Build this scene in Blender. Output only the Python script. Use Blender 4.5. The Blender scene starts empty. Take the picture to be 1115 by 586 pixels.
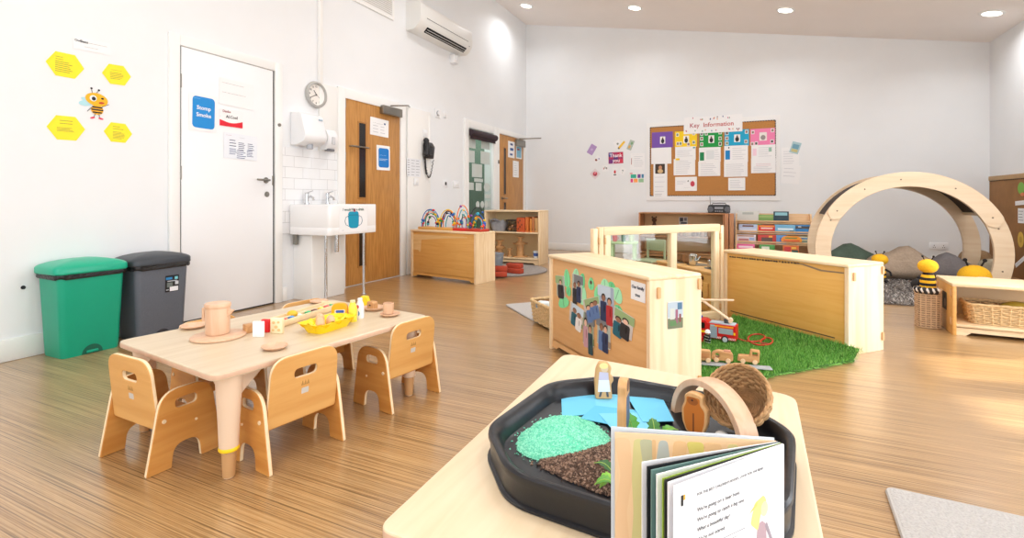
import bpy, math, random
from mathutils import Vector, Matrix, Euler
R = random.Random(7)
PI = math.pi
COL = bpy.context.scene.collection
# ------------------------------------------------------------------ survey of the room
# the room was surveyed from the photograph: eye height 0.9 m, left wall at X=-3.75, back wall at Y=8.6, right wall at X=2.85
KEYW, FRONTW, DOWNW, SUNW, EXPO = 54., 72., 9., 7., .2; SIDEW = 24.
EYE, FOC, CX, CY = .9, 548., 557.5, 218.
YAW = math.atan2(815 - CX, FOC)
XL, YB, XR, YF = -3.75, 8.6, 2.85, -2.8
_s, _c = math.sin(YAW), math.cos(YAW)
def ray(x, y):
    l = (x - CX) / FOC
    return Vector((-_s + l * _c, _c + l * _s, -(y - CY) / FOC))
def onz(x, y, z=0.):
    r = ray(x, y); t = (z - EYE) / r.z
    return Vector((r.x * t, r.y * t, z))
def onx(x, y, X0=XL):
    r = ray(x, y); t = X0 / r.x
    return (r.y * t, EYE + r.z * t)
def ony(x, y, Y0=YB):
    r = ray(x, y); t = Y0 / r.y
    return (r.x * t, EYE + r.z * t)
def dep(p): return -_s * p[0] + _c * p[1]
def zc(x): return 4.17 - (x - XL) * .1833
# ------------------------------------------------------------------ materials
def lin(c):
    return tuple(((v / 255) / 12.92 if v / 255 <= .04045 else ((v / 255 + .055) / 1.055) ** 2.4) for v in c) + (1.,)
_M = {}
def mat(name, rgb, rough=.5, var=.0, scale=12., bump=0., metal=0., stretch=(1, 1, 1), emit=0., coat=0., spec=.5):
    if name in _M: return _M[name]
    m = bpy.data.materials.new(name); m.use_nodes = True
    nt = m.node_tree; b = nt.nodes['Principled BSDF']
    b.inputs['Roughness'].default_value = rough; b.inputs['Metallic'].default_value = metal
    b.inputs['Specular IOR Level'].default_value = spec
    b.inputs['Coat Weight'].default_value = coat
    c = lin(rgb); b.inputs['Base Color'].default_value = c
    if emit:
        b.inputs['Emission Color'].default_value = c; b.inputs['Emission Strength'].default_value = emit
    if var or bump:
        tc = nt.nodes.new('ShaderNodeTexCoord'); mp = nt.nodes.new('ShaderNodeMapping')
        mp.inputs['Scale'].default_value = stretch
        nz = nt.nodes.new('ShaderNodeTexNoise'); nz.inputs['Scale'].default_value = scale; nz.inputs['Detail'].default_value = 5
        nt.links.new(tc.outputs['Object'], mp.inputs[0]); nt.links.new(mp.outputs[0], nz.inputs['Vector'])
        if var:
            rp = nt.nodes.new('ShaderNodeValToRGB')
            rp.color_ramp.elements[0].position = .3; rp.color_ramp.elements[1].position = .7
            rp.color_ramp.elements[0].color = tuple(max(0, v * (1 - var)) for v in c[:3]) + (1,)
            rp.color_ramp.elements[1].color = tuple(min(1, v * (1 + var)) for v in c[:3]) + (1,)
            nt.links.new(nz.outputs['Fac'], rp.inputs[0]); nt.links.new(rp.outputs[0], b.inputs['Base Color'])
        if bump:
            bp = nt.nodes.new('ShaderNodeBump'); bp.inputs['Strength'].default_value = bump; bp.inputs['Distance'].default_value = .01
            nt.links.new(nz.outputs['Fac'], bp.inputs['Height']); nt.links.new(bp.outputs[0], b.inputs['Normal'])
    _M[name] = m
    return m
def wood(name, rgb, dark, along=0, scale=3., rough=.4):
    if name in _M: return _M[name]
    m = bpy.data.materials.new(name); m.use_nodes = True
    nt = m.node_tree; b = nt.nodes['Principled BSDF']; b.inputs['Roughness'].default_value = rough
    tc = nt.nodes.new('ShaderNodeTexCoord'); mp = nt.nodes.new('ShaderNodeMapping')
    st = [14., 14., 14.]; st[along] = 1.1
    mp.inputs['Scale'].default_value = st
    nz = nt.nodes.new('ShaderNodeTexNoise'); nz.inputs['Scale'].default_value = scale; nz.inputs['Detail'].default_value = 6
    nz.inputs['Distortion'].default_value = .6
    rp = nt.nodes.new('ShaderNodeValToRGB')
    rp.color_ramp.elements[0].position = .34; rp.color_ramp.elements[1].position = .62
    rp.color_ramp.elements[0].color = lin(dark); rp.color_ramp.elements[1].color = lin(rgb)
    nt.links.new(tc.outputs['Object'], mp.inputs[0]); nt.links.new(mp.outputs[0], nz.inputs['Vector'])
    nt.links.new(nz.outputs['Fac'], rp.inputs[0]); nt.links.new(rp.outputs[0], b.inputs['Base Color'])
    bp = nt.nodes.new('ShaderNodeBump'); bp.inputs['Strength'].default_value = .08; bp.inputs['Distance'].default_value = .003
    nt.links.new(nz.outputs['Fac'], bp.inputs['Height']); nt.links.new(bp.outputs[0], b.inputs['Normal'])
    _M[name] = m
    return m
def flat(rgb, rough=.6):
    return mat('colour_%d_%d_%d' % tuple(rgb), rgb, rough)
MAPLE = wood('pale maple', (238, 214, 176), (228, 199, 156), 0)
MAPLEZ = wood('pale maple upright', (240, 216, 180), (226, 195, 150), 2)
BIRCH = wood('amber birch ply', (222, 172, 110), (213, 160, 97), 0)
BIRCHY = wood('amber birch ply cross', (226, 182, 122), (214, 166, 104), 1)
HONEY = wood('honey ply', (222, 170, 96), (214, 158, 84), 0)
OAKV = wood('oak veneer', (196, 142, 76), (170, 115, 54), 2, 4.)
CHAIRW = wood('chair ply', (213, 152, 78), (200, 134, 62), 1, 2.)
CHAIRB = wood('chair ply back', (222, 170, 100), (211, 154, 84), 0, 2.)
EDGEW = mat('ply edge', (240, 216, 176), .5, .06, 40)
PINKE = mat('beech lipping', (214, 178, 150), .45, .05, 30)
TABLET = wood('beech table top', (213, 196, 168), (205, 186, 156), 1, 2.5, .35)
TABLEF = wood('birch table top', (232, 211, 178), (225, 201, 165), 1, 2., .4)
BEECH = wood('pink beech', (222, 184, 152), (212, 170, 136), 2, 3.)
TOYW = wood('toy wood', (206, 158, 104), (190, 138, 86), 0, 4.)
BROWNW = wood('brown wood', (178, 128, 84), (158, 108, 66), 0, 3.)
CHROME = mat('chrome', (205, 207, 210), .18, metal=1.)
STEEL = mat('brushed steel', (150, 147, 140), .35, metal=1.)
WALL = mat('white wall paint', (234, 236, 238), .75, .012, 3., .05)
CEILM = mat('ceiling paint', (244, 238, 234), .85, .01, 3.)
TRIMW = mat('white gloss trim', (240, 240, 238), .35)
PLASTIC = mat('white plastic', (236, 237, 239), .3)
CERAM = mat('white ceramic', (242, 242, 242), .12, coat=.5)
BLACK = mat('black plastic', (22, 22, 25), .35)
DARK = mat('dark void', (14, 14, 15), .8)
PAPER = mat('white paper', (240, 240, 241), .7)
INK = mat('grey ink', (95, 98, 105), .8)
INKD = mat('dark ink', (35, 36, 42), .8)
# ------------------------------------------------------------------ mesh building
def rr(w, h, r, n=5, cx=0, cy=0):
    o = []
    for k, (sx, sy) in enumerate(((1, 1), (-1, 1), (-1, -1), (1, -1))):
        for i in range(n + 1):
            a = (k + i / n) * PI / 2
            o.append((cx + sx * (w / 2 - r) + r * math.cos(a), cy + sy * (h / 2 - r) + r * math.sin(a)))
    return o
def ellip(cx, cy, a, b, n=20, rot=0):
    o = []
    for i in range(n):
        t = 2 * PI * i / n; x, y = a * math.cos(t), b * math.sin(t)
        o.append((cx + x * math.cos(rot) - y * math.sin(rot), cy + x * math.sin(rot) + y * math.cos(rot)))
    return o
def roundpoly(pts, r, n=5):
    o = []; k = len(pts)
    for i in range(k):
        p0, p, p1 = Vector(pts[i - 1]), Vector(pts[i]), Vector(pts[(i + 1) % k])
        ri = r[i] if isinstance(r, (list, tuple)) else r
        if ri <= 0: o.append(tuple(p)); continue
        a, b = (p0 - p), (p1 - p); ra = min(ri, a.length * .49, b.length * .49)
        A, B = p + a.normalized() * ra, p + b.normalized() * ra
        for j in range(n + 1):
            t = j / n; o.append(tuple(A * (1 - t) ** 2 + p * 2 * t * (1 - t) + B * t * t))
    return o
def T(x=0, y=0, z=0, rx=0, ry=0, rz=0):
    return Matrix.Translation((x, y, z)) @ Euler((rx, ry, rz)).to_matrix().to_4x4()
def axes(o, x, y, z):
    m = Matrix.Identity(4)
    for i in range(3):
        m[i][0], m[i][1], m[i][2], m[i][3] = x[i], y[i], z[i], o[i]
    return m
def along(p, d, up=(0, 0, 1)):
    z = Vector(d).normalized(); u = Vector(up)
    if abs(z.dot(u)) > .98: u = Vector((1, 0, 0))
    x = u.cross(z).normalized(); y = z.cross(x)
    return axes(p, x, y, z)
_boxc = {}
class MB:
    def __init__(s, m=None):
        s.V = []; s.F = []; s.I = []; s.mats = []; s.c = 0
        if m: s.use(m)
    def use(s, m):
        if m not in s.mats: s.mats.append(m)
        s.c = s.mats.index(m); return s
    def add(s, vs, fs, M=None):
        o = len(s.V)
        if M is not None and M.determinant() < 0: fs = [tuple(f)[::-1] for f in fs]
        s.V += [tuple(M @ Vector(v)) for v in vs] if M is not None else [tuple(v) for v in vs]
        s.F += [tuple(i + o for i in f) for f in fs]; s.I += [s.c] * len(fs); return s
    def box(s, c, d, b=.003, M=None, seg=2):
        key = (tuple(round(v, 5) for v in d), b, seg)
        if key not in _boxc:
            import bmesh
            bm = bmesh.new(); bmesh.ops.create_cube(bm, size=1)
            for v in bm.verts: v.co = Vector((v.co.x * d[0], v.co.y * d[1], v.co.z * d[2]))
            bb = min(b, min(d) * .45)
            if bb > 0: bmesh.ops.bevel(bm, geom=bm.edges[:], offset=bb, segments=seg, affect='EDGES', profile=.5)
            bm.verts.index_update()
            _boxc[key] = ([v.co.copy() for v in bm.verts], [[v.index for v in f.verts] for f in bm.faces]); bm.free()
        vs, fs = _boxc[key]
        return s.add([v + Vector(c) for v in vs], fs, M)
    def b2(s, lo, hi, b=.003, M=None):
        return s.box([(x + y) / 2 for x, y in zip(lo, hi)], [abs(y - x) for x, y in zip(lo, hi)], b, M)
    def lathe(s, prof, n=24, M=None, capb=True, capt=True):
        vs = []; fs = []; k = len(prof)
        for r, z in prof:
            for i in range(n):
                a = 2 * PI * i / n; vs.append((r * math.cos(a), r * math.sin(a), z))
        for j in range(k - 1):
            for i in range(n):
                i2 = (i + 1) % n; fs.append((j * n + i, j * n + i2, (j + 1) * n + i2, (j + 1) * n + i))
        if capb: fs.append(tuple(range(n))[::-1])
        if capt: fs.append(tuple((k - 1) * n + i for i in range(n)))
        return s.add(vs, fs, M)
    def cyl(s, p, q, r, n=16, r2=None):
        p, q = Vector(p), Vector(q); L = (q - p).length; r2 = r if r2 is None else r2
        return s.lathe([(r * .9, 0), (r, r * .1), (r2, L - r2 * .1), (r2 * .9, L)], n, along(p, q - p))
    def tube(s, pts, r, n=6, closed=False, M=None):
        pts = [Vector(p) for p in pts]; k = len(pts); vs = []; fs = []; up = None
        for i, p in enumerate(pts):
            if closed: d = pts[(i + 1) % k] - pts[i - 1]
            else: d = pts[min(i + 1, k - 1)] - pts[max(i - 1, 0)]
            d.normalize()
            if up is None:
                up = Vector((0, 0, 1)) if abs(d.z) < .9 else Vector((1, 0, 0))
            x = up.cross(d)
            if x.length < 1e-4: x = Vector((1, 0, 0)).cross(d)
            x.normalize(); y = d.cross(x); up = y
            ri = r[i] if isinstance(r, (list, tuple)) else r
            for j in range(n):
                a = 2 * PI * j / n; vs.append(p + x * ri * math.cos(a) + y * ri * math.sin(a))
        for i in range(k if closed else k - 1):
            i2 = (i + 1) % k
            for j in range(n):
                j2 = (j + 1) % n; fs.append((i * n + j, i * n + j2, i2 * n + j2, i2 * n + j))
        if not closed:
            fs.append(tuple(range(n))[::-1]); fs.append(tuple((k - 1) * n + j for j in range(n)))
        return s.add(vs, fs, M)
    def plate(s, outer, t, holes=(), b=0., M=None, edge=None):
        """a plate of thickness t (z from 0 to t) cut to an outline in the local XY plane"""
        if not holes and not b:
            area = sum(outer[i - 1][0] * outer[i][1] - outer[i][0] * outer[i - 1][1] for i in range(len(outer)))
            if area < 0: outer = outer[::-1]
            n = len(outer)
            vs = [(x, y, 0) for x, y in outer] + [(x, y, t) for x, y in outer]
            fs = [tuple(range(n))[::-1], tuple(range(n, 2 * n))] + [(i, (i + 1) % n, n + (i + 1) % n, n + i) for i in range(n)]
            return s.add(vs, fs, M)
        cu = bpy.data.curves.new('tmp', 'CURVE'); cu.dimensions = '2D'; cu.fill_mode = 'BOTH'
        cu.extrude = max(t / 2 - b, .0001); cu.bevel_depth = b; cu.bevel_resolution = 1; cu.offset = -b
        for pl in [outer] + list(holes):
            sp = cu.splines.new('POLY'); sp.points.add(len(pl) - 1); sp.use_cyclic_u = True
            for q, (x, y) in zip(sp.points, pl): q.co = (x, y, 0, 1)
        o = bpy.data.objects.new('tmp', cu); me = o.to_mesh()
        vs = [v.co + Vector((0, 0, t / 2)) for v in me.vertices]; fs = [tuple(p.vertices) for p in me.polygons]
        i0 = len(s.I); nz = [abs(p.normal.z) for p in me.polygons]; s.add(vs, fs, M)
        if edge:
            c0 = s.c; s.use(edge)
            for k, z in enumerate(nz):
                if z < .3: s.I[i0 + k] = s.c
            s.c = c0
        o.to_mesh_clear(); bpy.data.objects.remove(o); bpy.data.curves.remove(cu)
        return s
    def ell(s, c, r, nu=16, nv=10, M=None):
        if not isinstance(r, (list, tuple)): r = (r, r, r)
        vs = [(c[0], c[1], c[2] - r[2])]; fs = []
        for j in range(1, nv):
            ph = -PI / 2 + PI * j / nv
            for i in range(nu):
                a = 2 * PI * i / nu
                vs.append((c[0] + r[0] * math.cos(ph) * math.cos(a), c[1] + r[1] * math.cos(ph) * math.sin(a), c[2] + r[2] * math.sin(ph)))
        vs.append((c[0], c[1], c[2] + r[2])); e = len(vs) - 1
        for i in range(nu):
            i2 = (i + 1) % nu
            fs.append((0, 1 + i2, 1 + i)); fs.append((e, 1 + (nv - 2) * nu + i, 1 + (nv - 2) * nu + i2))
            for j in range(nv - 2):
                a = 1 + j * nu; fs.append((a + i, a + i2, a + nu + i2, a + nu + i))
        return s.add(vs, fs, M)
    def text(s, body, size, M=None, t=.0008, align='CENTER', bold=0., space=1.):
        cu = bpy.data.curves.new('tmp', 'FONT'); cu.body = body; cu.size = size; cu.align_x = align; cu.align_y = 'CENTER'
        cu.extrude = t / 2; cu.offset = bold; cu.space_line = space; cu.resolution_u = 2
        o = bpy.data.objects.new('tmp', cu); me = o.to_mesh()
        vs = [v.co + Vector((0, 0, t / 2)) for v in me.vertices]; fs = [tuple(p.vertices) for p in me.polygons]
        s.add(vs, fs, M); o.to_mesh_clear(); bpy.data.objects.remove(o); bpy.data.curves.remove(cu)
        return s
def build(name, mb, parent=None, label=None):
    me = bpy.data.meshes.new(name); me.from_pydata(mb.V, [], mb.F)
    for m in mb.mats: me.materials.append(m)
    me.polygons.foreach_set('material_index', mb.I)
    me.polygons.foreach_set('use_smooth', [True] * len(mb.F)); me.update()
    me.set_sharp_from_angle(angle=math.radians(38))
    o = bpy.data.objects.new(name, me); COL.objects.link(o)
    if parent: o.parent = parent
    if label: o['label'] = label
    return o
def tag(o, label, cat, group=None):
    o['label'] = label; o['category'] = cat
    if group: o['group'] = group
    return o
def thing(name, label, cat, loc=(0, 0, 0), rz=0., group=None, rot=None):
    o = bpy.data.objects.new(name, None); COL.objects.link(o); o.empty_display_size = .05
    o.location = loc
    o.rotation_euler = rot if rot is not None else (0, 0, rz)
    return tag(o, label, cat, group)
def struct(name, mb=None, parent=None, loc=None, rot=None):
    if mb is not None: o = build(name, mb, parent)
    else:
        o = bpy.data.objects.new(name, None); COL.objects.link(o)
    if loc is not None: o.location = loc
    if rot is not None: o.rotation_euler = rot
    if not parent: o['kind'] = 'structure'
    return o
def kids(o): return [c for c in bpy.data.objects if c.parent == o]
def dup(root, loc, rz, label, group=None):
    r = root.copy(); COL.objects.link(r); r.location = loc; r.rotation_euler = (0, 0, rz); r['label'] = label
    if group: r['group'] = group
    for ch in kids(root):
        c = ch.copy(); COL.objects.link(c); c.parent = r
        for g in kids(ch):
            d = g.copy(); COL.objects.link(d); d.parent = c
    return r
FR = {'L': Euler((PI / 2, 0, PI / 2)), 'B': Euler((PI / 2, 0, 0)), 'R': Euler((PI / 2, 0, -PI / 2))}
def wallrot(w, tilt=0.): return (FR[w].to_matrix() @ Euler((0, 0, tilt)).to_matrix()).to_euler()
def wallpos(w, u, v, off):
    return {'L': (XL + off, u, v), 'B': (u, YB - off, v), 'R': (XR - off, u, v)}[w]
def rows(mb, x0, x1, y0, y1, n, th=.003, z=.0012, rag=.35):
    """illegible lines of small print"""
    for i in range(n):
        y = y0 + (y1 - y0) * (i / max(1, n - 1)); w = (x1 - x0) * (1 - rag * R.random())
        mb.b2((x0, y - th / 2, z), (x0 + w, y + th / 2, z + .0006), 0)
def sheet(w, u, v, sw, sh, name, label, cat, col, group=None, tilt=0., off=.002, blocks=(), texts=(), lines=(), shape=None, edge=None, root=None):
    """a sheet of paper on a wall; blocks / texts / lines are in fractions of the sheet, measured from its centre"""
    r = thing(name, label, cat, wallpos(w, u, v, off) if isinstance(w, str) else w[0], rot=wallrot(w, tilt) if isinstance(w, str) else w[1], group=group)
    m = MB(col if not isinstance(col, tuple) else flat(col)); m.plate(shape or rr(sw, sh, min(sw, sh) * .02, 2), .0012); build('paper', m, r)
    if blocks:
        m = MB()
        for k, b in enumerate(blocks):
            x, y, bw, bh, c = b[:5]; m.use(flat(c))
            kind = b[5] if len(b) > 5 else 'r'; z = T(0, 0, .0012)
            if kind == 'r': m.plate(rr(bw * sw, bh * sh, .06 * min(bw * sw, bh * sh), 2, x * sw, y * sh), .0005 + .00008 * k, M=z)
            elif kind == 'rr': m.plate(rr(bw * sw, bh * sh, .16 * min(bw * sw, bh * sh), 4, x * sw, y * sh), .0005 + .00008 * k, M=z)
            else: m.plate(ellip(x * sw, y * sh, bw * sw / 2, bh * sh / 2, 16), .0005 + .00008 * k, M=z)
        build('picture', m, r)
    if lines:
        m = MB()
        for x0, x1, y0, y1, n, c in lines:
            m.use(flat(c)); rows(m, x0 * sw, x1 * sw, y0 * sh, y1 * sh, n, min(.006, abs(y1 - y0) * sh / max(n, 1) * .3 + .0012))
        build('print', m, r)
    if texts:
        m = MB()
        for body, x, y, size, c in texts:
            m.use(flat(c)); m.text(body, size, T(x * sw, y * sh, .0022), bold=size * .015)
        build('lettering', m, r)
    return r
def people(n=2, sky=None):
    """blocks of a small family snapshot"""
    bg = sky or R.choice([(170, 180, 170), (200, 190, 180), (160, 175, 195), (150, 160, 130), (205, 196, 190)])
    bl = [(0, 0, .98, .98, bg), (R.uniform(-.2, .2), .3, .9, .36, R.choice([(196, 212, 226), (150, 176, 124), (214, 206, 196), (120, 122, 126)])), (R.uniform(-.3, .3), -.36, .7, .2, R.choice([(150, 130, 110), (120, 140, 100), (180, 172, 166)]))]
    for i in range(n):
        x = (i - (n - 1) / 2) * .72 / n + R.uniform(-.05, .05); h = R.uniform(-.06, .14)
        c = R.choice([(34, 48, 86), (176, 44, 48), (40, 70, 78), (228, 224, 220), (30, 96, 112), (40, 38, 42), (196, 150, 160), (90, 120, 170)])
        bl.append((x, h - .4, .62 / n + .12, .66, c, 'rr')); bl.append((x + .12 / n, h - .3, .2 / n, .3, tuple(max(0, v - 40) for v in c), 'e'))
        bl.append((x, h + .07, .26 + .08 / n, .25, R.choice([(50, 35, 28), (30, 25, 24), (120, 80, 50)]), 'e'))
        bl.append((x, h + .03, .2 + .07 / n, .21, R.choice([(220, 174, 146), (196, 146, 116), (150, 104, 80), (230, 190, 166)]), 'e'))
    return bl
# ------------------------------------------------------------------ room shell
def floor_mat():
    m = bpy.data.materials.new('striped vinyl floor'); m.use_nodes = True
    nt = m.node_tree; b = nt.nodes['Principled BSDF']; N = nt.nodes.new; L = nt.links.new
    tc = N('ShaderNodeTexCoord')
    def noise(sc, scale, det, dist=0.):
        mp = N('ShaderNodeMapping'); mp.inputs['Scale'].default_value = sc
        L(tc.outputs['Object'], mp.inputs[0]); n = N('ShaderNodeTexNoise'); n.inputs['Scale'].default_value = scale
        n.inputs['Detail'].default_value = det; n.inputs['Distortion'].default_value = dist; L(mp.outputs[0], n.inputs['Vector']); return n
    a = noise((.6, 122, 1), 2.2, 2); c = noise((.6, 7, 1), 2., 2); g = noise((9, 150, 1), 2., 2)
    r1 = N('ShaderNodeValToRGB'); e = r1.color_ramp.elements
    e[0].position = .34; e[0].color = lin((116, 87, 52)); e[1].position = .64; e[1].color = lin((193, 158, 110))
    k = r1.color_ramp.elements.new(.46); k.color = lin((167, 128, 80))
    L(a.outputs['Fac'], r1.inputs[0])
    r2 = N('ShaderNodeValToRGB'); e = r2.color_ramp.elements
    e[0].position = .3; e[0].color = (.86, .85, .84, 1); e[1].position = .7; e[1].color = (1.08, 1.08, 1.08, 1)
    L(c.outputs['Fac'], r2.inputs[0])
    mx = N('ShaderNodeMix'); mx.data_type = 'RGBA'; mx.blend_type = 'MULTIPLY'; mx.inputs[0].default_value = 1
    L(r1.outputs[0], mx.inputs[6]); L(r2.outputs[0], mx.inputs[7])
    r3 = N('ShaderNodeValToRGB'); e = r3.color_ramp.elements
    e[0].position = .3; e[0].color = (.86, .86, .86, 1); e[1].position = .7; e[1].color = (1.06, 1.06, 1.06, 1)
    L(g.outputs['Fac'], r3.inputs[0])
    m2 = N('ShaderNodeMix'); m2.data_type = 'RGBA'; m2.blend_type = 'MULTIPLY'; m2.inputs[0].default_value = 1
    L(mx.outputs[2], m2.inputs[6]); L(r3.outputs[0], m2.inputs[7]); L(m2.outputs[2], b.inputs['Base Color'])
    b.inputs['Roughness'].default_value = .34; b.inputs['Specular IOR Level'].default_value = .5; b.inputs['Coat Weight'].default_value = .9; b.inputs['Coat Roughness'].default_value = .22
    bp = N('ShaderNodeBump'); bp.inputs['Strength'].default_value = .12; bp.inputs['Distance'].default_value = .004
    L(a.outputs['Fac'], bp.inputs['Height']); L(bp.outputs[0], b.inputs['Normal'])
    return m
m = MB(floor_mat()); m.b2((XL - 1.2, YF - .2, -.1), (XR + .3, YB + .2, 0), 0); struct('floor', m)
m = MB(CEILM); x0, x1 = XL - .3, XR + .3
z0, z1 = zc(x0), zc(x1)
m.add([(x0, YF - .2, z0), (x1, YF - .2, z1), (x1, YB + .2, z1), (x0, YB + .2, z0), (x0, YF - .2, z0 + .12), (x1, YF - .2, z1 + .12), (x1, YB + .2, z1 + .12), (x0, YB + .2, z0 + .12)],
      [(0, 3, 2, 1), (4, 5, 6, 7), (0, 1, 5, 4), (1, 2, 6, 5), (2, 3, 7, 6), (3, 0, 4, 7)]); struct('ceiling', m)
GY0, GY1, GZ = 6.44, 7.26, 1.97                                    # glazed panel beside the far door
m = MB(WALL); zt = 4.2
m.b2((XL - .16, YF - .2, 0), (XL, GY0, zt), 0); m.b2((XL - .16, GY1, 0), (XL, YB + .2, zt), 0); m.b2((XL - .16, GY0, GZ), (XL, GY1, zt), 0)
struct('wall_left', m)
m = MB(WALL)
m.add([(x, y, z) for y in (YB, YB + .15) for x, z in ((XL - .16, 0), (XR + .12, 0), (XR + .12, zc(XR + .12) + .03), (XL - .16, zc(XL - .16) + .03))],
      [(0, 1, 2, 3), (7, 6, 5, 4), (0, 4, 5, 1), (1, 5, 6, 2), (2, 6, 7, 3), (3, 7, 4, 0)])
struct('wall_back', m)
m = MB(WALL); op = [(-2.3, 2.3), (2.93, 3.06), (3.2, 3.62), (3.84, 4.3)]; zs, zh, zr = .04, 2.06, zc(XR) + .03
m.b2((XR, YF - .2, 0), (XR + .1, YB + .2, zs), 0); m.b2((XR, YF - .2, zh), (XR + .1, YB + .2, zr), 0)
ye = [YF - .2] + [v for o in op for v in o] + [YB + .2]
for a, b in zip(ye[::2], ye[1::2]): m.b2((XR, a, zs), (XR + .1, b, zh), 0)
struct('wall_right', m)
m = MB(WALL); m.b2((XL - .16, YF - .15, 0), (XR + .12, YF, 4.2), 0); struct('wall_front', m)
def skirt(name, lo, hi):
    m = MB(TRIMW); m.b2(lo, hi, .006); struct(name, m)
for a, b in ((YF, 2.2), (3.17, 3.22), (5.44, 6.3)): skirt('baseboard_left', (XL, a, 0), (XL + .018, b, .125))
skirt('baseboard_back', (XL, YB - .018, 0), (XR, YB, .125))
skirt('baseboard_right', (XR - .018, 4.4, 0), (XR, YB - .02, .125))
# recess behind the glazed panel: a dim grey-green lobby
m = MB(mat('lobby paint', (104, 126, 110), .8))
m.b2((XL - 1.1, GY0 - .3, 0), (XL - 1.05, GY1 + .3, 2.4), 0); m.b2((XL - 1.1, GY0 - .35, 0), (XL - .16, GY0 - .3, 2.4), 0)
m.b2((XL - 1.1, GY1 + .3, 0), (XL - .16, GY1 + .35, 2.4), 0); m.b2((XL - 1.1, GY0 - .35, 2.4), (XL - .16, GY1 + .35, 2.45), 0)
struct('wall_lobby', m)
l = bpy.data.lights.new('lobby_fill', 'AREA'); l.size = .5; l.energy = 14  # fill light added to brighten the lobby, no fitting there
o = bpy.data.objects.new('lobby_fill', l); COL.objects.link(o); o.location = (XL - .6, 6.85, 2.35)
# ------------------------------------------------------------------ doors in the left wall
def frame_bars(m, y0, y1, z1, wd, dp):
    """architrave of width wd round an opening that ends at y0, y1, z1 (outer edges)"""
    m.b2((XL, y0, 0), (XL + dp, y0 + wd, z1), .004); m.b2((XL, y1 - wd, 0), (XL + dp, y1, z1), .004)
    m.b2((XL, y0 + wd, z1 - wd), (XL + dp, y1 - wd, z1), .004)
def lever(parent, y, z, yd, x=XL + .014):
    m = MB(STEEL); m.cyl((x, y, z), (x + .008, y, z), .026, 20); m.cyl((x, y, z), (x + .05, y, z), .009, 12)
    m.tube([(x + .048, y, z), (x + .052, y + yd * .02, z), (x + .052, y + yd * .12, z + .002)], .009, 10); build('handle', m, parent)
d1 = struct('door_1'); m = MB(TRIMW); frame_bars(m, 2.205, 3.165, 2.1, .075, .022); build('frame', m, d1)
m = MB(mat('shadow gap', (60, 62, 66), .9)); m.b2((XL, 2.282, .0), (XL + .004, 3.09, 2.03), 0); build('gap_shade', m, d1)  # dark plate painted as the shade in the gap round the leaf
m = MB(mat('white door paint', (240, 241, 243), .4)); m.b2((XL, 2.292, .012), (XL + .014, 3.072, 2.022), .002); build('leaf', m, d1)
for z in (.28, 1.05, 1.72):
    m = MB(STEEL); m.cyl((XL + .016, 2.287, z), (XL + .016, 2.287, z + .1), .006, 10); build('hinge', m, d1)
lever(d1, 3.0, 1.07, -1)
m = MB(STEEL); m.cyl((XL + .014, 3.01, .95), (XL + .02, 3.01, .95), .024, 20); m.b2((XL + .02, 3.004, .94), (XL + .026, 3.016, .96), .002); build('lock', m, d1)
m = MB(STEEL); m.cyl((XL + .02, 3.128, 1.56), (XL + .034, 3.128, 1.56), .014, 16); build('stop_button', m, d1)
m = MB(STEEL); m.b2((XL + .012, 3.062, 1.03), (XL + .0165, 3.0755, 1.11), .001); build('strike_plate', m, d1)
GLASSD = mat('dark door glass', (26, 24, 24), .12)
def vision(parent, y0, y1, z0, z1, x=XL + .012):
    m = MB(mat('oak bead', (170, 116, 56), .45)); w = .018
    m.b2((x, y0 - w, z0 - w), (x + .009, y0, z1 + w), .002); m.b2((x, y1, z0 - w), (x + .009, y1 + w, z1 + w), .002)
    m.b2((x, y0, z0 - w), (x + .009, y1, z0), .002); m.b2((x, y0, z1), (x + .009, y1, z1 + w), .002); f = build('vision_panel', m, parent)
    m = MB(GLASSD); m.b2((x - .002, y0, z0), (x + .004, y1, z1), 0); build('pane', m, f)
d2 = struct('door_2'); m = MB(TRIMW); frame_bars(m, 3.83, 4.935, 2.045, .1, .026); build('frame', m, d2)
m = MB(OAKV); m.b2((XL, 3.945, .012), (XL + .014, 4.825, 2.0), .002); build('leaf', m, d2)
vision(d2, 4.135, 4.235, .93, 1.72); vision(d2, 4.135, 4.235, .2, .86)
m = MB(STEEL); m.b2((XL + .014, 4.47, 1.87), (XL + .07, 4.81, 1.965), .006); c2 = build('closer_box', m, d2)
m = MB(STEEL); m.tube([(XL + .06, 4.6, 1.975), (XL + .22, 4.72, 1.985)], .008, 8); m.tube([(XL + .22, 4.72, 1.985), (XL + .03, 5.0, 2.03)], .008, 8); build('closer_arm', m, c2)
m = MB(STEEL); m.cyl((XL + .014, 4.0, 1.46), (XL + .05, 4.0, 1.46), .01, 12); m.tube([(XL + .05, 4.0, 1.46), (XL + .05, 4.25, 1.46)], .01, 10); build('handle', m, d2)
for z in (.25, 1.3, 1.85):
    m = MB(STEEL); m.cyl((XL + .016, 3.938, z), (XL + .016, 3.938, z + .09), .006, 10); build('hinge', m, d2)
d3 = struct('door_3'); m = MB(TRIMW); frame_bars(m, 7.36, 8.52, 2.09, .085, .026); build('frame', m, d3)
m = MB(OAKV); m.b2((XL, 7.445, .012), (XL + .014, 8.43, 2.0), .002); build('leaf', m, d3)
vision(d3, 7.62, 7.7, 1.0, 1.78); vision(d3, 7.62, 7.7, .3, .86)
m = MB(STEEL); m.b2((XL + .014, 8.06, 1.86), (XL + .07, 8.42, 1.98), .006); c3 = build('closer_box', m, d3)
m = MB(STEEL); m.tube([(XL + .06, 8.15, 1.99), (XL + .42, 8.3, 2.0)], .011, 8); m.tube([(XL + .42, 8.3, 2.0), (XL + .05, 8.42, 2.02)], .008, 8); build('closer_arm', m, c3)
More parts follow.
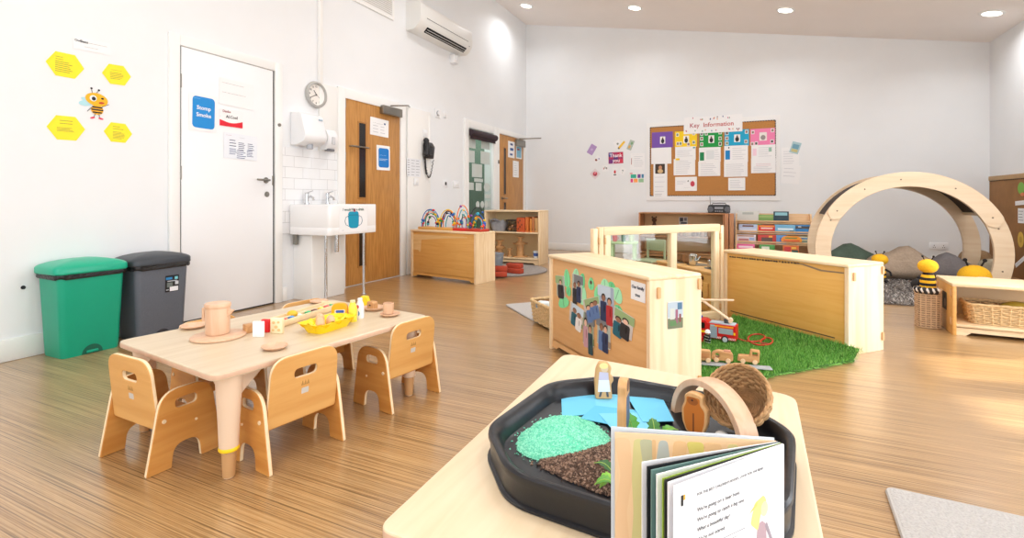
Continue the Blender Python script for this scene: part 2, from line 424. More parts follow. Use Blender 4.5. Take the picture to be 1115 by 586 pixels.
lever(d3, 7.55, .93, 1)
m = MB(BLACK); m.b2((XL + .026, 7.39, 1.5), (XL + .034, 7.425, 1.56), .002); build('door_magnet', m, d3)
# glazed side panel
w1 = struct('window_1'); m = MB(TRIMW); frame_bars(m, 6.32, 7.36, 2.09, .12, .026); build('frame', m, w1)
gm = bpy.data.materials.new('clear glass'); gm.use_nodes = True; nt = gm.node_tree; nt.nodes.clear()
o_ = nt.nodes.new('ShaderNodeOutputMaterial'); mx = nt.nodes.new('ShaderNodeMixShader'); tr = nt.nodes.new('ShaderNodeBsdfTransparent'); gl = nt.nodes.new('ShaderNodeBsdfGlossy')
tr.inputs[0].default_value = (.93, .96, .94, 1); gl.inputs['Roughness'].default_value = .03; mx.inputs[0].default_value = .022
nt.links.new(tr.outputs[0], mx.inputs[1]); nt.links.new(gl.outputs[0], mx.inputs[2]); nt.links.new(mx.outputs[0], o_.inputs[0])
GLASS = gm
m = MB(GLASS); m.b2((XL - .04, GY0, 0), (XL - .034, GY1, GZ), 0); build('pane', m, w1)
m = MB(mat('aubergine blind', (52, 34, 42), .7)); m.cyl((XL + .045, 6.44, 1.9), (XL + .045, 7.26, 1.9), .05, 20); m.b2((XL + .04, 6.45, 1.81), (XL + .05, 7.25, 1.9), .003); build('blind', m, w1)
# papers stuck on the glazed panel, from the photograph
def on_glass(x0, y0, x1, y1, name, label, cat, col, shape=None, grp='papers on the glazed panel'):
    a = onx(x0, y0, XL - .03); b = onx(x1, y1, XL - .03); w, h = b[0] - a[0], a[1] - b[1]
    return sheet('L', (a[0] + b[0]) / 2, (a[1] + b[1]) / 2, w, h, name, label, cat, col, group=grp, off=-.033,
                 shape=ellip(0, 0, w / 2, h / 2) if shape else None)
GP = (198, 206, 202)
for q in ((508.8, 147, 518, 162, 'pale sheet at top left of the glazed panel under the blind'), (524, 149, 533.5, 163.5, 'pale sheet at top right of the glazed panel under the blind'),
          (508.8, 163, 517, 177.5, 'pale sheet at the left edge of the glass, second from top'), (523.5, 164.5, 533.5, 179.5, 'pale sheet at the right of the glass, second from top'),
          (514, 178, 525, 193.5, 'large white notice in the middle of the glazed panel'), (516.5, 194, 526, 198.5, 'narrow white strip under the large notice on the glass'),
          (508.8, 198.5, 516, 207, 'small white paper at left of the middle row on the glass'), (518, 199, 524.5, 208, 'small white paper at centre of the middle row on the glass'),
          (528, 211.5, 534.5, 216, 'small white strip low at the right of the glass')):
    on_glass(*q[:4], 'window_notice', q[4], 'notice', flat(GP))
on_glass(527, 199, 533.5, 209, 'paper_oval', 'white oval paper at right of the middle row on the glass', 'paper cutout', flat(GP), True)
for i, x in enumerate((518.3, 523.3, 527.6, 531.6)):
    on_glass(x, 219, x + 4, 226.5, 'paper_egg', ('leftmost', 'second from left', 'third from left', 'rightmost')[i] + ' white egg cutout in the bottom row on the glass', 'paper cutout', flat(GP), True)
# boxings, ducts and tiles
def trim(name, lo, hi, b=.003, m_=None):
    m = MB(m_ or TRIMW); m.b2(lo, hi, b); return struct(name, m)
trim('trim_1', (XL, 3.58, 2.03), (XL + .03, 3.625, zc(XL) - .01), .004)
trim('trim_2', (XL, 3.59, 1.375), (XL + .02, 3.828, 2.03), .003, mat('boxing paint', (236, 235, 232), .6))
trim('trim_3', (XL, 4.965, 0), (XL + .03, 5.44, 2.03), .004, mat('boxing paint', (236, 235, 232), .6))
trim('trim_4', (XL, 5.40, 1.12), (XL + .038, 5.425, 1.98), .003)
trim('trim_5', (XL, 3.30, 0), (XL + .23, 3.70, .6), .004)
tm = bpy.data.materials.new('white wall tiles'); tm.use_nodes = True; nt = tm.node_tree; b = nt.nodes['Principled BSDF']
tc = nt.nodes.new('ShaderNodeTexCoord'); sp = nt.nodes.new('ShaderNodeSeparateXYZ'); cb = nt.nodes.new('ShaderNodeCombineXYZ'); br = nt.nodes.new('ShaderNodeTexBrick')
nt.links.new(tc.outputs['Object'], sp.inputs[0]); nt.links.new(sp.outputs['Y'], cb.inputs[0]); nt.links.new(sp.outputs['Z'], cb.inputs[1]); nt.links.new(cb.outputs[0], br.inputs[0])
br.inputs['Scale'].default_value = 1; br.inputs['Brick Width'].default_value = .2; br.inputs['Row Height'].default_value = .1; br.inputs['Mortar Size'].default_value = .0022
br.inputs['Color1'].default_value = lin((238, 239, 240)); br.inputs['Color2'].default_value = lin((234, 235, 237)); br.inputs['Mortar'].default_value = lin((196, 197, 198))
nt.links.new(br.outputs[0], b.inputs['Base Color']); b.inputs['Roughness'].default_value = .2
m = MB(tm); m.b2((XL, 3.17, .6), (XL + .01, 3.83, 1.375), .001); struct('trim_6', m)
# ------------------------------------------------------------------ ceiling lights in the photograph's row
LAMP = mat('lamp glow', (255, 250, 240), .5, emit=5.)
sl = math.atan(-.1833)
for i, (x, y) in enumerate(((-3.29, 7.55), (-1.53, 7.54), (.44, 7.51), (2.5, 7.48))):
    t = thing('ceiling_downlight', ('round downlight nearest the left wall, over the far door corner', 'round downlight second from the left, above the notice board side', 'round downlight third from the left, above the right end of the board', 'round downlight nearest the right wall, over the wooden arch')[i], 'ceiling light',
              (x, y, zc(x)), rot=Euler((0, -sl, 0)), group='downlights across the ceiling')
    m = MB(TRIMW); m.lathe([(.085, -.012), (.1, -.014), (.115, -.006), (.116, 0)], 32, capb=False, capt=False); build('rim', m, t)
    m = MB(LAMP); m.lathe([(.0001, -.009), (.09, -.009)], 32, capb=False, capt=False); build('diffuser', m, t)
# ------------------------------------------------------------------ things on the left wall
def on_left(x0, y0, x1, y1, *a, off=.002, **k):
    """a sheet on the left wall whose top-left and bottom-right corners were read off the photograph"""
    A = onx(x0, y0, XL + off); B = onx(x1, y1, XL + off)
    return sheet('L', (A[0] + B[0]) / 2, (A[1] + B[1]) / 2, B[0] - A[0], A[1] - B[1], *a, off=off, **k)
YEL = (250, 230, 40); GI = (160, 150, 60)
hexs = [(71, 71, .125, 0, 'top left yellow hexagon poster above the green bin, highest of four', [(-.27, -.05, .3, .2, 2, GI), (-.28, .2, .1, -.3, 6, GI)]),
        (127, 81.5, .11, .06, 'top right yellow hexagon poster nearest the white door, upper one', [(-.2, .2, .22, .2, 1, GI), (-.25, .25, .08, -.22, 5, GI)]),
        (72, 139.5, .125, .03, 'lower left yellow hexagon poster left of the bee picture', [(-.18, .2, .3, .18, 2, GI), (-.26, .28, 0, -.14, 4, GI)]),
        (128.5, 144.5, .108, 0, 'lower right yellow hexagon poster nearest the white door', [(-.2, .2, .3, .18, 2, GI), (-.2, .26, .02, -.32, 6, GI)])]
for x, y, r_, tl, lab, ln in hexs:
    u, v = onx(x, y); r_ *= .72; hx = [(r_ * 1.06 * math.cos(k * PI / 3), r_ * .93 * math.sin(k * PI / 3)) for k in range(6)]
    sheet('L', u, v, r_ * 2, r_ * 1.6, 'hexagon_poster', lab, 'poster', flat(YEL), group='yellow hexagon posters', tilt=tl, shape=hx, lines=ln)
u, v = onx(100, 50)
t = sheet('L', u, v, .2, .075, 'wall_caption', 'long white caption strip with two lines above the hexagon posters', 'caption', PAPER, tilt=.03,
          lines=[(-.1, .45, .17, .17, 1, (110, 112, 116)), (-.2, .25, -.2, -.2, 1, (120, 122, 126))], texts=[('Our', -.38, .2, .018, (80, 82, 86)), ('Bees', -.21, .19, .022, (40, 40, 45))])
# a plain bee cutout
u, v = onx(105, 112); t = thing('bee_picture', 'cutout picture of a smiling bee between the four yellow hexagons', 'picture', wallpos('L', u, v, .002), rot=wallrot('L'))
S = .0056                                                           # metres per pixel on this wall
BY = flat((245, 180, 20)); 
def disc(m, mt, cx, cy, a, b, z, rot=0): m.use(mt).plate(ellip(cx * S, cy * S, a * S, b * S, 20, rot), .0008, M=T(0, 0, z))
m = MB(); disc(m, flat((178, 222, 232)), -10, -2, 7, 3.2, 0, .15); disc(m, flat((178, 222, 232)), -9, 1.5, 6, 2.2, .0002, -.3); build('wings', m, t)
m = MB(INKD)
for a, b in (((-4, 9), (-5, 15)), ((-1, 10), (2, 14)), ((-4, -5), (-9, -11)), ((5, -4), (12, 0)), ((-1, -12), (-3, -17)), ((2, -12), (3, -17))):
    m.tube([(a[0] * S, a[1] * S, .0012), (b[0] * S, b[1] * S, .0012)], .0016, 6)
disc(m, INKD, -5, 15.5, 1.1, 1.1, .001); disc(m, INKD, 2.2, 14.6, 1.1, 1.1, .001); build('limbs', m, t)
m = MB(); disc(m, BY, 0, 3.5, 11, 7.4, .002, -.12); build('head', m, t)
m = MB(); disc(m, PAPER, -3.5, 4.5, 3.4, 3.4, .003); disc(m, INKD, -3, 4.2, 2, 2.2, .0036); disc(m, INKD, 5.5, 5.5, 1.5, 1.1, .003); build('eyes', m, t)
m = MB(); disc(m, flat((190, 60, 40)), 4.5, .4, 2.8, 1.2, .003, .1); build('mouth', m, t)
m = MB(); disc(m, BY, .5, -8, 6, 5.5, .0014)
for yy, w in ((-5.2, 5), (-8, 5.8), (-11, 4.6)): m.use(INKD).plate(rr(w * 2 * S, 1.7 * S, .6 * S, 3, .5 * S, yy * S), .0008, M=T(0, 0, .002))
build('body', m, t)
m = MB(); disc(m, flat((226, 60, 90)), -4, -17.5, 2.4, 1, .002, .3); disc(m, flat((226, 60, 90)), 4, -17.5, 2.6, 1, .002, -.2); build('shoes', m, t)
# papers on the white door
G = 'papers on the white door'; dl = .0165
on_left(205.5, 99.5, 236, 145, 'door_poster', 'white framed blue poster at left on the white door', 'poster', PAPER, off=dl, tilt=-.015,
        blocks=[(0.02, .0, .8, .84, (20, 138, 214), 'rr')], texts=[('Stomp', .02, .12, .042, (245, 248, 250)), ('Smoke', .02, -.07, .042, (245, 248, 250))], lines=[(-.33, -.05, .36, .36, 1, (190, 225, 245))])
on_left(238.5, 84, 276, 120, 'door_notice', 'wide white notice with two lines of print, highest on the white door', 'notice', PAPER, off=dl, tilt=-.02, lines=[(-.42, .3, .33, .33, 1, (70, 72, 78)), (-.42, .42, -.03, -.03, 1, (70, 72, 78))])
sw, sh = .2, .2
t = on_left(239, 117.5, 264, 140, 'door_sign', 'small white sign with a red curved band under the wide notice', 'sign', PAPER, off=dl + .0014,
            texts=[('Danke', -.2, .36, .026, (150, 40, 60)), ('Al.Cool', .02, .06, .032, (40, 42, 50))], lines=[(-.48, -.44, .05, .05, 1, (80, 80, 90))])
A = onx(239, 117.5, XL + dl); B = onx(264, 140, XL + dl); w, h = B[0] - A[0], A[1] - B[1]
m = MB(flat((224, 20, 44))); m.plate([(-.5 * w, -.5 * h), (.5 * w, -.5 * h), (.5 * w, -.12 * h)] + [((.5 - k / 8) * w, (-.12 - .16 * math.sin(k / 8 * PI)) * h) for k in range(1, 8)] + [(-.5 * w, -.14 * h)], .0006, M=T(0, 0, .0014)); build('band', m, t)
on_left(243.5, 144, 280, 175, 'door_word_chart', 'white chart of small blue words just above the door handle', 'chart', flat((232, 236, 243)), off=dl, tilt=-.02,
        lines=[(-.44, -.28, .4, .4, 1, (190, 120, 130)), (-.05, .12, .36, .36, 1, (150, 150, 160)), (-.34, -.12, .22, .0, 3, (70, 80, 110)), (-.34, -.1, -.12, -.32, 4, (40, 70, 130)), (-.08, .14, .15, -.12, 5, (60, 75, 110)), (-.12, .16, -.16, -.45, 5, (40, 60, 120)), (.2, .4, .15, -.08, 4, (60, 75, 110)), (.18, .4, -.12, -.35, 5, (40, 60, 120))])
# papers on the oak door
on_left(403, 127, 423, 150, 'door_notice', 'white timetable sheet, upper paper on the oak door beside the sink', 'notice', PAPER, off=dl, tilt=-.02, blocks=[(.28, .25, .09, .1, (50, 80, 130))], lines=[(-.35, .35, .2, .2, 1, INKD and (90, 90, 96)), (-.35, -.02, .05, -.3, 3, (190, 190, 195)), (.05, .35, .05, -.3, 3, (190, 190, 195))])
on_left(410, 157.5, 424.5, 186, 'door_poster', 'white edged blue poster, lower paper on the oak door beside the sink', 'poster', PAPER, off=dl, tilt=.01,
        blocks=[(.03, 0, .78, .78, (18, 120, 200), 'rr')], lines=[(-.28, .34, .1, .1, 1, (225, 238, 248)), (-.3, .36, -.05, -.1, 2, (225, 238, 248))])
# papers on the far oak door
on_left(553.2, 153.2, 560.3, 172.5, 'door_notice', 'white sheet with three blue pictures at upper left of the far door', 'notice', PAPER, off=dl, blocks=[(.02, .32, .4, .12, (70, 80, 130)), (.05, .02, .5, .16, (40, 90, 160)), (-.02, -.3, .4, .12, (70, 90, 150))])
on_left(561.8, 155.5, 568, 173.5, 'door_notice', 'pale blue illustrated sheet at upper right of the far door', 'notice', PAPER, off=dl, blocks=[(0, -.08, .8, .7, (120, 180, 205)), (-.1, .1, .4, .12, (150, 60, 70)), (0, .32, .6, .06, (90, 110, 140))])
on_left(558.5, 174.8, 564.8, 193.5, 'door_notice', 'plain white list sheet, lowest paper on the far door', 'notice', PAPER, off=dl, lines=[(-.3, .3, .35, -.35, 6, (170, 172, 178))])
# hand dryer and soap dispenser: profiles extruded along the wall
def prof_x(m, pts, x0, x1, M=None):
    """a (out, up) profile extruded along local x"""
    return m.plate(pts, x1 - x0, b=.006, M=(M or Matrix.Identity(4)) @ axes((x1, 0, 0), (0, 0, 1), (0, 1, 0), (-1, 0, 0)))
t = thing('hand_dryer', 'white wall mounted hand dryer beside the white door above the sink', 'hand dryer', (XL + .002, 3.265, 1.40), rot=wallrot('L'))
m = MB(PLASTIC); prof_x(m, roundpoly([(0, 0), (.08, 0), (.17, .03), (.19, .075), (.13, .29), (0, .3)], [.006, .01, .03, .04, .04, .01]), 0, .255); build('body', m, t)
m = MB(mat('grey plastic', (176, 180, 188), .4)); m.cyl((.13, -.03, .1), (.13, .012, .1), .03, 20); build('nozzle', m, t)
m = MB(flat((170, 190, 205))); m.b2((.19, .235, .147), (.235, .25, .153), .001, T(0, 0, 0)); build('badge', m, t)
t = thing('soap_dispenser', 'smaller white soap dispenser to the right of the hand dryer', 'soap dispenser', (XL + .022, 3.60, 1.385), rot=wallrot('L'))
m = MB(PLASTIC); prof_x(m, roundpoly([(0, 0), (.06, 0), (.09, .04), (.105, .12), (.07, .195), (0, .2)], [.006, .012, .02, .03, .03, .01]), 0, .13); build('body', m, t)
m = MB(mat('grey plastic')if 0 else flat((110, 112, 118), .4)); m.b2((.02, -.012, .03), (.11, .012, .075), .005); build('nozzle', m, t)
m = MB(flat((205, 207, 212), .3)); m.b2((.045, .05, .09), (.085, .125, .112), .008); build('push_bar', m, t)
# clock at twenty to eleven
u, v = onx(343, 103.5); t = thing('wall_clock', 'round grey rimmed wall clock above the hand dryer', 'clock', (XL + .002, u, v), rot=wallrot('L'))
m = MB(mat('clock grey', (176, 174, 170), .35)); m.lathe([(.122, 0), (.128, .012), (.12, .032), (.106, .036), (.1, .026), (.098, .012)], 48, capb=True, capt=False); build('rim', m, t)
m = MB(flat((240, 236, 230))); m.lathe([(.0001, .0125), (.1, .0125)], 40, capb=False, capt=False); build('face', m, t)
m = MB(INKD)
for k in range(12):
    a = PI / 2 - k * PI / 6; m.text(str(k or 12), .026, T(.078 * math.cos(a), .078 * math.sin(a), .013), bold=.0004)
build('numerals', m, t)
for a, L, w in ((PI / 2 - 10.66 * PI / 6, .05, .006), (PI / 2 - 8.1 * PI / 6, .068, .005), (PI / 2 - 4.1 * PI / 6, .075, .0018)):
    m = MB(INKD); m.box((L * .42, 0, 0), (L * 1.16, w, .0015), 0, T(0, 0, .016 + w * .3, rz=a)); build('hand', m, t)
# sink
SY0, SY1, SX1, SZ0, SZ1 = 3.235, 3.85, XL + .5, .592, .862
t = thing('hand_sink', 'deep white ceramic sink on the wall between white door and oak door', 'sink', (XL + .0105, SY0, 0))
m = MB(CERAM); L_, D_ = SY1 - SY0, SX1 - XL - .0105
out = rr(D_, L_, .03, 4, D_ / 2, L_ / 2); inn = rr(D_ - .15, L_ - .1, .05, 4, D_ / 2 + .035, L_ / 2)
m.plate(out, SZ1 - SZ0 - .06, [inn], .008, T(0, 0, SZ0 + .06)); m.plate(out, .075, (), .008, T(0, 0, SZ0)); build('basin', m, t)
for yy in (.17, .42):
    m = MB(CHROME); m.cyl((.045, yy, SZ1), (.045, yy, SZ1 + .012), .024, 18); m.cyl((.045, yy, SZ1), (.045, yy, SZ1 + .095), .014, 16)
    m.tube([(.045, yy, SZ1 + .06), (.09, yy, SZ1 + .072), (.12, yy, SZ1 + .06), (.128, yy, SZ1 + .035)], .01, 10); tp = build('tap', m, t)
    m = MB(CHROME); m.ell((.045, yy, SZ1 + .1), (.018, .018, .012), 14, 8); m.tube([(.04, yy, SZ1 + .103), (.05, yy + .06, SZ1 + .125)], .005, 8); m.tube([(.045, yy, SZ1 + .103), (.11, yy + .01, SZ1 + .125)], .005, 8); build('tap_lever', m, tp)
for yy in (.05, .53):
    m = MB(CHROME); m.cyl((.40, yy, 0), (.40, yy, SZ0 + .004), .0125, 16); m.cyl((.40, yy, 0), (.40, yy, .008), .024, 18); build('leg', m, t)
m = MB(STEEL); m.b2((.03, .02, .5), (.07, .05, SZ0), .003); build('bracket', m, t)
m = MB(CHROME); m.cyl((.28, .3, .42), (.28, .3, SZ0 + .002), .02, 14); build('waste_pipe', m, t)
# picture card on the sink front
A = onx(365.5, 226, SX1); B = onx(404, 254, SX1)
cu_, cv = onx(385, 240, SX1)[0], .73; w, h = .36, .235
t = sheet((Vector((SX1 + .001, cu_, cv)), wallrot('L')), 0, 0, w, h, 'sink_sign', 'white card with a blue two-handled cup on the sink front', 'sign', PAPER,
          texts=[('I would like a drink.', 0, .36, .034, (40, 90, 85))], lines=[(-.42, -.34, -.42, -.42, 1, (70, 70, 76))])
CUPB = flat((0, 150, 185)); m = MB(CUPB)
m.plate(roundpoly([(-.055, .035), (.05, .035), (.047, -.085), (-.045, -.085)], [.01, .01, .035, .035]), .0006, M=Matrix.Diagonal((1.35, 1, 1, 1)) @ T(.0, 0, .0013))
m.plate(roundpoly([(-.055, .037), (.05, .037), (.04, .068), (-.045, .068)], [.004, .004, .03, .03]), .0006, M=Matrix.Diagonal((1.35, 1, 1, 1)) @ T(.0, 0, .0013)); build('cup', m, t)
m = MB(flat((30, 90, 120))); SX_ = 1.35
for s_ in (-1, 1): m.tube([(s_ * .048 * SX_, .03, .0016), (s_ * .075 * SX_, .015, .0016), (s_ * .082 * SX_, -.02, .0016), (s_ * .072 * SX_, -.05, .0016), (s_ * .045 * SX_, -.065, .0016)], .0022, 6)
m.b2((-.067, .033, .002), (.062, .037, .0026), 0); build('handles', m, t)
m = MB(flat((200, 30, 80))); m.plate(ellip(.01, .078, .014, .015), .0006, M=T(0, 0, .002)); build('spout', m, t)
# telephone, paper and small plates
t = thing('wall_telephone', 'black corded telephone on the wall right of the oak door', 'telephone', (XL + .031, 5.30, 1.52), rot=wallrot('L'))
m = MB(BLACK); prof_x(m, roundpoly([(0, -.09), (.05, -.09), (.07, .06), (.03, .12), (0, .12)], .012), -.02, .14); build('base', m, t)
m = MB(BLACK); m.tube([(-.045, .135, .07), (-.05, .05, .085), (-.045, -.04, .07)], [.03, .02, .03], 12); m.ell((-.045, .13, .06), (.036, .034, .035)); m.ell((-.045, -.04, .06), (.036, .034, .035)); build('handset', m, t)
m = MB(flat((70, 72, 78))); 
for i in range(3):
    for j in range(4): m.b2((.03 + i * .03, -.05 + j * .025, .062), (.05 + i * .03, -.035 + j * .025, .068), .002, T())
build('keypad', m, t)
cord = [(-.03, -.06, .04)]
for k in range(61):
    f = k / 60; y = -.06 - .27 * math.sin(f * PI * .95); cord.append((-.03 + .2 * f + .008 * math.cos(k * 1.7), y + .004 * math.sin(k * 1.7), .02 + .008 * math.sin(k * 1.7)))
m = MB(BLACK); m.tube(cord, .005, 6); m.tube([(-.03, -.05, .03), (.0, -.2, .02), (.02, -.29, .02)], .011, 8); build('cord', m, t)
on_left(443, 172, 458, 193, 'phone_list', 'white table of phone numbers beside the black telephone', 'list', flat((230, 232, 236)), off=.032, lines=[(-.45, -.3, .4, -.4, 7, (120, 122, 130)), (-.2, .1, .4, -.4, 6, (165, 168, 176)), (.15, .45, .4, -.4, 6, (165, 168, 176))])
def plate_(y, z, w, h, off, name, label, cat, extra):
    t = thing(name, label, cat, (XL + off, y, z), rot=wallrot('L')); m = MB(PLASTIC); m.box((0, 0, .006), (w, h, .012), .004); build('face_plate', m, t)
    if extra == 'socket': m = MB(flat((70, 72, 76))); m.b2((-.02, -.02, .0121), (.02, .022, .016), .003); build('plug', m, t)
    elif extra == 'switch': m = MB(TRIMW); m.box((0, 0, .014), (w * .3, h * .4, .008), .002, T(rx=.12)); build('rocker', m, t)
    elif extra == 'dial':
        m = MB(flat((150, 152, 158))); m.lathe([(.034, .012), (.034, .02), (.028, .022)], 24, capt=False); build('ring', m, t); m = MB(PLASTIC); m.cyl((0, 0, .012), (0, 0, .034), .026, 20); build('dial', m, t)
a = onx(460.5, 145.5); plate_(a[0], a[1], .09, .09, .031, 'light_switch', 'white switch plate on the boxing just above the telephone', 'switch', 'switch')
a = onx(450.5, 198); plate_(a[0], a[1], .09, .09, .031, 'wall_socket', 'white socket plate on the boxing under the phone list', 'socket', 'switch')
a = onx(484.5, 200); plate_(a[0], a[1], .09, .1, .001, 'wall_socket', 'white socket with dark plug between telephone and glazed panel', 'socket', 'socket')
a = onx(496, 201); plate_(a[0], a[1], .15, .09, .001, 'wall_socket', 'wide blank white plate just left of the glazed panel', 'socket', 'switch')
a = onx(476, 123.5); plate_(a[0], a[1], .12, .12, .001, 'thermostat', 'square white thermostat with round dial high on the left wall', 'thermostat', 'dial')
a = onx(484, 124.5); plate_(a[0], a[1], .07, .1, .001, 'light_switch', 'small white plate to the right of the round-dial thermostat', 'switch', 'switch')
a = onx(25, 313); t = thing('wall_hook', 'tiny black hook on the bare wall left of the green bin', 'hook', (XL, a[0], a[1]), rot=wallrot('L'))
m = MB(BLACK); m.cyl((0, 0, 0), (0, 0, .004), .011, 12); m.tube([(0, 0, .004), (0, -.006, .018), (0, .004, .028)], .003, 6); build('peg', m, t)
# air conditioner, its isolator and the vent grille
AY0, AY1, AZ0 = 4.96, 6.2, 2.955
t = thing('air_conditioner', 'long white wall mounted air conditioner high on the left wall', 'air conditioner', (XL, AY0, AZ0), rot=wallrot('L'))
Lc = AY1 - AY0; ACM = mat('ac plastic', (232, 232, 229), .35)
m = MB(ACM); prof_x(m, roundpoly([(0, 0), (.13, .0), (.2, .07), (.225, .14), (.215, .33), (0, .35)], [.01, .03, .05, .04, .05, .02]), 0, Lc); build('casing', m, t)
m = MB(DARK); n_ = Vector((0, -.7071, .7071))
m.box((Lc * .53, .04, .163), (Lc * .78, .055, .012), .002, T() @ Matrix.Translation((0, 0, 0)) @ T() ) if 0 else None
Ms = axes((Lc * .52, .036, .167), (1, 0, 0), (0, .7071, .7071), (0, -.7071, .7071))
m.box((0, 0, .002), (Lc * .76, .075, .012), .003, Ms); so = build('air_slot', m, t)
m = MB(flat((205, 205, 202))); m.box((0, .012, .012), (Lc * .74, .006, .012), .002, Ms); m.box((0, -.018, .011), (Lc * .74, .006, .01), .002, Ms); build('louvre', m, so)
m = MB(flat((60, 60, 60))); m.b2((Lc * .1, .148, .218), (Lc * .9, .153, .2265), .001); build('seam', m, t)
m = MB(flat((120, 122, 126))); m.box((Lc * .94, .1, .212), (.02, .012, .006), .002); build('sensor', m, t)
a = onx(492, 60); t = thing('isolator_switch', 'small white box just below the right end of the air conditioner', 'switch', (XL, a[0], 2.86), rot=wallrot('L'))
m = MB(PLASTIC); m.box((0, 0, .04), (.12, .12, .08), .01); build('housing', m, t); m = MB(PLASTIC); m.box((0, 0, .088), (.03, .05, .02), .004); build('switch', m, t)
m = MB(TRIMW); m.cyl((.07, .02, .06), (.07, .1, .06), .012, 10); build('cable', m, t)
A = onx(378, -12); B = onx(427, 22)
t = thing('vent_grille', 'white slatted vent grille at the top left of the air conditioner', 'vent', (XL, 3.98, 2.99), rot=wallrot('L'))
m = MB(TRIMW); w, h = .74, .4; m.plate(rr(w, h, .01, 3, w / 2, h / 2), .02, [rr(w - .07, h - .07, .006, 3, w / 2, h / 2)], .002); build('frame', m, t)
m = MB(flat((214, 211, 205)));  m.b2((.03, .03, .001), (w - .03, h - .03, .004), 0); bk = build('back_plate', m, t)
for k in range(14):
    m = MB(TRIMW); m.box((w / 2, .045 + k * .0235, .011), (w - .075, .014, .003), .001, None); o = build('slat', m, t)
# ------------------------------------------------------------------ two pedal bins
def superloop(w, d, r, z, cx=0, cy=0, n=6): return [(x, y, z) for x, y in rr(w, d, r, n, cx, cy)]
def loft(m, loops, capb=True, capt=True, M=None):
    n = len(loops[0]); vs = [v for l in loops for v in l]; fs = []
    for j in range(len(loops) - 1):
        for i in range(n): fs.append((j * n + i, j * n + (i + 1) % n, (j + 1) * n + (i + 1) % n, (j + 1) * n + i))
    if capb: fs.append(tuple(range(n))[::-1])
    if capt: fs.append(tuple((len(loops) - 1) * n + i for i in range(n)))
    return m.add(vs, fs, M)
def bin_(y, col, lidcol, name, label, sticker):
    # local: x out from the wall (front at +x), y along the wall
    t = thing(name, label, 'bin', (XL + .145, y, 0), rz=0)
    m = MB(col); loft(m, [superloop(.21, .285, .03, 0), superloop(.216, .292, .03, .015), superloop(.245, .335, .035, .475)]); build('body', m, t)
    m = MB(mat('bag plastic', (24, 24, 27), .25, bump=.8, scale=60)); 
    lo = []
    for z, e in ((.452, .004), (.46, .010), (.478, .010), (.486, .004)):
        lo.append([(x + .003 * math.sin(k * 2.3 + z * 90), yy + .003 * math.cos(k * 1.7), z + .004 * math.sin(k * 1.1)) for k, (x, yy, z) in enumerate(superloop(.245 + 2 * e, .335 + 2 * e, .037, z))])
    loft(m, lo, False, False); build('bag_edge', m, t)
    m = MB(lidcol); W_, D_ = .278, .372; loops = [superloop(W_ - .01, D_ - .01, .04, .478), superloop(W_, D_, .045, .484), superloop(W_, D_, .045, .512)]
    for s_ in (.97, .9, .75, .5, .2):
        loops.append([(x * s_, yy * s_, .512 + .042 * (1 - s_ ** 2) ** .55 * (1 - .0 * abs(yy)) + .006 * (1 - s_)) for x, yy, z in superloop(W_, D_, .045, 0)])
    loft(m, loops); lid = build('lid', m, t)
    m = MB(lidcol); pts = [(.128 - .055 * math.cos(a * PI / 2) ** 1.2, .1 * a, .5125 + .029 * max(0, math.cos(a * PI / 2)) ** .8 + .004) for a in [k / 10 for k in range(-10, 11)]]
    m.tube(pts, .0035, 6); build('finger_ridge', m, lid)
    m = MB(flat(tuple(int(v * .62) for v in sticker[0]), .4)); m.plate([(.052 * math.cos(a), .052 * math.sin(a)) for a in [k * PI / 16 for k in range(17)]], .004, M=axes((.1045, 0, .002), (0, 1, 0), (.052, 0, 1), (1, 0, -.052))); build('pedal_recess', m, t)
    m = MB(col); m.b2((.095, -.03, .006), (.116, .03, .022), .006); build('pedal', m, t)
    return t
GREEN = mat('green bin plastic', (0, 158, 124), .35, .03, 5); GREENL = mat('green lid plastic', (0, 168, 132), .3)
GREY = mat('speckled grey plastic', (92, 98, 108), .42, .16, 260); GREYL = mat('dark grey lid', (52, 57, 64), .38, .1, 200)
bin_(1.632, GREEN, GREENL, 'pedal_bin', 'green plastic pedal bin with black bag against the left wall', [(0, 150, 118)])
b2 = bin_(2.02, GREY, GREYL, 'pedal_bin', 'dark grey pedal bin with black bag between green bin and white door', [(70, 74, 84)])
b2.location.x = XL + .15
s_ = thing('bin_sticker', 'black product sticker with white price box on the grey bin', 'sticker', (XL + .15 + .1185, 2.075, .345), rot=(wallrot('L').to_matrix() @ Euler((.03, 0, 0)).to_matrix()).to_euler())
m = MB(flat((20, 24, 30), .3)); m.plate(rr(.088, .11, .004, 2), .001); build('paper', m, s_)
m = MB()
for x, y, w, h, c in ((-.02, .035, .04, .016, (40, 130, 190)), (.026, .035, .02, .018, (120, 200, 210)), (0, .017, .06, .005, (200, 205, 210)), (-.015, -.008, .035, .03, (110, 120, 115)), (.03, .002, .022, .022, (205, 208, 212)), (.012, -.036, .054, .03, (235, 236, 240)), (-.03, -.04, .016, .005, (210, 212, 216))):
    m.use(flat(c)).plate(rr(w, h, .001, 2, x, y), .0006, M=T(0, 0, .001))
build('picture', m, s_)
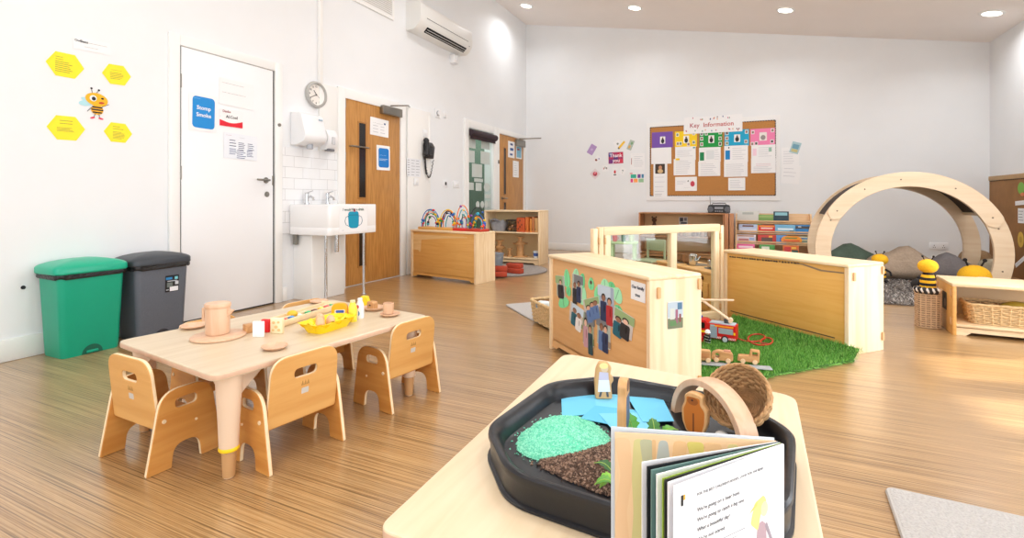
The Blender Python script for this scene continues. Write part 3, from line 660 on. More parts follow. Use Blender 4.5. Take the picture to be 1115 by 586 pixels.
# ------------------------------------------------------------------ nursery table with five toddler chairs
def table_legs(t, corners, h, mt, sleeve=None, inset=.075, hub=(0, 0)):
    for i, (x, y) in enumerate(corners):
        d = Vector((hub[0] - x, hub[1] - y)).normalized() * inset * 1.25; px, py = x + d.x, y + d.y
        m = MB(mt); m.lathe([(.014, 0), (.018, .004), (.022, .085), (.029, .09), (.033, .19), (.038, h - .055), (.041, h)], 20, T(px, py, 0)); 
        for ang in (0, PI / 2):
            sx = 1 if hub[0] > x else -1; sy = 1 if hub[1] > y else -1
            X_, o_ = ((sx, 0, 0), (px + sx * .02, py + sx * .011, h)) if ang == 0 else ((0, sy, 0), (px - sy * .011, py + sy * .02, h))
            m.plate([(0, 0), (0, -.09), (.03, -.06), (.1, 0)], .022, M=axes(o_, X_, (0, 0, 1), Vector(X_).cross(Vector((0, 0, 1)))))
        lg = build('leg', m, t)
        m = MB(flat((196, 150, 100))); m.lathe([(.0145, .002), (.0187, .005), (.0227, .085)], 20, T(px, py, 0), capb=False, capt=False); build('foot_sleeve', m, lg)
        if sleeve and i == sleeve[0]:
            m = MB(sleeve[1]); m.lathe([(.0295, .09), (.0315, .094), (.031, .1), (.0298, .103)], 20, T(px, py, 0), capb=False, capt=False); build('yellow_band', m, lg, 'yellow band round the leg')
KH = .36; KT = T(-1.775, 1.535, 0, rz=math.radians(-7.6))
t = thing('nursery_table', 'low rectangular beech nursery table set for play with toddler chairs', 'table', (-1.775, 1.535, 0), rz=math.radians(-7.6))
hw, hl = .36, .485
m = MB(TABLET); m.plate(roundpoly([(-hw, -hl), (hw, -hl), (hw, hl), (-hw, hl)], .045), .022, b=.004, M=T(0, 0, KH - .022), edge=PINKE); build('table_top', m, t)
table_legs(t, [(hw, -hl), (-hw, -hl), (hw, hl), (-hw, hl)], KH - .022, mat('pale leg lacquer', (228, 200, 172), .4), (0, flat((245, 205, 30), .4)))
def make_chair():
    t = thing('toddler_chair', 'ply toddler armchair at the near short end of the play table, back to the camera', 'chair', group='toddler chairs at the play table')
    w = .145
    side = roundpoly([(-.128, 0), (-.05, 0), (-.042, .075), (.042, .075), (.05, 0), (.124, 0), (.085, .262), (-.082, .262)], [.006, .004, .045, .045, .004, .006, .06, .06], 7)
    hole = roundpoly([(-.038, .195), (.034, .195), (.034, .228), (-.038, .228)], .0155, 5)
    for sx in (-1, 1):
        m = MB(CHAIRW); m.plate(side, .016, [hole], .0025, axes((sx * w - .008, 0, 0), (0, 1, 0), (0, 0, 1), (1, 0, 0)), EDGEW); o = build('side_panel', m, t)
        m = MB(EDGEW)
        for y, z in ((-.075, .165), (.03, .135)): m.cyl((sx * (w + .006), y, z), (sx * (w + .0115), y, z), .0045 if y > 0 else .007, 12)
        build('bolt_cap', m, o)
    a = .11
    back = roundpoly([(-.136, .0), (.136, .0), (.13, .235), (-.13, .235)], [.008, .008, .06, .06], 7)
    slot = roundpoly([(-.045, .15), (.045, .15), (.045, .183), (-.045, .183)], .016, 5)
    Mb = axes((0, -.072, .135), (-1, 0, 0), (0, -math.sin(a), math.cos(a)), (0, -math.cos(a), -math.sin(a)))
    m = MB(CHAIRB); m.plate(back, .014, [slot], .0025, Mb, EDGEW); bk = build('backrest', m, t)
    m = MB(flat((200, 195, 186))); m.plate(rr(.028, .02, .002, 2, .0, .098), .0008, M=Mb @ T(0, 0, .014)); build('sticker', m, bk)
    m = MB(flat((176, 132, 70)))
    for k in (-1, 0, 1): m.plate([(k * .011 - .005, .118), (k * .011 + .005, .118), (k * .011, .135)], .0006, M=Mb @ T(0, 0, .014))
    build('stamp', m, bk)
    m = MB(CHAIRW); m.b2((-w + .008, -.08, .128), (w - .008, .085, .142), .003); build('seat', m, t)
    m = MB(CHAIRW); m.b2((-w + .008, .05, .09), (w - .008, .062, .128), .003); build('seat_rail', m, t)
    return t
ch = make_chair(); ch.location = (-1.905, 1.1, 0); ch.rotation_euler.z = math.radians(-2)
dup(ch, (-1.512, 1.31, 0), math.radians(82), 'ply toddler armchair on the right long side nearest the camera, animal stamp facing out')
dup(ch, (-1.452, 1.862, 0), math.radians(81), 'ply toddler armchair on the right long side at the far end of the table')
dup(ch, (-2.105, 1.46, 0), math.radians(-97), 'toddler armchair on the wall side of the table, its back showing behind the jug')
dup(ch, (-2.035, 1.93, 0), math.radians(-97), 'toddler armchair on the wall side at the far end, top showing behind the rear plate')
# ------------------------------------------------------------------ things on the nursery table
def kp(x, y): return onz(x, y, KH)
def on_table(name, label, cat, x, y, rz=0., group=None): 
    p = kp(x, y); return thing(name, label, cat, (p.x, p.y, KH), rz=rz, group=group)
def lathe_part(name, t, mt, prof, n=32, **k): m = MB(mt); m.lathe(prof, n, **k); return build(name, m, t)
t = on_table('round_board', 'flat round wooden board under the wooden jug', 'board', 238, 367); lathe_part('disc', t, BEECH, [(.094, 0), (.098, .003), (.098, .007), (.094, .01)], 48)
t = on_table('wooden_jug', 'tall pink-beech wooden jug with lid standing on the round board', 'jug', 237, 366); t.location.z += .0103
lathe_part('body', t, BEECH, [(.04, 0), (.043, .003), (.0445, .1), (.043, .104)], 36); lathe_part('lid', t, BEECH, [(.045, .104), (.047, .108), (.047, .118), (.044, .122), (.0001, .123)], 36, capt=False)
m = MB(BEECH); m.plate(roundpoly([(0, 0), (.034, 0), (.034, .055), (0, .055)], .006), .018, [roundpoly([(.005, .014), (.023, .014), (.023, .041), (.005, .041)], .003)], .002, axes((-.036, .009, .045), (-1, 0, 0), (0, 0, 1), (0, 1, 0))); build('handle', m, t)
m = MB(BEECH); m.plate([(0, 0), (.026, .03), (.0, .036)], .018, M=axes((.038, .009, .062), (1, 0, 0), (0, 0, 1), (0, -1, 0))); build('spout', m, t)
t_ = t; t_.rotation_euler.z = math.radians(25)
def plate_thing(x, y, r, label):
    t = on_table('wooden_plate', label, 'plate', x, y, group='small wooden plates on the play table')
    lathe_part('dish', t, BEECH, [(r * .55, 0), (r * .7, .001), (r, .011), (r * .985, .014), (r * .72, .0055), (.0001, .005)], 40, capt=False); return t
plate_thing(211, 357, .052, 'small wooden plate at the wall side left of the jug')
plate_thing(299, 380, .045, 'small wooden plate at the front edge before the white card')
plate_thing(347.5, 330, .046, 'small wooden plate at the back edge behind the play food tray')
plate_thing(424.5, 344, .047, 'small wooden saucer under the cup at the far right end')
t = on_table('wooden_cup', 'small wooden cup standing on the saucer at the far right end', 'cup', 423, 343); t.location.z += .006
lathe_part('body', t, BEECH, [(.02, 0), (.023, .002), (.025, .05), (.0235, .051), (.021, .008), (.0001, .007)], 28, capt=False)
def block(name, label, cat, x, y, d, mt, rz, parts=()):
    t = on_table(name, label, cat, x, y, rz); m = MB(mt); m.b2((-d[0] / 2, -d[1] / 2, 0), (d[0] / 2, d[1] / 2, d[2]), .003); build('block', m, t); return t
block('wooden_block', 'plain wooden cube between the jug and the white card', 'toy block', 271, 362, (.036, .036, .035), TOYW, -.3)
t = block('food_card', 'upright blank white card block on the play table', 'toy card', 281.5, 367, (.045, .012, .062), PAPER, .35)
t = block('food_carton', 'small red box standing behind the white card', 'toy box', 290, 361.5, (.036, .02, .052), flat((222, 12, 28), .4), .3)
t = block('biscuit_box', 'cream wooden box printed with biscuit shapes by the red box', 'toy box', 302, 363, (.05, .02, .062), flat((242, 226, 186), .5), .35)
m = MB(flat((226, 190, 130)))
for x, z, r_ in ((-.01, .045, .007), (.01, .047, .006), (0, .028, .008), (-.012, .015, .006), (.012, .016, .007)): m.plate(ellip(x, z, r_, r_ * .8, 12), .001, M=axes((0, -.01, 0), (1, 0, 0), (0, 0, 1), (0, -1, 0)))
build('picture', m, t)
# shallow wooden tray with coloured play food
P0, P1 = kp(312, 357), kp(372, 337); d = (P1 - P0); L_ = d.length; rz = math.atan2(d.y, d.x)
t = thing('food_tray', 'long slatted wooden tray of coloured play pieces behind the egg box', 'toy tray', (P0.x, P0.y, KH), rz=rz)
m = MB(EDGEW); m.b2((0, .02, 0), (L_, .115, .005), .001); build('base', m, t)
for y in (.02, .065, .11):
    m = MB(EDGEW); m.b2((0, y - .005, .005), (L_, y + .005, .028), .002); build('rail', m, t)
m = MB(EDGEW); m.b2((-.008, .012, 0), (.004, .118, .034), .002); m.b2((L_ - .004, .012, 0), (L_ + .008, .118, .034), .002); build('end_board', m, t)
FC = [((230, 60, 50), .1), ((40, 120, 190), .22), ((240, 240, 238), .34), ((40, 160, 90), .5), ((90, 50, 40), .62), ((245, 190, 50), .74), ((200, 60, 60), .86), ((60, 140, 80), .95)]
nm = ['red', 'blue', 'white', 'green', 'dark brown', 'yellow', 'brick red', 'leaf green']
for k, (c, f) in enumerate(FC):
    q = thing('play_food', nm[k] + ' play food piece lying in the front row of the slatted tray', 'toy food', KT @ Vector((0, 0, 0)), group='play food in the tray')
    v = Vector((P0.x, P0.y, 0)) + Matrix.Rotation(rz, 3, 'Z') @ Vector((min(f, .93) * L_, .0425, 0)); q.location = (v.x, v.y, KH + .0055); q.rotation_euler.z = rz
    m = MB(flat(c, .4)); m.b2((-.012, -.015, 0), (.012, .015, .02), .004); build('slice', m, q)
    m = MB(flat(tuple(min(255, v + 60) for v in c), .4)); m.ell((0, 0, .021), (.008, .01, .003), 10, 6); build('top', m, q)
q = on_table('toy_lemon', 'yellow wooden half fruit lying at the near end of the tray', 'toy food', 310, 352); m = MB(flat((240, 190, 50), .4)); m.ell((0, 0, .03), (.026, .02, .016)); m.b2((-.02, -.014, 0), (.02, .014, .02), .004); build('fruit', m, q); q.location.x -= .01; q.location.y += .05
# egg box with eggs
P0, P1 = kp(351, 364), kp(388, 352); c0 = kp(357, 358); rz = math.atan2((P1 - P0).y, (P1 - P0).x)
t = thing('egg_box', 'bright yellow plastic egg box holding wooden eggs on the play table', 'egg box', (c0.x, c0.y, KH), rz=rz); t.scale = (1.28, 1.24, 1.2)
YP = mat('yellow egg plastic', (250, 216, 20), .35); m = MB(YP); ww, dd = .165, .1
nx, ny = 37, 25; vs = []; fs = []
for j in range(ny):
    for i in range(nx):
        x, y = (i / (nx - 1) - .5) * ww, (j / (ny - 1) - .5) * dd
        z = .022 + .008 * math.cos(x / ww * 3 * 2 * PI + PI) + .008 * math.cos(y / dd * 2 * 2 * PI + 0)
        vs.append((x, y, z))
for j in range(ny - 1):
    for i in range(nx - 1): fs.append((j * nx + i, j * nx + i + 1, (j + 1) * nx + i + 1, (j + 1) * nx + i))
m.add(vs, fs)
loft(m, [superloop(ww - .035, dd - .03, .02, 0), superloop(ww - .012, dd - .01, .022, .022), superloop(ww + .004, dd + .004, .022, .032), superloop(ww + .01, dd + .01, .02, .034), superloop(ww - .002, dd - .002, .02, .034), superloop(ww - .02, dd - .02, .02, .02)], True, False); build('tray', m, t)
EGG = mat('wooden egg', (226, 178, 140), .4)
for k, (x, y, lab) in enumerate(((-.055, -.022, 'wooden egg in the front left cup of the yellow egg box'), (-.012, -.024, 'wooden egg in the front middle cup of the yellow egg box'), (-.01, .024, 'wooden egg in the rear middle cup of the yellow egg box'))):
    v = Vector((c0.x, c0.y, 0)) + Matrix.Rotation(rz, 3, 'Z') @ Vector((x * 1.28, y * 1.24, 0))
    q = thing('wooden_egg', lab, 'egg', (v.x, v.y, KH + .017), group='wooden eggs in the egg box'); m = MB(EGG); m.lathe([(.0001, 0)] + [(.0195 * math.sin(a) * (1 - .12 * (1 - math.cos(a)) / 2), .024 - .024 * math.cos(a)) for a in [k_ * PI / 12 for k_ in range(1, 12)]] + [(.0001, .048)], 20, capb=False, capt=False); build('egg', m, q)
t = on_table('juice_carton', 'orange toy juice carton with rounded top behind the egg box', 'toy carton', 370, 350, .6); OR = flat((246, 166, 20), .4)
m = MB(OR); m.plate(roundpoly([(-.034, 0), (.034, 0), (.034, .082), (-.034, .082)], [.002, .002, .026, .026], 6), .03, b=.003, M=axes((0, .015, 0), (1, 0, 0), (0, 0, 1), (0, -1, 0))); build('body', m, t)
m = MB(); Mx = axes((.003, -.0152, 0), (1, 0, 0), (0, 0, 1), (0, -1, 0))
m.use(flat((250, 225, 200))).plate(rr(.044, .05, .004, 3, 0, .03), .0006, M=Mx); m.use(flat((40, 80, 170))).plate(rr(.036, .012, .004, 3, 0, .047), .0012, M=Mx); m.use(flat((230, 110, 50))).plate(ellip(-.006, .02, .012, .013), .0012, M=Mx); m.use(flat((240, 150, 90))).plate(ellip(.01, .018, .008, .01), .0015, M=Mx); build('label_picture', m, t)
def bottle(x, y, mt, cap, h, r, label, art):
    t = on_table('toy_bottle', label, 'toy bottle', x, y); lathe_part('body', t, mt, [(r * .95, 0), (r, .003), (r, h * .6), (r * .92, h * .7), (r * .6, h * .86), (r * .58, h * .9)], 24)
    lathe_part('cap', t, cap, [(r * .62, h * .9), (r * .64, h * .91), (r * .64, h * .99), (r * .5, h)], 20)
    m = MB()
    for a, z, rad, c in art:
        m.use(flat(c)); d = Vector((math.cos(a), math.sin(a), 0)); m.plate(ellip(0, 0, rad, rad * 1.2, 14), .001, M=axes(Vector((0, 0, z)) + d * (r - .0002 - rad * .12), (-d.y, d.x, 0), (0, 0, 1), d))
    if art: build('label_picture', m, t)
bottle(384, 350, flat((250, 226, 70), .35), flat((220, 214, 170)), .095, .019, 'yellow toy bottle standing to the right of the orange carton', [])
bottle(392, 346.5, flat((240, 240, 242), .35), flat((235, 235, 238)), .092, .018, 'white toy bottle with red and blue pictures beside the yellow bottle', [(-1.5, .055, .007, (224, 90, 90)), (-1.45, .025, .01, (60, 140, 215)), (-1.9, .052, .006, (230, 130, 120))])
t = on_table('toy_dish', 'low wooden dish under the bread block near the far end', 'dish', 407, 337.5); lathe_part('dish', t, BEECH, [(.036, 0), (.05, .008), (.054, .016), (.051, .017), (.035, .005), (.0001, .004)], 32, capt=False)
t = on_table('bread_block', 'wooden bread block with dark mark sitting in the low dish', 'toy food', 405.5, 338, -.2); t.location.z += .0055
m = MB(TOYW); m.plate(roundpoly([(-.024, 0), (.024, 0), (.024, .04), (-.024, .04)], [.003, .003, .014, .014]), .03, b=.003, M=axes((0, .015, 0), (1, 0, 0), (0, 0, 1), (0, -1, 0))); build('loaf', m, t)
m = MB(flat((90, 60, 40))); m.b2((-.006, -.0163, .018), (.006, -.0155, .025), .0); build('mark', m, t)
t = on_table('toy_cheese', 'yellow toy wedge behind the white bottle and bread block', 'toy food', 398, 333, .3); m = MB(flat((248, 208, 30), .4)); m.plate(roundpoly([(-.03, 0), (.03, 0), (.01, .05), (-.02, .05)], .006), .03, M=axes((0, .015, 0), (1, 0, 0), (0, 0, 1), (0, -1, 0)), b=.002); build('wedge', m, t)
# ------------------------------------------------------------------ storage furniture
def closed_unit(name, label, loc, rz, L, D, H, panel=BIRCH, side=MAPLEZ, top=MAPLE, toe=.055, clips=True):
    """a shelf seen from behind: local x along the seen face, y away from the viewer"""
    t = thing(name, label, 'storage unit', loc, rz=rz)
    for x in (.012, L - .012):
        m = MB(side); m.plate(roundpoly([(0, 0), (D, 0), (D, H - .02), (0, H - .02)], [.002, .002, .002, .002]), .024, b=.002, M=axes((x - .012, 0, 0), (0, 1, 0), (0, 0, 1), (1, 0, 0))); build('side_panel', m, t)
    m = MB(top); m.b2((-.004, -.008, H - .022), (L + .004, D, H), .009); build('top', m, t)
    m = MB(panel); m.b2((.024, .012, toe), (L - .024, .022, H - .022), .001); build('back_panel', m, t)
    m = MB(EDGEW)
    for x in (.026, L - .026): m = MB(EDGEW); m.b2((x - .003, .007, toe), (x + .003, .0125, H - .022), .001); build('edge_bead', m, t)
    m = MB(panel); m.plate(roundpoly([(.024, .05), (.024, .012), (.07, .012), (.1, .03), (L - .1, .03), (L - .07, .012), (L - .024, .012), (L - .024, toe + .012), (.024, toe + .012)], 0), .018, M=axes((0, .03, 0), (1, 0, 0), (0, 0, 1), (0, -1, 0))); build('plinth_rail', m, t)
    m = MB(MAPLE); m.b2((.024, .024, toe), (L - .024, D, toe + .018), .002); m.b2((.024, .024, H * .52), (L - .024, D - .01, H * .52 + .018), .002); build('shelf', m, t)
    if clips:
        for y, z in ((.045, H - .075), (D - .014, H - .05), (D - .014, .085), (.045, .085)):
            if y < .1 and z < .1: continue
            m = MB(wood('clip wood', (214, 170, 120), (204, 156, 104), 2)); m.plate(rr(.018, .05, .006, 4), .009, b=.002, M=axes((L, y, z), (0, 1, 0), (0, 0, 1), (1, 0, 0))); build('connector_clip', m, t)
    return t
def open_unit(name, label, cat, loc, rz, L, D, H, shelves, side=MAPLEZ, back=MAPLE, top=MAPLE, toe=.06, backlo=0):
    t = thing(name, label, cat, loc, rz=rz)
    for x in (0, L - .02):
        m = MB(side); m.b2((x, 0, 0), (x + .02, D, H - .02), .003); build('side_panel', m, t)
    m = MB(top); m.b2((-.003, -.004, H - .02), (L + .003, D, H), .005); build('top', m, t)
    m = MB(back); m.b2((.02, D - .012, backlo), (L - .02, D - .002, H - .02), 0); build('back_panel', m, t)
    for z in shelves:
        m = MB(top); m.b2((.02, .006, z - .018), (L - .02, D - .012, z), .003); build('shelf', m, t)
    m = MB(top); m.plate([(.02, .05), (.02, .0), (.07, .0), (.1, .022), (L - .1, .022), (L - .07, .0), (L - .02, .0), (L - .02, .06)] , .016, M=axes((0, .036, 0), (1, 0, 0), (0, 0, 1), (0, -1, 0))); build('plinth_rail', m, t)
    return t
def loc_on(t, x, y, z=0):
    v = Matrix.Rotation(t.rotation_euler.z, 3, 'Z') @ Vector((x, y, 0)); return (t.location.x + v.x, t.location.y + v.y, z)
# unit with the bead mazes
BU = closed_unit('storage_unit', 'low amber plywood unit against the left wall carrying the bead mazes', (-3.60, 4.86, 0), math.radians(-10.5), .99, .34, .555, panel=HONEY, side=MAPLEZ, clips=False)
m = MB(wood('worn tape', (232, 196, 140), (222, 184, 126), 0)); m.plate(roundpoly([(.03, .4), (.03, .32), (.12, .32), (.12, .3), (.15, .3), (.16, .44), (.5, .47), (.86, .49), (.86, .5), (.03, .5)], .01), .002, M=axes((0, .012, 0), (1, 0, 0), (0, 0, 1), (0, -1, 0))); build('peeled_veneer', m, BU, 'patch of peeled veneer on the panel')
RAIN = [(220, 40, 50), (40, 100, 190), (40, 150, 70), (245, 200, 30), (240, 120, 30), (130, 60, 150), (30, 30, 35), (60, 170, 190)]
def wire_loop(x0, x1, y0, y1, h, n=26, wob=0., cyc=1.):
    o = []
    for k in range(n + 1):
        f = k / n; a = PI * f
        o.append((x0 + (x1 - x0) * (.5 - .5 * math.cos(a)) * 1 + wob * math.sin(a * 2 * cyc), y0 + (y1 - y0) * f + wob * .6 * math.sin(a * 3 * cyc), .025 + h * math.sin(a) ** .62))
    return o
def maze(label, lx, w, hts, seed, base, nb):
    rg = random.Random(seed); p = loc_on(BU, lx, .17, .555)
    t = thing('bead_maze', label, 'bead maze', p, rz=BU.rotation_euler.z, group='bead mazes on the low unit')
    m = MB(base); m.b2((-w / 2, -.075, 0), (w / 2, .075, .03), .006); build('base', m, t)
    for k, h in enumerate(hts):
        f = k / max(1, len(hts) - 1) - .5; y = f * .1
        pts = wire_loop(-w * .44 + abs(f) * .05, w * .44 - abs(f) * .03, y, -y * .6, h, wob=.012 * (k % 3)); c = RAIN[(k * 3 + seed) % 8]
        m = MB(flat(c, .35)); m.tube(pts, .0055, 6); wr = build('wire', m, t)
        for b in range(nb):
            i = rg.choice([1, 1, 2, 2, 3, 4, 23, 24, 25, 25]) if b < nb - 1 else rg.randint(3, 22); q = pts[i]
            m = MB(flat(RAIN[rg.randint(0, 7)], .3)); r_ = rg.uniform(.013, .02); m.ell(q, (r_, r_, r_ * rg.choice([1, .7])), 12, 8); build('bead', m, wr)
    return t
maze('bead maze with tall rainbow wires at the left end of the low unit', .16, .29, (.21, .18, .2, .16, .13), 1, HONEY, 4)
maze('bead maze with large round loops second from the left on the low unit', .44, .26, (.21, .19, .17, .2, .14), 3, HONEY, 4)
maze('bead maze with red wooden base and tall thin wires near the middle', .665, .19, (.26, .21, .16, .13), 4, flat((206, 44, 40), .4), 4)
maze('bead maze with dense coloured loops at the right end of the low unit', .876, .22, (.24, .17, .14, .12), 6, flat((188, 60, 44), .4), 5)
# open shelf beyond it
OS = open_unit('open_shelf', 'open wooden toy shelf by the far door with spools and books inside', 'shelf unit', (-3.47, 6.44, 0), 0, .86, .35, .755, (.085, .45), side=MAPLEZ, back=mat('pale shelf back', (232, 208, 160), .5), top=MAPLE)
x0, y0 = -3.47, 6.44
t = thing('fabric_basket', 'crumpled grey cloth basket on the upper shelf by the far door', 'basket', (x0 + .165, y0 + .16, .4505), rz=.1); m = MB(mat('grey felt', (150, 150, 154), .9, .1, 30, .3))
lo = []
for z, s_, k in ((0, .8, 0), (.05, .95, .006), (.11, 1.05, .012), (.15, 1.1, .02), (.15, 1.02, .02), (.1, .9, .01)): lo.append([(x * s_, y * s_, z + k * math.sin(i * .9)) for i, (x, y, _) in enumerate(superloop(.23, .19, .06, 0))])
loft(m, lo, True, True); build('body', m, t); m = MB(flat((120, 120, 124))); m.tube([(-.1, -.1, .12), (-.09, -.125, .16), (-.02, -.13, .175), (.05, -.12, .15)], .012, 8); build('handle', m, t)
t = thing('wire_basket', 'dark wire basket of brown toys on the upper shelf beside the grey basket', 'basket', (x0 + .392, y0 + .14, .4505)); t.scale = (.84, .95, 1); m = MB(flat((60, 52, 46)))
for z in (.006, .06, .12, .16): m.tube([(x * (1 + z), y * (1 + z), z) for x, y, _ in superloop(.17, .15, .03, 0)], .004 if z < .15 else .008, 6, True)
for k, (x, y, _) in enumerate(superloop(.17, .15, .03, 0, n=5)):
    m.tube([(x, y, .005), (x * 1.16, y * 1.16, .16)], .002, 4)
build('frame', m, t)
m = MB(flat((170, 120, 80)))
for k in range(9): m.ell((R.uniform(-.05, .05), R.uniform(-.04, .04), .03 + .05 * R.random()), R.uniform(.02, .032), 10, 7)
build('toys', m, t)
for k, (dx, w, c, h) in enumerate(((.56, .13, (196, 84, 36), .2), (.655, .05, (206, 110, 44), .21), (.712, .03, (220, 140, 60), .19), (.75, .04, (190, 120, 70), .215), (.80, .05, (214, 168, 110), .2))):
    t = thing('picture_book', ('wide dark orange book on the upper shelf right of the wire basket', 'orange book standing second in the row on the upper shelf', 'thin amber book in the middle of the row on the upper shelf', 'brown book fourth in the row on the upper shelf', 'tan book at the right end of the upper shelf')[k], 'book', (x0 + dx, y0 + .12, .4505), group='books on the upper open shelf')
    m = MB(flat(c)); m.b2((-w / 2 + .002, -.08, 0), (w / 2 - .002, .1, h), .002); bk = build('cover', m, t)
    m = MB(flat(tuple(int(v * .6) for v in c)));
    for q in range(5 if k == 0 else 1): m.b2((-w * .36 + (w * .2 * (q % 3)), -.0812, .03 + .03 * q), (-w * .2 + (w * .2 * (q % 3)), -.0798, .055 + .03 * q), 0)
    build('spine_print', m, t)
def spool(x, y, z, r, h, label):
    t = thing('wooden_spool', label, 'spool', (x, y, z), group='wooden spools in the toy shelf'); m = MB(TOYW)
    m.lathe([(r, 0), (r, .016), (r * .5, .018), (r * .46, h * .5), (r * .5, h - .018), (r * .96, h - .016), (r, h)], 28); build('reel', m, t)
    m = MB(flat((120, 84, 56))); m.cyl((0, 0, h - .001), (0, 0, h + .0012), r * .14, 12); build('hole', m, t); return t
xs, ys = x0 + .22, y0 + .16
spool(xs - .05, ys, .0855, .085, .13, 'bottom wooden spool of the left stack on the lower shelf'); spool(xs - .05, ys, .217, .065, .1, 'top wooden spool of the left stack on the lower shelf')
spool(x0 + .34, ys - .02, .0855, .04, .12, 'slim wooden spool between the two stacks on the lower shelf')
spool(x0 + .5, ys, .0855, .11, .2, 'largest wooden spool, base of the right stack on the lower shelf'); spool(x0 + .5, ys, .287, .06, .09, 'small wooden spool on top of the largest spool')
t = thing('toy_cup', 'small white and blue mug at the right end of the lower shelf', 'mug', (x0 + .77, y0 + .1, .0855)); m = MB(flat((226, 230, 236), .3)); m.lathe([(.035, 0), (.038, .004), (.042, .1), (.038, .1), (.034, .008), (.0001, .008)], 24, capt=False); build('body', m, t)
m = MB(flat((60, 90, 160), .3)); m.lathe([(.0393, .03), (.0415, .075)], 24, capb=False, capt=False); build('band', m, t); m = MB(flat((226, 230, 236), .3)); m.tube([(.04, 0, .08), (.062, 0, .07), (.06, 0, .035), (.037, 0, .028)], .006, 8); build('handle', m, t)
# round rug, bucket, bricks
def tufts(m, pts_h, n, size, seed, mts):
    rg = random.Random(seed)
RUGG = mat('grey rug pile', (150, 142, 136), .95, .25, 90, 1.)
t = thing('round_rug', 'round grey rug on the floor before the open toy shelf', 'rug', (-2.86, 5.8, 0)); m = MB(RUGG); m.lathe([(.56, 0), (.572, .006), (.565, .014), (.5, .017), (.0001, .017)], 64, capt=False); build('pile', m, t)
m = MB(mat('grey rug edge', (120, 114, 110), .95)); m.tube([(.57 * math.cos(k * PI / 32), .57 * math.sin(k * PI / 32), .008) for k in range(64)], .008, 6, True); build('binding', m, t)
t = thing('toy_bucket', 'grey bucket standing on the round rug beside the bricks', 'bucket', (-3.05, 6.0, .017)); m = MB(flat((136, 142, 150), .35)); m.lathe([(.075, 0), (.08, .004), (.1, .17), (.105, .175), (.1, .178), (.094, .17), (.076, .01), (.0001, .01)], 32, capt=False); build('body', m, t)
m = MB(STEEL); m.tube([(.1, 0, .165), (.09, -.05, .12), (0, -.106, .1), (-.09, -.05, .12), (-.1, 0, .165)], .004, 6); build('handle', m, t)
BRK = mat('terracotta foam brick', (176, 66, 40), .8, .08, 40, .2)
for k, (px, py, rz, z, lab) in enumerate(((553, 296, .2, 0, 'dark red brick lying at the back of the brick pile on the rug'), (561, 297.5, -.1, 0, 'lower red brick at the front right of the pile on the rug'), (560.5, 297, .0, .057, 'upper red brick stacked at the right of the pile'), (543, 301, .5, 0, 'red brick at the left of the rug beside the low unit'), (543.5, 300.5, .4, .057, 'red brick stacked on the leftmost brick by the low unit'))):
    p = onz(px, py, .017); t = thing('toy_brick', lab, 'toy brick', (p.x, p.y, .018 + z), rz=rz, group='terracotta bricks on the round rug')
    m = MB(BRK); m.box((0, 0, .028), (.19, .095, .056), .006); build('brick', m, t)
    m = MB(flat((140, 48, 30))); m.box((0, 0, .0565), (.1, .035, .002), 0); build('frog', m, t)
# ------------------------------------------------------------------ play corner: family unit, glazed divider, rear unit, turf
E1, E2 = Vector((.738, -.675, 0)), Vector((.675, .738, 0)); BC = Vector((-.385, 2.215, 0)); AR = math.atan2(-.675, .738)
def pc(a, b, z=0): v = BC + E1 * a + E2 * b; return (v.x, v.y, z)
UL = .965
UA = closed_unit('storage_unit', 'plywood storage unit with the family photographs on its back', pc(-UL, 0), AR, UL, .285, .572, panel=wood('peach ply', (224, 176, 120), (217, 165, 107), 0), side=wood('striped maple', (244, 222, 188), (230, 200, 158), 2, 1.2))
# photographs on its back: pixel centres, width, height, lean
UF = Matrix.Rotation(AR, 4, 'Z') @ Matrix.Rotation(PI / 2, 4, 'X')
def on_unit(px, py):
    """where a pixel meets the family unit's back, as distance along it and height"""
    r = ray(px, py); o = Vector(pc(-UL, .012)); n = E2
    tt = o.dot(n) / r.dot(n); p = r * tt; return (p - o).dot(E1), EYE + p.z
def unit_sheet(px, py, w, h, tilt, *a, off=.0012, **k):
    x, z = on_unit(px, py); v = Vector(pc(-UL + x, .012 - off, z))
    return sheet((v, (UF.to_3x3() @ Euler((0, 0, tilt)).to_matrix()).to_euler()), 0, 0, w, h, *a, **k)
LEAF = [(128, 224, 160), (166, 232, 186), (110, 212, 146)]
for k, (px, py, w, h, tl, lab) in enumerate(((617.5, 303, .04, .095, .1, 'tall green leaf at the top left of the family tree'), (627.5, 300, .04, .07, -.1, 'green leaf above the second photograph'), (634, 306, .035, .08, -.3, 'green leaf right of the second photograph'),
        (614, 329, .07, .06, .3, 'round mint green leaf at the lower left of the tree'), (634, 321, .052, .1, -.2, 'long green leaf below the second photograph'), (619.5, 317, .03, .05, -.6, 'thin green leaf between the first two photographs'), (644, 309, .032, .06, 0, 'pale leaf with a tiny portrait near the middle'),
        (659, 309.5, .04, .05, .1, 'green leaf above the tallest couple photograph'), (666, 314, .045, .06, -.2, 'green leaf at the upper right of the couple photograph'), (651, 320, .035, .075, -.1, 'green leaf left of the couple photograph'), (672.5, 321, .05, .065, -.5, 'green leaf right of the couple photograph'), (674, 337, .04, .035, -.3, 'small green leaf above the rightmost photograph'))):
    w *= 1.8; h *= 1.1; sh = [(w / 2 * math.cos(a) * (1 - .25 * math.sin(a)), h / 2 * math.sin(a)) for a in [i * PI / 10 for i in range(20)]]
    t = unit_sheet(px, py, w, h, tl, 'paper_leaf', lab, 'paper leaf', flat(LEAF[k % 3]), group='paper leaves of the family tree', shape=sh, off=.001 + .0003 * (k % 4), blocks=[(0, 0, .06, .8, tuple(int(v * .8) for v in LEAF[k % 3]))] + ([(0, .1, .4, .3, (90, 70, 60), 'e')] if k == 6 else []))
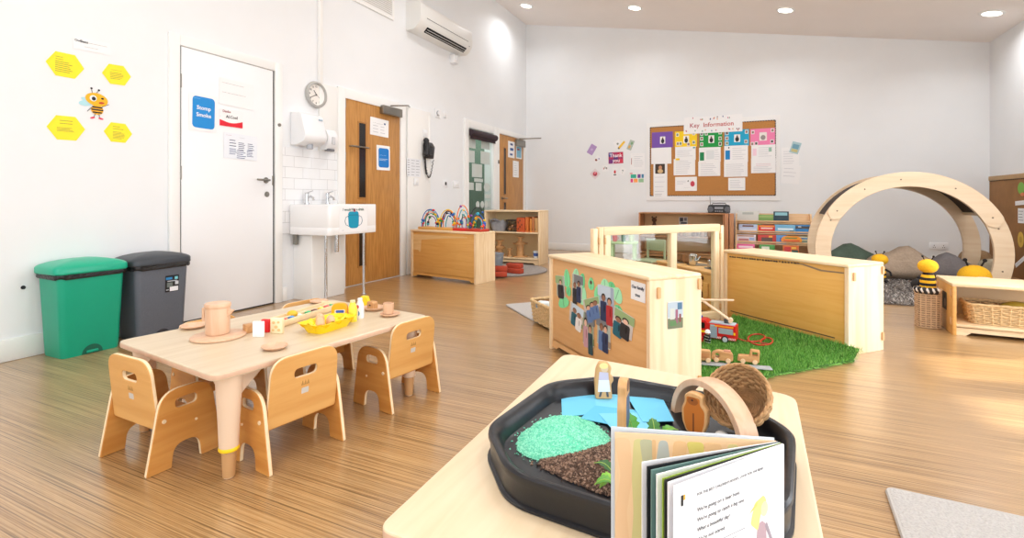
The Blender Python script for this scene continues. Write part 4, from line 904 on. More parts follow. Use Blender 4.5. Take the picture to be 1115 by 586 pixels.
for px, py, w, h, tl, n, lab in ((611, 311.5, .099, .12, .08, 1, 'snapshot of one person at the far left of the family tree'), (629, 312, .108, .13, -.02, 2, 'tall snapshot under the leaves, second from the left'), (628, 343, .145, .11, -.16, 2, 'tilted snapshot at the lower left of the tree trunk'),
        (645, 335, .16, .1, .3, 3, 'wide tilted group snapshot at the centre of the tree'), (661, 328, .13, .15, .0, 2, 'large snapshot of a couple at the upper middle right'), (641, 358, .108, .17, .03, 2, 'tall narrow snapshot at the bottom centre of the tree'), (658, 361, .118, .15, -.03, 2, 'upright snapshot with a red coat at the bottom right of the tree'), (677.5, 351, .175, .11, -.16, 2, 'tilted snapshot at the far right of the family tree')):
    unit_sheet(px, py, w, h, tl, 'family_photo', lab, 'photograph', flat((225, 222, 218), .3), group='family photographs on the unit', off=.0028, blocks=people(n))
unit_sheet(695, 317.5, .105, .085, -.02, 'unit_caption', 'white caption card at the upper right of the family tree', 'caption', PAPER, texts=[('Our family', 0, .2, .021, (50, 55, 80)), ('tree', 0, -.2, .021, (50, 55, 80))])
r = ray(735, 343); o = Vector(pc(.0, 0)); tt = o.dot(E1) / r.dot(E1); p = r * tt
v = Vector(pc(.0012, (p - o).dot(E2), EYE + p.z))
sheet((v, (Matrix.Rotation(AR + PI / 2, 3, 'Z') @ Matrix.Rotation(PI / 2, 3, 'X')).to_euler()), 0, 0, .085, .12, 'scene_photo', 'colour photograph on the pale end panel of the family unit', 'photograph', flat((214, 214, 210), .3),
      blocks=[(0, -.3, .98, .38, (110, 120, 90)), (0, .2, .98, .55, (176, 190, 200)), (.28, .32, .3, .25, (70, 110, 140)), (-.2, .05, .3, .4, (196, 200, 190)), (.08, -.05, .16, .5, (150, 90, 110)), (.3, -.12, .12, .3, (130, 60, 60)), (-.15, -.3, .4, .18, (90, 130, 80))])
# divider
t = thing('glazed_divider', 'pale wooden room divider with two clear panes behind the family unit', 'divider', pc(-1.03, .34), rz=math.atan2(E2.y, E2.x) + .045)
DL, DH = 1.15, .725
for x, w in ((0, .035), (.045, .035), (.09, .045), (DL * .56, .055), (DL - .09, .045), (DL - .03, .03)):
    m = MB(MAPLEZ); m.b2((x, -.02, 0), (x + w, .02, DH - (.0 if .03 < x < DL - .05 else .01)), .004); build('post', m, t)
m = MB(MAPLE); m.b2((.08, -.022, DH - .055), (DL - .04, .022, DH), .005); build('top_rail', m, t)
m = MB(MAPLE); m.b2((.08, -.022, .03), (DL - .04, .022, .085), .005); build('bottom_rail', m, t)
for a, b in ((.135, DL * .56), (DL * .56 + .055, DL - .09)):
    m = MB(GLASS); m.b2((a, -.003, .085), (b, .003, DH - .055), 0); build('pane', m, t)
CL = wood('clip wood', (214, 170, 120), (204, 156, 104), 2)
for x in (.04, .088, DL - .04):
    for z in (DH - .09, .12): m = MB(CL); m.box((x, -.024, z), (.012, .012, .045), .004); build('connector_clip', m, t)
# rear unit
SU = closed_unit('storage_unit', 'long amber plywood unit standing behind the green turf', pc(-1.105, 1.525), AR, .94, .315, .53, panel=wood('amber panel', (226, 176, 94), (220, 166, 82), 0), side=wood('striped maple', (244, 222, 188), (230, 200, 158), 2, 1.2), toe=.03)
m = MB(flat((74, 62, 52))); rg = random.Random(3)
m.b2((.06, .0105, .078), (.85, .0125, .084), 0)
for k in range(26):
    x = .05 + k * .022; m.b2((x, .0105, .478 + .0006 * k - .004 * rg.random()), (x + .012 + .008 * rg.random(), .0125, .486 + .0006 * k), 0)
build('torn_edge', m, SU, 'dark torn tape along the panel edges')
m = MB(flat((150, 124, 96)));  m.plate([(.6, .492), (.64, .49), (.76, .466), (.905, .47), (.905, .478), (.77, .476), (.65, .498), (.6, .497)], .0015, M=axes((0, .0118, 0), (1, 0, 0), (0, 0, 1), (0, -1, 0))); build('peeling_tape', m, SU, 'brown peeling tape strip')
# artificial turf
t = thing('artificial_turf', 'green artificial turf mat between the family unit and the long rear unit', 'turf', (BC.x, BC.y, 0), rz=AR)
TU = mat('turf base', (66, 112, 36), .9, .2, 40); a0, a1, b0, b1 = -1.0, -.085, .33, 1.518
def tz(b): return .012 + (max(0, b - 1.40) / .118) ** 1.6 * .05
m = MB(TU); vs = []; fs = []; nx, ny = 12, 40
for j in range(ny + 1):
    for i in range(nx + 1):
        b = b0 + (b1 - b0) * j / ny; a = a0 + (a1 - a0) * i / nx + (.012 * math.sin(j * .9) if i == nx else 0); vs.append((a, b, tz(b)))
for j in range(ny):
    for i in range(nx): q = j * (nx + 1) + i; fs.append((q, q + 1, q + nx + 2, q + nx + 1))
m.add(vs, fs); m.b2((a0, b0, 0), (a1, b1 - .06, .011), .003); build('backing', m, t)
GR = [mat('turf blade dark', (66, 126, 40), .7), mat('turf blade mid', (104, 168, 62), .7), mat('turf blade light', (146, 198, 96), .7)]
m = MB(); rg = random.Random(11)
for g in GR: m.use(g)
for k in range(42000):
    a = a0 + (a1 - a0) * rg.random(); b = b0 + (b1 - b0) * rg.random(); z = tz(b) - .001; h = rg.uniform(.014, .026); an = rg.uniform(0, 2 * PI); w = .0022
    dx, dy = math.cos(an) * w, math.sin(an) * w; lx, ly = rg.uniform(-.012, .012), rg.uniform(-.012, .012); o = len(m.V)
    m.V += [(a - dx, b - dy, z), (a + dx, b + dy, z), (a + lx, b + ly, z + h)]; m.F.append((o, o + 1, o + 2)); m.I.append(rg.choice((0, 1, 1, 2)))
for k in range(500):
    b = b0 + (b1 - b0) * rg.random(); z = tz(b) - .003; o = len(m.V); w = .002
    m.V += [(a1 - .004, b - w, z), (a1 - .004, b + w, z), (a1 + rg.uniform(.006, .03), b + rg.uniform(-.012, .012), max(.002, z - .008 * rg.random()))]; m.F.append((o, o + 1, o + 2)); m.I.append(rg.choice((1, 2)))
o = build('grass_blades', m, t); o['kind'] = 'stuff'
# toys on the turf
TZ = .016
p = onz(776, 372, TZ); t = thing('fire_engine', 'red toy fire engine with raised ladder on the green turf', 'toy fire engine', (p.x - .005, p.y + .0, TZ), rz=-.16); t.scale = (.84, .84, .95)
RED = flat((206, 24, 30), .3); SIL = flat((176, 190, 200), .35)
# local x along its length, front at -x, y away
m = MB(RED); m.plate(roundpoly([(-.17, .022), (.165, .022), (.165, .118), (-.03, .118), (-.045, .135), (-.12, .135), (-.17, .085)], [.004, .004, .006, .003, .012, .018, .012]), .105, b=.003, M=axes((0, .105, 0), (1, 0, 0), (0, 0, 1), (0, -1, 0))); build('body', m, t)
def pl(m, c, pts, z=.001, y=0): m.use(flat(c, .3)).plate(pts, z, M=axes((0, y, 0), (1, 0, 0), (0, 0, 1), (0, -1, 0)))
m = MB(); pl(m, (20, 20, 24), roundpoly([(-.15, .07), (-.105, .07), (-.105, .115), (-.128, .115)], .005)); pl(m, (20, 20, 24), roundpoly([(-.09, .08), (-.05, .08), (-.05, .118), (-.09, .118)], .005)); build('window', m, t)
m = MB(); pl(m, (248, 214, 30), [(-.155, .052), (-.02, .052), (-.02, .066), (-.155, .066)]); pl(m, (248, 160, 40), [(-.01, .102), (.15, .102), (.15, .112), (-.01, .112)]); pl(m, (120, 200, 220), [(-.012, .104), (.02, .104), (.02, .111), (-.012, .111)], .0014); pl(m, (248, 214, 30), [(.15, .06), (.163, .06), (.163, .076), (.15, .076)])
for k in range(5): pl(m, (240, 236, 232), [(.115 + .01 * k, .026), (.12 + .01 * k, .026), (.125 + .01 * k, .038), (.12 + .01 * k, .038)]); 
for k in range(3): pl(m, (240, 236, 232), [(.035 + .01 * k, .026), (.04 + .01 * k, .026), (.045 + .01 * k, .038), (.04 + .01 * k, .038)])
build('stripes', m, t)
m = MB(); pl(m, (150, 166, 178), rr(.05, .075, .003, 2, .012, .064), .002); build('side_door', m, t)
m = MB(); pl(m, (160, 172, 180), rr(.1, .036, .003, 2, .097, .078), .002); build('roller_shutter', m, t)
m = MB(SIL); m.b2((-.02, .008, .118), (.155, .097, .124), .002); build('roof_deck', m, t)
m = MB(flat((150, 200, 230), .2)); m.plate([(-.172, .09), (-.128, .132), (-.124, .132), (-.168, .088)], .085, M=axes((0, .095, .002), (1, 0, 0), (0, 0, 1), (0, -1, 0))); build('windscreen', m, t)
m = MB(flat((40, 90, 200), .2)); m.b2((-.105, .02, .135), (-.085, .085, .148), .004); build('beacon', m, t)
for x in (-.1, .092):
    for y, d in ((-.004, 1), (.109, -1)):
        m = MB(BLACK); m.cyl((x, y, .024), (x, y + .012 * d, .024), .025, 24); wl = build('wheel', m, t)
        m = MB(flat((190, 200, 208), .3)); m.cyl((x, y - .0025 * d, .024), (x, y + .002 * d, .024), .017, 20); build('hub', m, wl)
m = MB(flat((70, 74, 80), .3)); m.cyl((.095, .05, .122), (.095, .05, .15), .02, 16); build('turntable', m, t)
PB = flat((240, 208, 176), .5)
m = MB(PB); m.cyl((.12, .035, .145), (.12, .065, .145), .017, 18); d_ = Vector((-.19, 0, .12))
for y in (.038, .062): m.tube([(.12, y, .145), (-.08, y, .255)], .006, 8)
for k in range(7): f = k / 6; m.tube([(.12 - .2 * f, .038, .145 + .11 * f), (.12 - .2 * f, .062, .145 + .11 * f)], .004, 6)
build('lower_ladder', m, t)
m = MB(PB); 
for y in (.036, .064): m.tube([(-.09, y, .258), (.14, y, .278)], .005, 8)
for k in range(9): f = k / 8; m.tube([(-.09 + .23 * f, .036, .258 + .02 * f), (-.09 + .23 * f, .064, .258 + .02 * f)], .0035, 6)
m.cyl((-.085, .03, .258), (-.085, .07, .258), .012, 14); build('upper_ladder', m, t)
p = onz(770.5, 374.5, TZ); t = thing('toy_firefighter', 'small black and white toy firefighter figure before the fire engine', 'toy figure', (p.x, p.y, TZ + .002), rz=AR); BK = flat((24, 26, 30), .4)
m = MB(BK); m.plate(roundpoly([(-.016, 0), (-.003, 0), (0, .02), (.003, 0), (.016, 0), (.018, .055), (-.018, .055)], .003), .016, b=.002, M=axes((0, .008, 0), (1, 0, 0), (0, 0, 1), (0, -1, 0))); m.tube([(-.017, 0, .05), (-.026, -.004, .034), (-.022, -.014, .024)], .005, 8); m.tube([(.017, 0, .05), (.026, -.006, .036), (.02, -.016, .03)], .005, 8); build('body', m, t)
m = MB(flat((230, 232, 234))); m.b2((-.0182, -.0088, .024), (.0182, .0088, .028), .001); m.b2((-.0165, -.0088, .008), (.0165, .0088, .011), .001); m.b2((-.0185, -.0088, .042), (.0185, .0088, .045), .001); build('reflective_bands', m, t)
m = MB(flat((232, 186, 156))); m.ell((0, -.001, .066), (.0115, .011, .012)); build('head', m, t)
m = MB(flat((236, 238, 240), .3)); m.lathe([(.018, .068), (.015, .071), (.0135, .08), (.006, .086), (.0001, .087)], 20, capt=False); build('helmet', m, t)
m = MB(flat((200, 30, 40), .3)); m.cyl((-.028, -.016, .002), (-.028, -.016, .034), .008, 12); m.cyl((-.028, -.016, .034), (-.028, -.016, .042), .003, 8); build('extinguisher', m, t)
# hose
hp = []
for k in range(70):
    f = k / 69; an = f * 4 * PI; hp.append(onz(815 + 22 * f - 14 * math.cos(an) * (1 - .4 * f), 366 + 8 * f + 5 * math.sin(an), TZ + .014 + .004 * math.sin(k * .8)))
t = thing('toy_hose', 'tangled red toy hose on the turf behind the fire engine', 'toy hose', (hp[0].x, hp[0].y, TZ)); m = MB(flat((190, 50, 30), .4)); m.tube([q - Vector((hp[0].x, hp[0].y, TZ)) for q in hp], .005, 7); build('hose', m, t)
m = MB(flat((150, 30, 20), .4)); q = hp[-1] - Vector((hp[0].x, hp[0].y, TZ)); m.cyl(q, q + Vector((.04, 0, 0)), .007, 10); build('nozzle', m, t)
# grey road strip and three wooden vehicles
P0, P1 = onz(762, 398, TZ), onz(840, 404, TZ); d = P1 - P0; rz = math.atan2(d.y, d.x)
t = thing('road_strip', 'grey toy road strip lying on the turf under the wooden vehicles', 'toy road', (P0.x, P0.y, TZ + .012), rz=rz); m = MB(flat((158, 160, 162), .7)); m.b2((-.1, -.03, 0), (d.length, .03, .004), .001); build('strip', m, t)
m = MB(flat((205, 206, 206))); 
for k in range(6): m.b2((-.06 + k * .07, -.002, .004), (-.03 + k * .07, .002, .0046), 0)
build('road_marks', m, t)
def vehicle(px, py, rz, label, kind):
    p = onz(px, py, TZ + .012); t = thing('wooden_vehicle', label, 'toy vehicle', (p.x, p.y, TZ + .017), rz=rz, group='wooden vehicles on the road strip'); M_ = axes((0, .02, 0), (1, 0, 0), (0, 0, 1), (0, -1, 0))
    m = MB(TOYW)
    if kind == 'van': o, h = roundpoly([(-.045, .008), (.045, .008), (.045, .06), (-.035, .062), (-.045, .04)], .008), [roundpoly([(-.03, .036), (-.01, .036), (-.01, .052), (-.024, .052)], .003)]
    elif kind == 'beetle': o, h = roundpoly([(-.055, .008), (.055, .008), (.055, .05), (.0, .058), (-.02, .06), (-.05, .045)], .014), [ellip(-.024, .034, .011, .012)]
    else: o, h = roundpoly([(-.055, .008), (.05, .008), (.055, .07), (.01, .072), (.004, .04), (-.05, .038)], .006), [roundpoly([(.018, .044), (.042, .044), (.042, .062), (.018, .062)], .003)]
    m.plate(o, .04, h, .003, M_); build('body', m, t)
    if kind == 'beetle': m = MB(flat((200, 140, 110))); m.b2((.008, -.012, .05), (.045, .012, .064), .006); build('cargo', m, t)
    if kind == 'van': m = MB(flat((190, 130, 80))); m.b2((-.005, -.0212, .022), (.035, -.0198, .048), .001); build('side_panel', m, t)
    for x in (-.028, .03):
        for y in (-.024, .024):
            m = MB(wood('wheel wood', (232, 200, 158), (220, 184, 140), 0)); m.cyl((x, y - .004, .012), (x, y + .004, .012), .0125, 16); build('wheel', m, t)
vehicle(764, 394, rz, 'leftmost wooden vehicle, a boxy van by the family unit', 'van'); vehicle(786, 394.5, rz - .1, 'middle wooden vehicle with rounded bonnet and pink cargo', 'beetle'); vehicle(815, 396, rz - .15, 'rightmost wooden vehicle, a truck with tall cab', 'truck')
# ------------------------------------------------------------------ weaving
def weave(m, loopf, zs, r, n, amp, stakes=True, flare=None):
    """wicker: rows of rods going over and under n stakes; loopf(z, k, N) gives (x, y) of the wall at height z"""
    for i, z in enumerate(zs):
        N = n * 4; pts = []
        for k in range(N):
            x, y, nx, ny = loopf(z, k / N); a = amp * math.cos(k / N * n * PI + PI * i) + R.uniform(-.0006, .0006)
            pts.append((x + nx * a, y + ny * a, z + R.uniform(-.0008, .0008)))
        m.tube(pts, r, 5, True)
    if stakes:
        for k in range(n):
            pts = []
            for z in zs[::max(1, len(zs) // 6)] + [zs[-1]]:
                x, y, nx, ny = loopf(z, (k + .0) / n); pts.append((x, y, z))
            m.tube(pts, r * .9, 5)
def rloop(w, d, rad, f, grow):
    pl = rr(w, d, rad, 5); cum = [0]
    for i in range(len(pl)): a, b = pl[i], pl[(i + 1) % len(pl)]; cum.append(cum[-1] + math.hypot(b[0] - a[0], b[1] - a[1]))
    def fn(z, u):
        s = 1 + grow * z; t = u * cum[-1]
        for i in range(len(pl)):
            if cum[i + 1] >= t - 1e-9:
                a, b = pl[i], pl[(i + 1) % len(pl)]; q = (t - cum[i]) / max(1e-9, cum[i + 1] - cum[i])
                x, y = a[0] + (b[0] - a[0]) * q, a[1] + (b[1] - a[1]) * q
                dx, dy = b[0] - a[0], b[1] - a[1]; l = math.hypot(dx, dy) or 1
                return x * s, y * s, dy / l, -dx / l
        return pl[0][0] * s, pl[0][1] * s, 1, 0
    return fn
WICK = mat('straw wicker', (212, 180, 132), .7, .18, 60); WICKD = mat('brown willow', (164, 124, 82), .65, .3, 50)
def wicker_basket(t, w, d, h, grow, rows_, n, r, amp, mt, fillcol):
    fn = rloop(w, d, .035, 0, grow); zs = [.006 + (h - .012) * i / (rows_ - 1) for i in range(rows_)]
    m = MB(mt); weave(m, fn, zs, r, n, amp); build('weave', m, t)
    m = MB(mt); N = 60; m.tube([(lambda q: (q[0], q[1], h + .002 * math.sin(k * 1.9)))(fn(h, k / N)) for k in range(N)], r * 1.7, 6, True); build('rim', m, t)
    m = MB(fillcol); q = [fn(0, k / 24) for k in range(24)]; m.plate([(a[0] * .97, a[1] * .97) for a in q], .004); 
    lo = [[(lambda a: (a[0] * .965, a[1] * .965, z))(fn(z, k / 24)) for k in range(24)] for z in (.004, h * .96)]
    loft(m, lo, False, False); build('lining', m, t)
# ------------------------------------------------------------------ wooden play kitchen and small table behind the divider
P0, P1 = onz(716, 283.5, .34), onz(776, 297, .34); d = P1 - P0; rz = math.atan2(d.y, d.x); KL = d.length
t = thing('play_kitchen', 'low wooden play kitchen with oven and knobs seen through the right pane', 'play kitchen', (P0.x, P0.y, 0), rz=rz)
m = MB(HONEY); m.b2((0, .0, .02), (KL, .3, .315), .004); build('cabinet', m, t)
m = MB(BIRCH); m.b2((-.01, -.01, .318), (KL + .01, .32, .34), .006); build('worktop', m, t)
for x in (KL - .3, KL - .13):
    m = MB(flat((120, 74, 40), .4)); m.cyl((x, 0, .28), (x, -.022, .28), .018, 18); m.b2((x - .004, -.026, .264), (x + .004, -.02, .296), .001); build('knob', m, t)
m = MB(HONEY); m.b2((KL - .33, -.014, .04), (KL - .05, 0, .25), .006); dr = build('oven_door', m, t)
m = MB(flat((96, 62, 36), .2)); m.plate(rr(.17, .1, .02, 5, KL - .19, .13), .002, M=axes((0, -.014, 0), (1, 0, 0), (0, 0, 1), (0, -1, 0))); build('oven_window', m, dr)
m = MB(flat((140, 92, 52), .4)); m.tube([(KL - .27, -.014, .225), (KL - .27, -.035, .225), (KL - .11, -.035, .225), (KL - .11, -.014, .225)], .007, 8); build('handle', m, dr)
m = MB(STEEL); m.lathe([(.085, .34), (.09, .3425), (.07, .343), (.0001, .343)], 32, T(KL - .2, .17, 0), capb=False, capt=False); m.lathe([(.085, .34), (.09, .3425), (.07, .343), (.0001, .343)], 32, T(KL * .45, .17, 0), capb=False, capt=False); build('hob_ring', m, t)
m = MB(STEEL); m.b2((.06, .05, .338), (.26, .25, .344), .003); build('sink_bowl', m, t)
def pot(fx, fy, r, h, c, name, lab, cat='toy pot'):
    v = Matrix.Rotation(rz, 3, 'Z') @ Vector((fx, fy, 0)); q = thing(name, lab, cat, (P0.x + v.x, P0.y + v.y, .3445)); m = MB(c); m.lathe([(r * .7, 0), (r * .95, h * .2), (r, h), (r * .94, h), (r * .85, h * .25), (.0001, h * .2)], 24, capt=False); build('body', m, q); return q
WK = mat('coconut brown', (136, 92, 58), .7, .25, 40)
pot(.13, .15, .055, .07, WK, 'play_bowl', 'left brown bowl on the play kitchen worktop seen through the glass', 'bowl'); pot(.25, .16, .06, .075, WK, 'play_bowl', 'right of two brown bowls on the play kitchen, nearest the kettle', 'bowl')
q = pot(KL * .5, .1, .035, .08, CHROME, 'toy_kettle', 'small shiny kettle between the bowls on the play kitchen', 'kettle'); m = MB(CHROME); m.lathe([(.034, .08), (.02, .098), (.0001, .1)], 20, capb=False, capt=False); build('lid', m, q); m = MB(CHROME); m.tube([(.03, 0, .03), (.05, 0, .06), (.062, 0, .075)], .007, 8); build('spout', m, q)
pot(KL * .62, .24, .055, .06, WK, 'play_bowl', 'brown bowl at the back of the play kitchen behind the hob', 'bowl')
q = pot(KL - .2, .15, .05, .06, CHROME, 'toy_pan', 'shiny steel pan on the right hob ring of the play kitchen', 'pan'); m = MB(BLACK); m.tube([(.048, 0, .05), (.13, 0, .055)], .007, 8); build('handle', m, q)
v = Matrix.Rotation(rz, 3, 'Z') @ Vector((KL - .06, .2, 0)); q = thing('wicker_pot', 'brown woven pot at the right end of the play kitchen', 'basket', (P0.x + v.x, P0.y + v.y, .3405)); wicker_basket(q, .13, .13, .13, .6, 12, 14, .004, .003, WICKD, flat((80, 54, 34)))
p = Vector((-1.35, 6.0, 0)); t = thing('side_table', 'small play table coloured with green pane glare, seen through the left pane', 'table', p, rz=.15); PG = flat((176, 200, 150))  # green glare of the pane is put into the table colour
m = MB(PG); m.plate(rr(.34, .28, .03, 4), .02, b=.004, M=T(0, 0, .385)); build('table_top', m, t)
for x in (-.13, .13):
    for y in (-.1, .1): m = MB(PG); m.b2((x - .02, y - .02, 0), (x + .02, y + .02, .386), .004); build('leg', m, t)
for k, (x, c, h) in enumerate(((-.1, (214, 120, 130), .07), (0, (90, 120, 110), .12), (.09, (190, 200, 170), .08))):
    q = thing('toy_cup', ('pink toy cup at the left of the glare-tinted play table', 'tall dark green toy beaker in the middle of the glare-tinted table', 'pale toy cup at the right of the glare-tinted play table')[k], 'cup', (p.x + x, p.y + x * .15, .4055)); m = MB(flat(c)); m.lathe([(.022, 0), (.03, h), (.027, h), (.02, .006), (.0001, .006)], 20, capt=False); build('body', m, q); m = MB(flat(c)); m.tube([(.028, 0, h * .8), (.045, 0, h * .6), (.026, 0, h * .3)], .004, 6); build('handle', m, q)
p = Vector((-1.0, 5.72, 0)); t = thing('play_chair', 'small chair coloured with green pane glare beside the play table behind the divider', 'chair', p, rz=-.5); GG = flat((150, 160, 128))  # green glare of the pane is put into the chair colour
m = MB(GG); m.b2((-.13, -.13, .22), (.13, .13, .24), .006); build('seat', m, t); m = MB(GG); m.b2((-.13, .11, .33), (.13, .13, .46), .01); build('backrest', m, t)
for x in (-.115, .115):
    for y, h in ((-.115, .222), (.12, .45)): m = MB(GG); m.cyl((x, y, 0), (x, y, h), .013, 12); build('leg', m, t)
# ------------------------------------------------------------------ cabinet, radio and bookcase on the back wall
CB = open_unit('open_cabinet', 'wide open wooden cabinet against the back wall under the notice board', 'cabinet', (-1.58, 8.1, 0), 0, 1.254, .42, .705, (.085, .34), side=wood('reddish wood', (186, 128, 84), (170, 110, 68), 2), back=mat('cabinet back', (218, 180, 132), .6), top=BROWNW)
x0, y0 = -1.58, 8.1
for k in range(7):
    q = thing('storage_jar', ('first', 'second', 'third', 'fourth', 'fifth', 'sixth', 'seventh')[k] + ' glass-brown jar from the left on the cabinet shelf under the board', 'jar', (x0 + .62 + k * .105, y0 + .18 + .03 * (k % 2), .3405)); r_ = .036 + .006 * (k % 3); h = .09 + .02 * (k % 2)
    m = MB(flat(((170, 120, 90), (190, 150, 120), (130, 84, 62))[k % 3], .25)); m.lathe([(r_ * .9, 0), (r_, .004), (r_, h * .8), (r_ * .8, h)], 18); build('body', m, q); m = MB(flat((110, 76, 60), .4)); m.cyl((0, 0, h), (0, 0, h + .02), r_ * .85, 18); build('lid', m, q)
a = ony(744, 240.5, 8.5); v = Vector((a[0], y0 + .4, a[1])); sheet((v, wallrot('B')), 0, 0, .135, .125, 'cabinet_picture', 'small black and white picture sheet inside the cabinet back', 'picture', flat((214, 206, 198)), blocks=[(-.2, .15, .4, .5, (70, 66, 70)), (.25, .2, .3, .4, (120, 112, 116)), (.05, -.28, .7, .25, (90, 84, 88))])
q = thing('toy_figure', 'small dark toy standing inside the left end of the cabinet', 'toy', (x0 + .2, y0 + .25, .3405)); m = MB(flat((90, 60, 40))); m.ell((0, 0, .12), (.035, .03, .1)); m.ell((0, 0, .24), .04); build('body', m, q); m = MB(flat((90, 60, 40))); m.ell((-.03, 0, .285), .014); m.ell((.03, 0, .285), .014); build('ears', m, q)
a = ony(771, 224, 8.25); b = ony(795, 232.5, 8.25); RW = b[0] - a[0]
t = thing('radio', 'black portable radio with raised aerial on top of the cabinet', 'radio', ((a[0] + b[0]) / 2, 8.25, .706)); BKR = flat((28, 28, 32), .35); RH = .125
m = MB(BKR); m.plate(roundpoly([(-RW / 2, 0), (RW / 2, 0), (RW / 2, RH), (-RW / 2, RH)], [.01, .01, .04, .04]), .1, b=.008, M=axes((0, .05, 0), (1, 0, 0), (0, 0, 1), (0, -1, 0))); build('body', m, t)
for x in (-.12, .12): m = MB(flat((90, 92, 98), .4)); m.cyl((x, -.048, .055), (x, -.055, .055), .042, 24); m.cyl((x, -.05, .055), (x, -.059, .055), .018, 18); build('speaker', m, t)
m = MB(flat((150, 152, 158), .3)); m.b2((-.06, -.054, .06), (.06, -.048, .09), .002); 
for k in range(4): m.b2((-.055 + k * .03, -.056, .02), (-.035 + k * .03, -.048, .035), .002)
build('controls', m, t)
m = MB(BKR); m.tube([(-RW / 2 + .03, .02, RH - .01), (-RW / 2 + .025, .02, RH + .12)], .004, 8); m.tube([(-.1, 0, RH - .005), (-.09, 0, RH + .022), (.09, 0, RH + .022), (.1, 0, RH - .005)], .006, 8); build('aerial_and_handle', m, t)
t = thing('folding_panel', 'narrow reddish wooden panel standing between cabinet and bookcase', 'panel', (-.32, 8.02, 0)); m = MB(wood('reddish wood', (186, 128, 84), (170, 110, 68), 2))
bx0, bz = ony(800.5, 240, 8.1)[0], .68
for k in range(2): fw = (bx0 + .315) / 2; m = MB(wood('reddish wood', (186, 128, 84), (170, 110, 68), 2)); m.b2((k * fw, 0, 0), (k * fw + fw * .8, .35, .7), .004); build('board', m, t)
BW = ony(886.5, 240, 8.1)[0] - bx0
t = thing('display_bookcase', 'low wooden display bookcase with front-facing picture books by the arch', 'bookcase', (bx0, 8.1, 0)); BWD = wood('bookcase wood', (230, 194, 150), (220, 180, 134), 0)
for x in (0, BW - .022):
    m = MB(BWD); m.plate(roundpoly([(0, 0), (.36, 0), (.36, .7), (.3, .7), (.0, .2)], [.01, .01, .04, .05, .03]), .022, b=.002, M=axes((x, 0, 0), (0, 1, 0), (0, 0, 1), (1, 0, 0))); build('side_panel', m, t)
TI = [(.26, .585, .3), (.20, .43, .2), (.12, .28, .2), (.04, .13, .2)]     # y of the rail, z of the ledge
m = MB(BWD); m.b2((.02, .34, .02), (BW - .02, .355, .7), .002); build('back_panel', m, t)
for y, z in ((.215, .565), (.155, .415), (.095, .265), (.035, .115)):
    m = MB(BWD); m.b2((.02, y, z - .015), (BW - .02, y + .11, z), .003); build('ledge', m, t)
    m = MB(BWD); m.b2((.02, y - .012, z + .012), (BW - .02, y, z + .034), .004); build('rail', m, t)
def face_book(fx, row, w, h, c, label, art=(), dz=0, layer=0):
    y, z = ((.215, .565), (.155, .415), (.095, .265), (.035, .115))[row]
    b = thing('picture_book', label, 'book', (bx0 + fx * BW, 8.1 + y + .018 + .013 * layer, z + .0005 + dz), rot=Euler((-.16, 0, 0)), group='picture books in the display bookcase')
    m = MB(flat(c, .35)); m.b2((-w / 2, 0, 0), (w / 2, .011, h), .0015); build('cover', m, b)
    m = MB()
    for k, (x, zz, ww, hh, cc) in enumerate(art): m.use(flat(cc, .35)).plate(rr(ww * w, hh * h, .002, 2, x * w, zz * h), .0006 + .0002 * k, M=axes((0, 0, 0), (1, 0, 0), (0, 0, 1), (0, -1, 0)))
    if art: build('picture', m, b)
face_book(.17, 0, .3, .155, (206, 206, 200), 'pale grey book standing highest at the left of the top ledge', [(0, .75, .5, .2, (170, 176, 170))], layer=2, dz=.02); face_book(.41, 0, .2, .1, (120, 160, 80), 'low green topped book at the centre left of the top ledge', [(0, .7, .9, .3, (150, 180, 100))], layer=2, dz=.02)
face_book(.61, 0, .2, .15, (24, 60, 76), 'dark teal book with pale band on the top ledge', [(0, .75, .8, .3, (140, 196, 210))], layer=2, dz=.02)
face_book(.17, 1, .25, .125, (176, 190, 220), 'pale blue book at the left of the upper row', [(0, .8, .6, .2, (110, 70, 60)), (0, .4, .9, .3, (200, 208, 228))]); face_book(.3, 1, .12, .13, (60, 140, 80), 'narrow green and yellow book in the upper row behind the red one', [(.1, .6, .4, .6, (240, 190, 50))], layer=1)
face_book(.42, 1, .22, .12, (214, 40, 34), 'bright red book in the upper row', [(0, .6, .7, .2, (240, 200, 190)), (.0, .85, .9, .14, (240, 160, 50))]); face_book(.66, 1, .28, .13, (110, 176, 214), 'sky blue wide book in the upper row', [(0, .5, .7, .2, (220, 236, 244)), (.3, .2, .2, .3, (40, 60, 80))]); face_book(.88, 1, .2, .13, (36, 130, 196), 'blue book with dark top at the right of the upper row', [(0, .72, .9, .3, (60, 60, 66)), (-.2, .8, .2, .1, (220, 220, 220))])
face_book(.14, 2, .27, .125, (214, 206, 214), 'whitish book with red print at the left of the middle row', [(-.1, .4, .5, .25, (180, 110, 110)), (.3, .5, .25, .3, (150, 170, 210)), (0, .85, .8, .14, (170, 120, 90))]); face_book(.42, 2, .24, .13, (190, 50, 40), 'dark red book with faces in the middle row', [(0, .45, .6, .5, (90, 60, 50)), (.2, .8, .2, .2, (250, 170, 50))])
face_book(.6, 2, .14, .13, (90, 150, 210), 'blue book beside the taxi-shaped book in the middle row', [(.1, .5, .4, .4, (60, 100, 180))], layer=1); face_book(.9, 2, .18, .12, (196, 190, 150), 'beige landscape book at the right of the middle row', [(0, .3, .8, .4, (120, 140, 120)), (.0, .75, .7, .2, (70, 120, 170))])
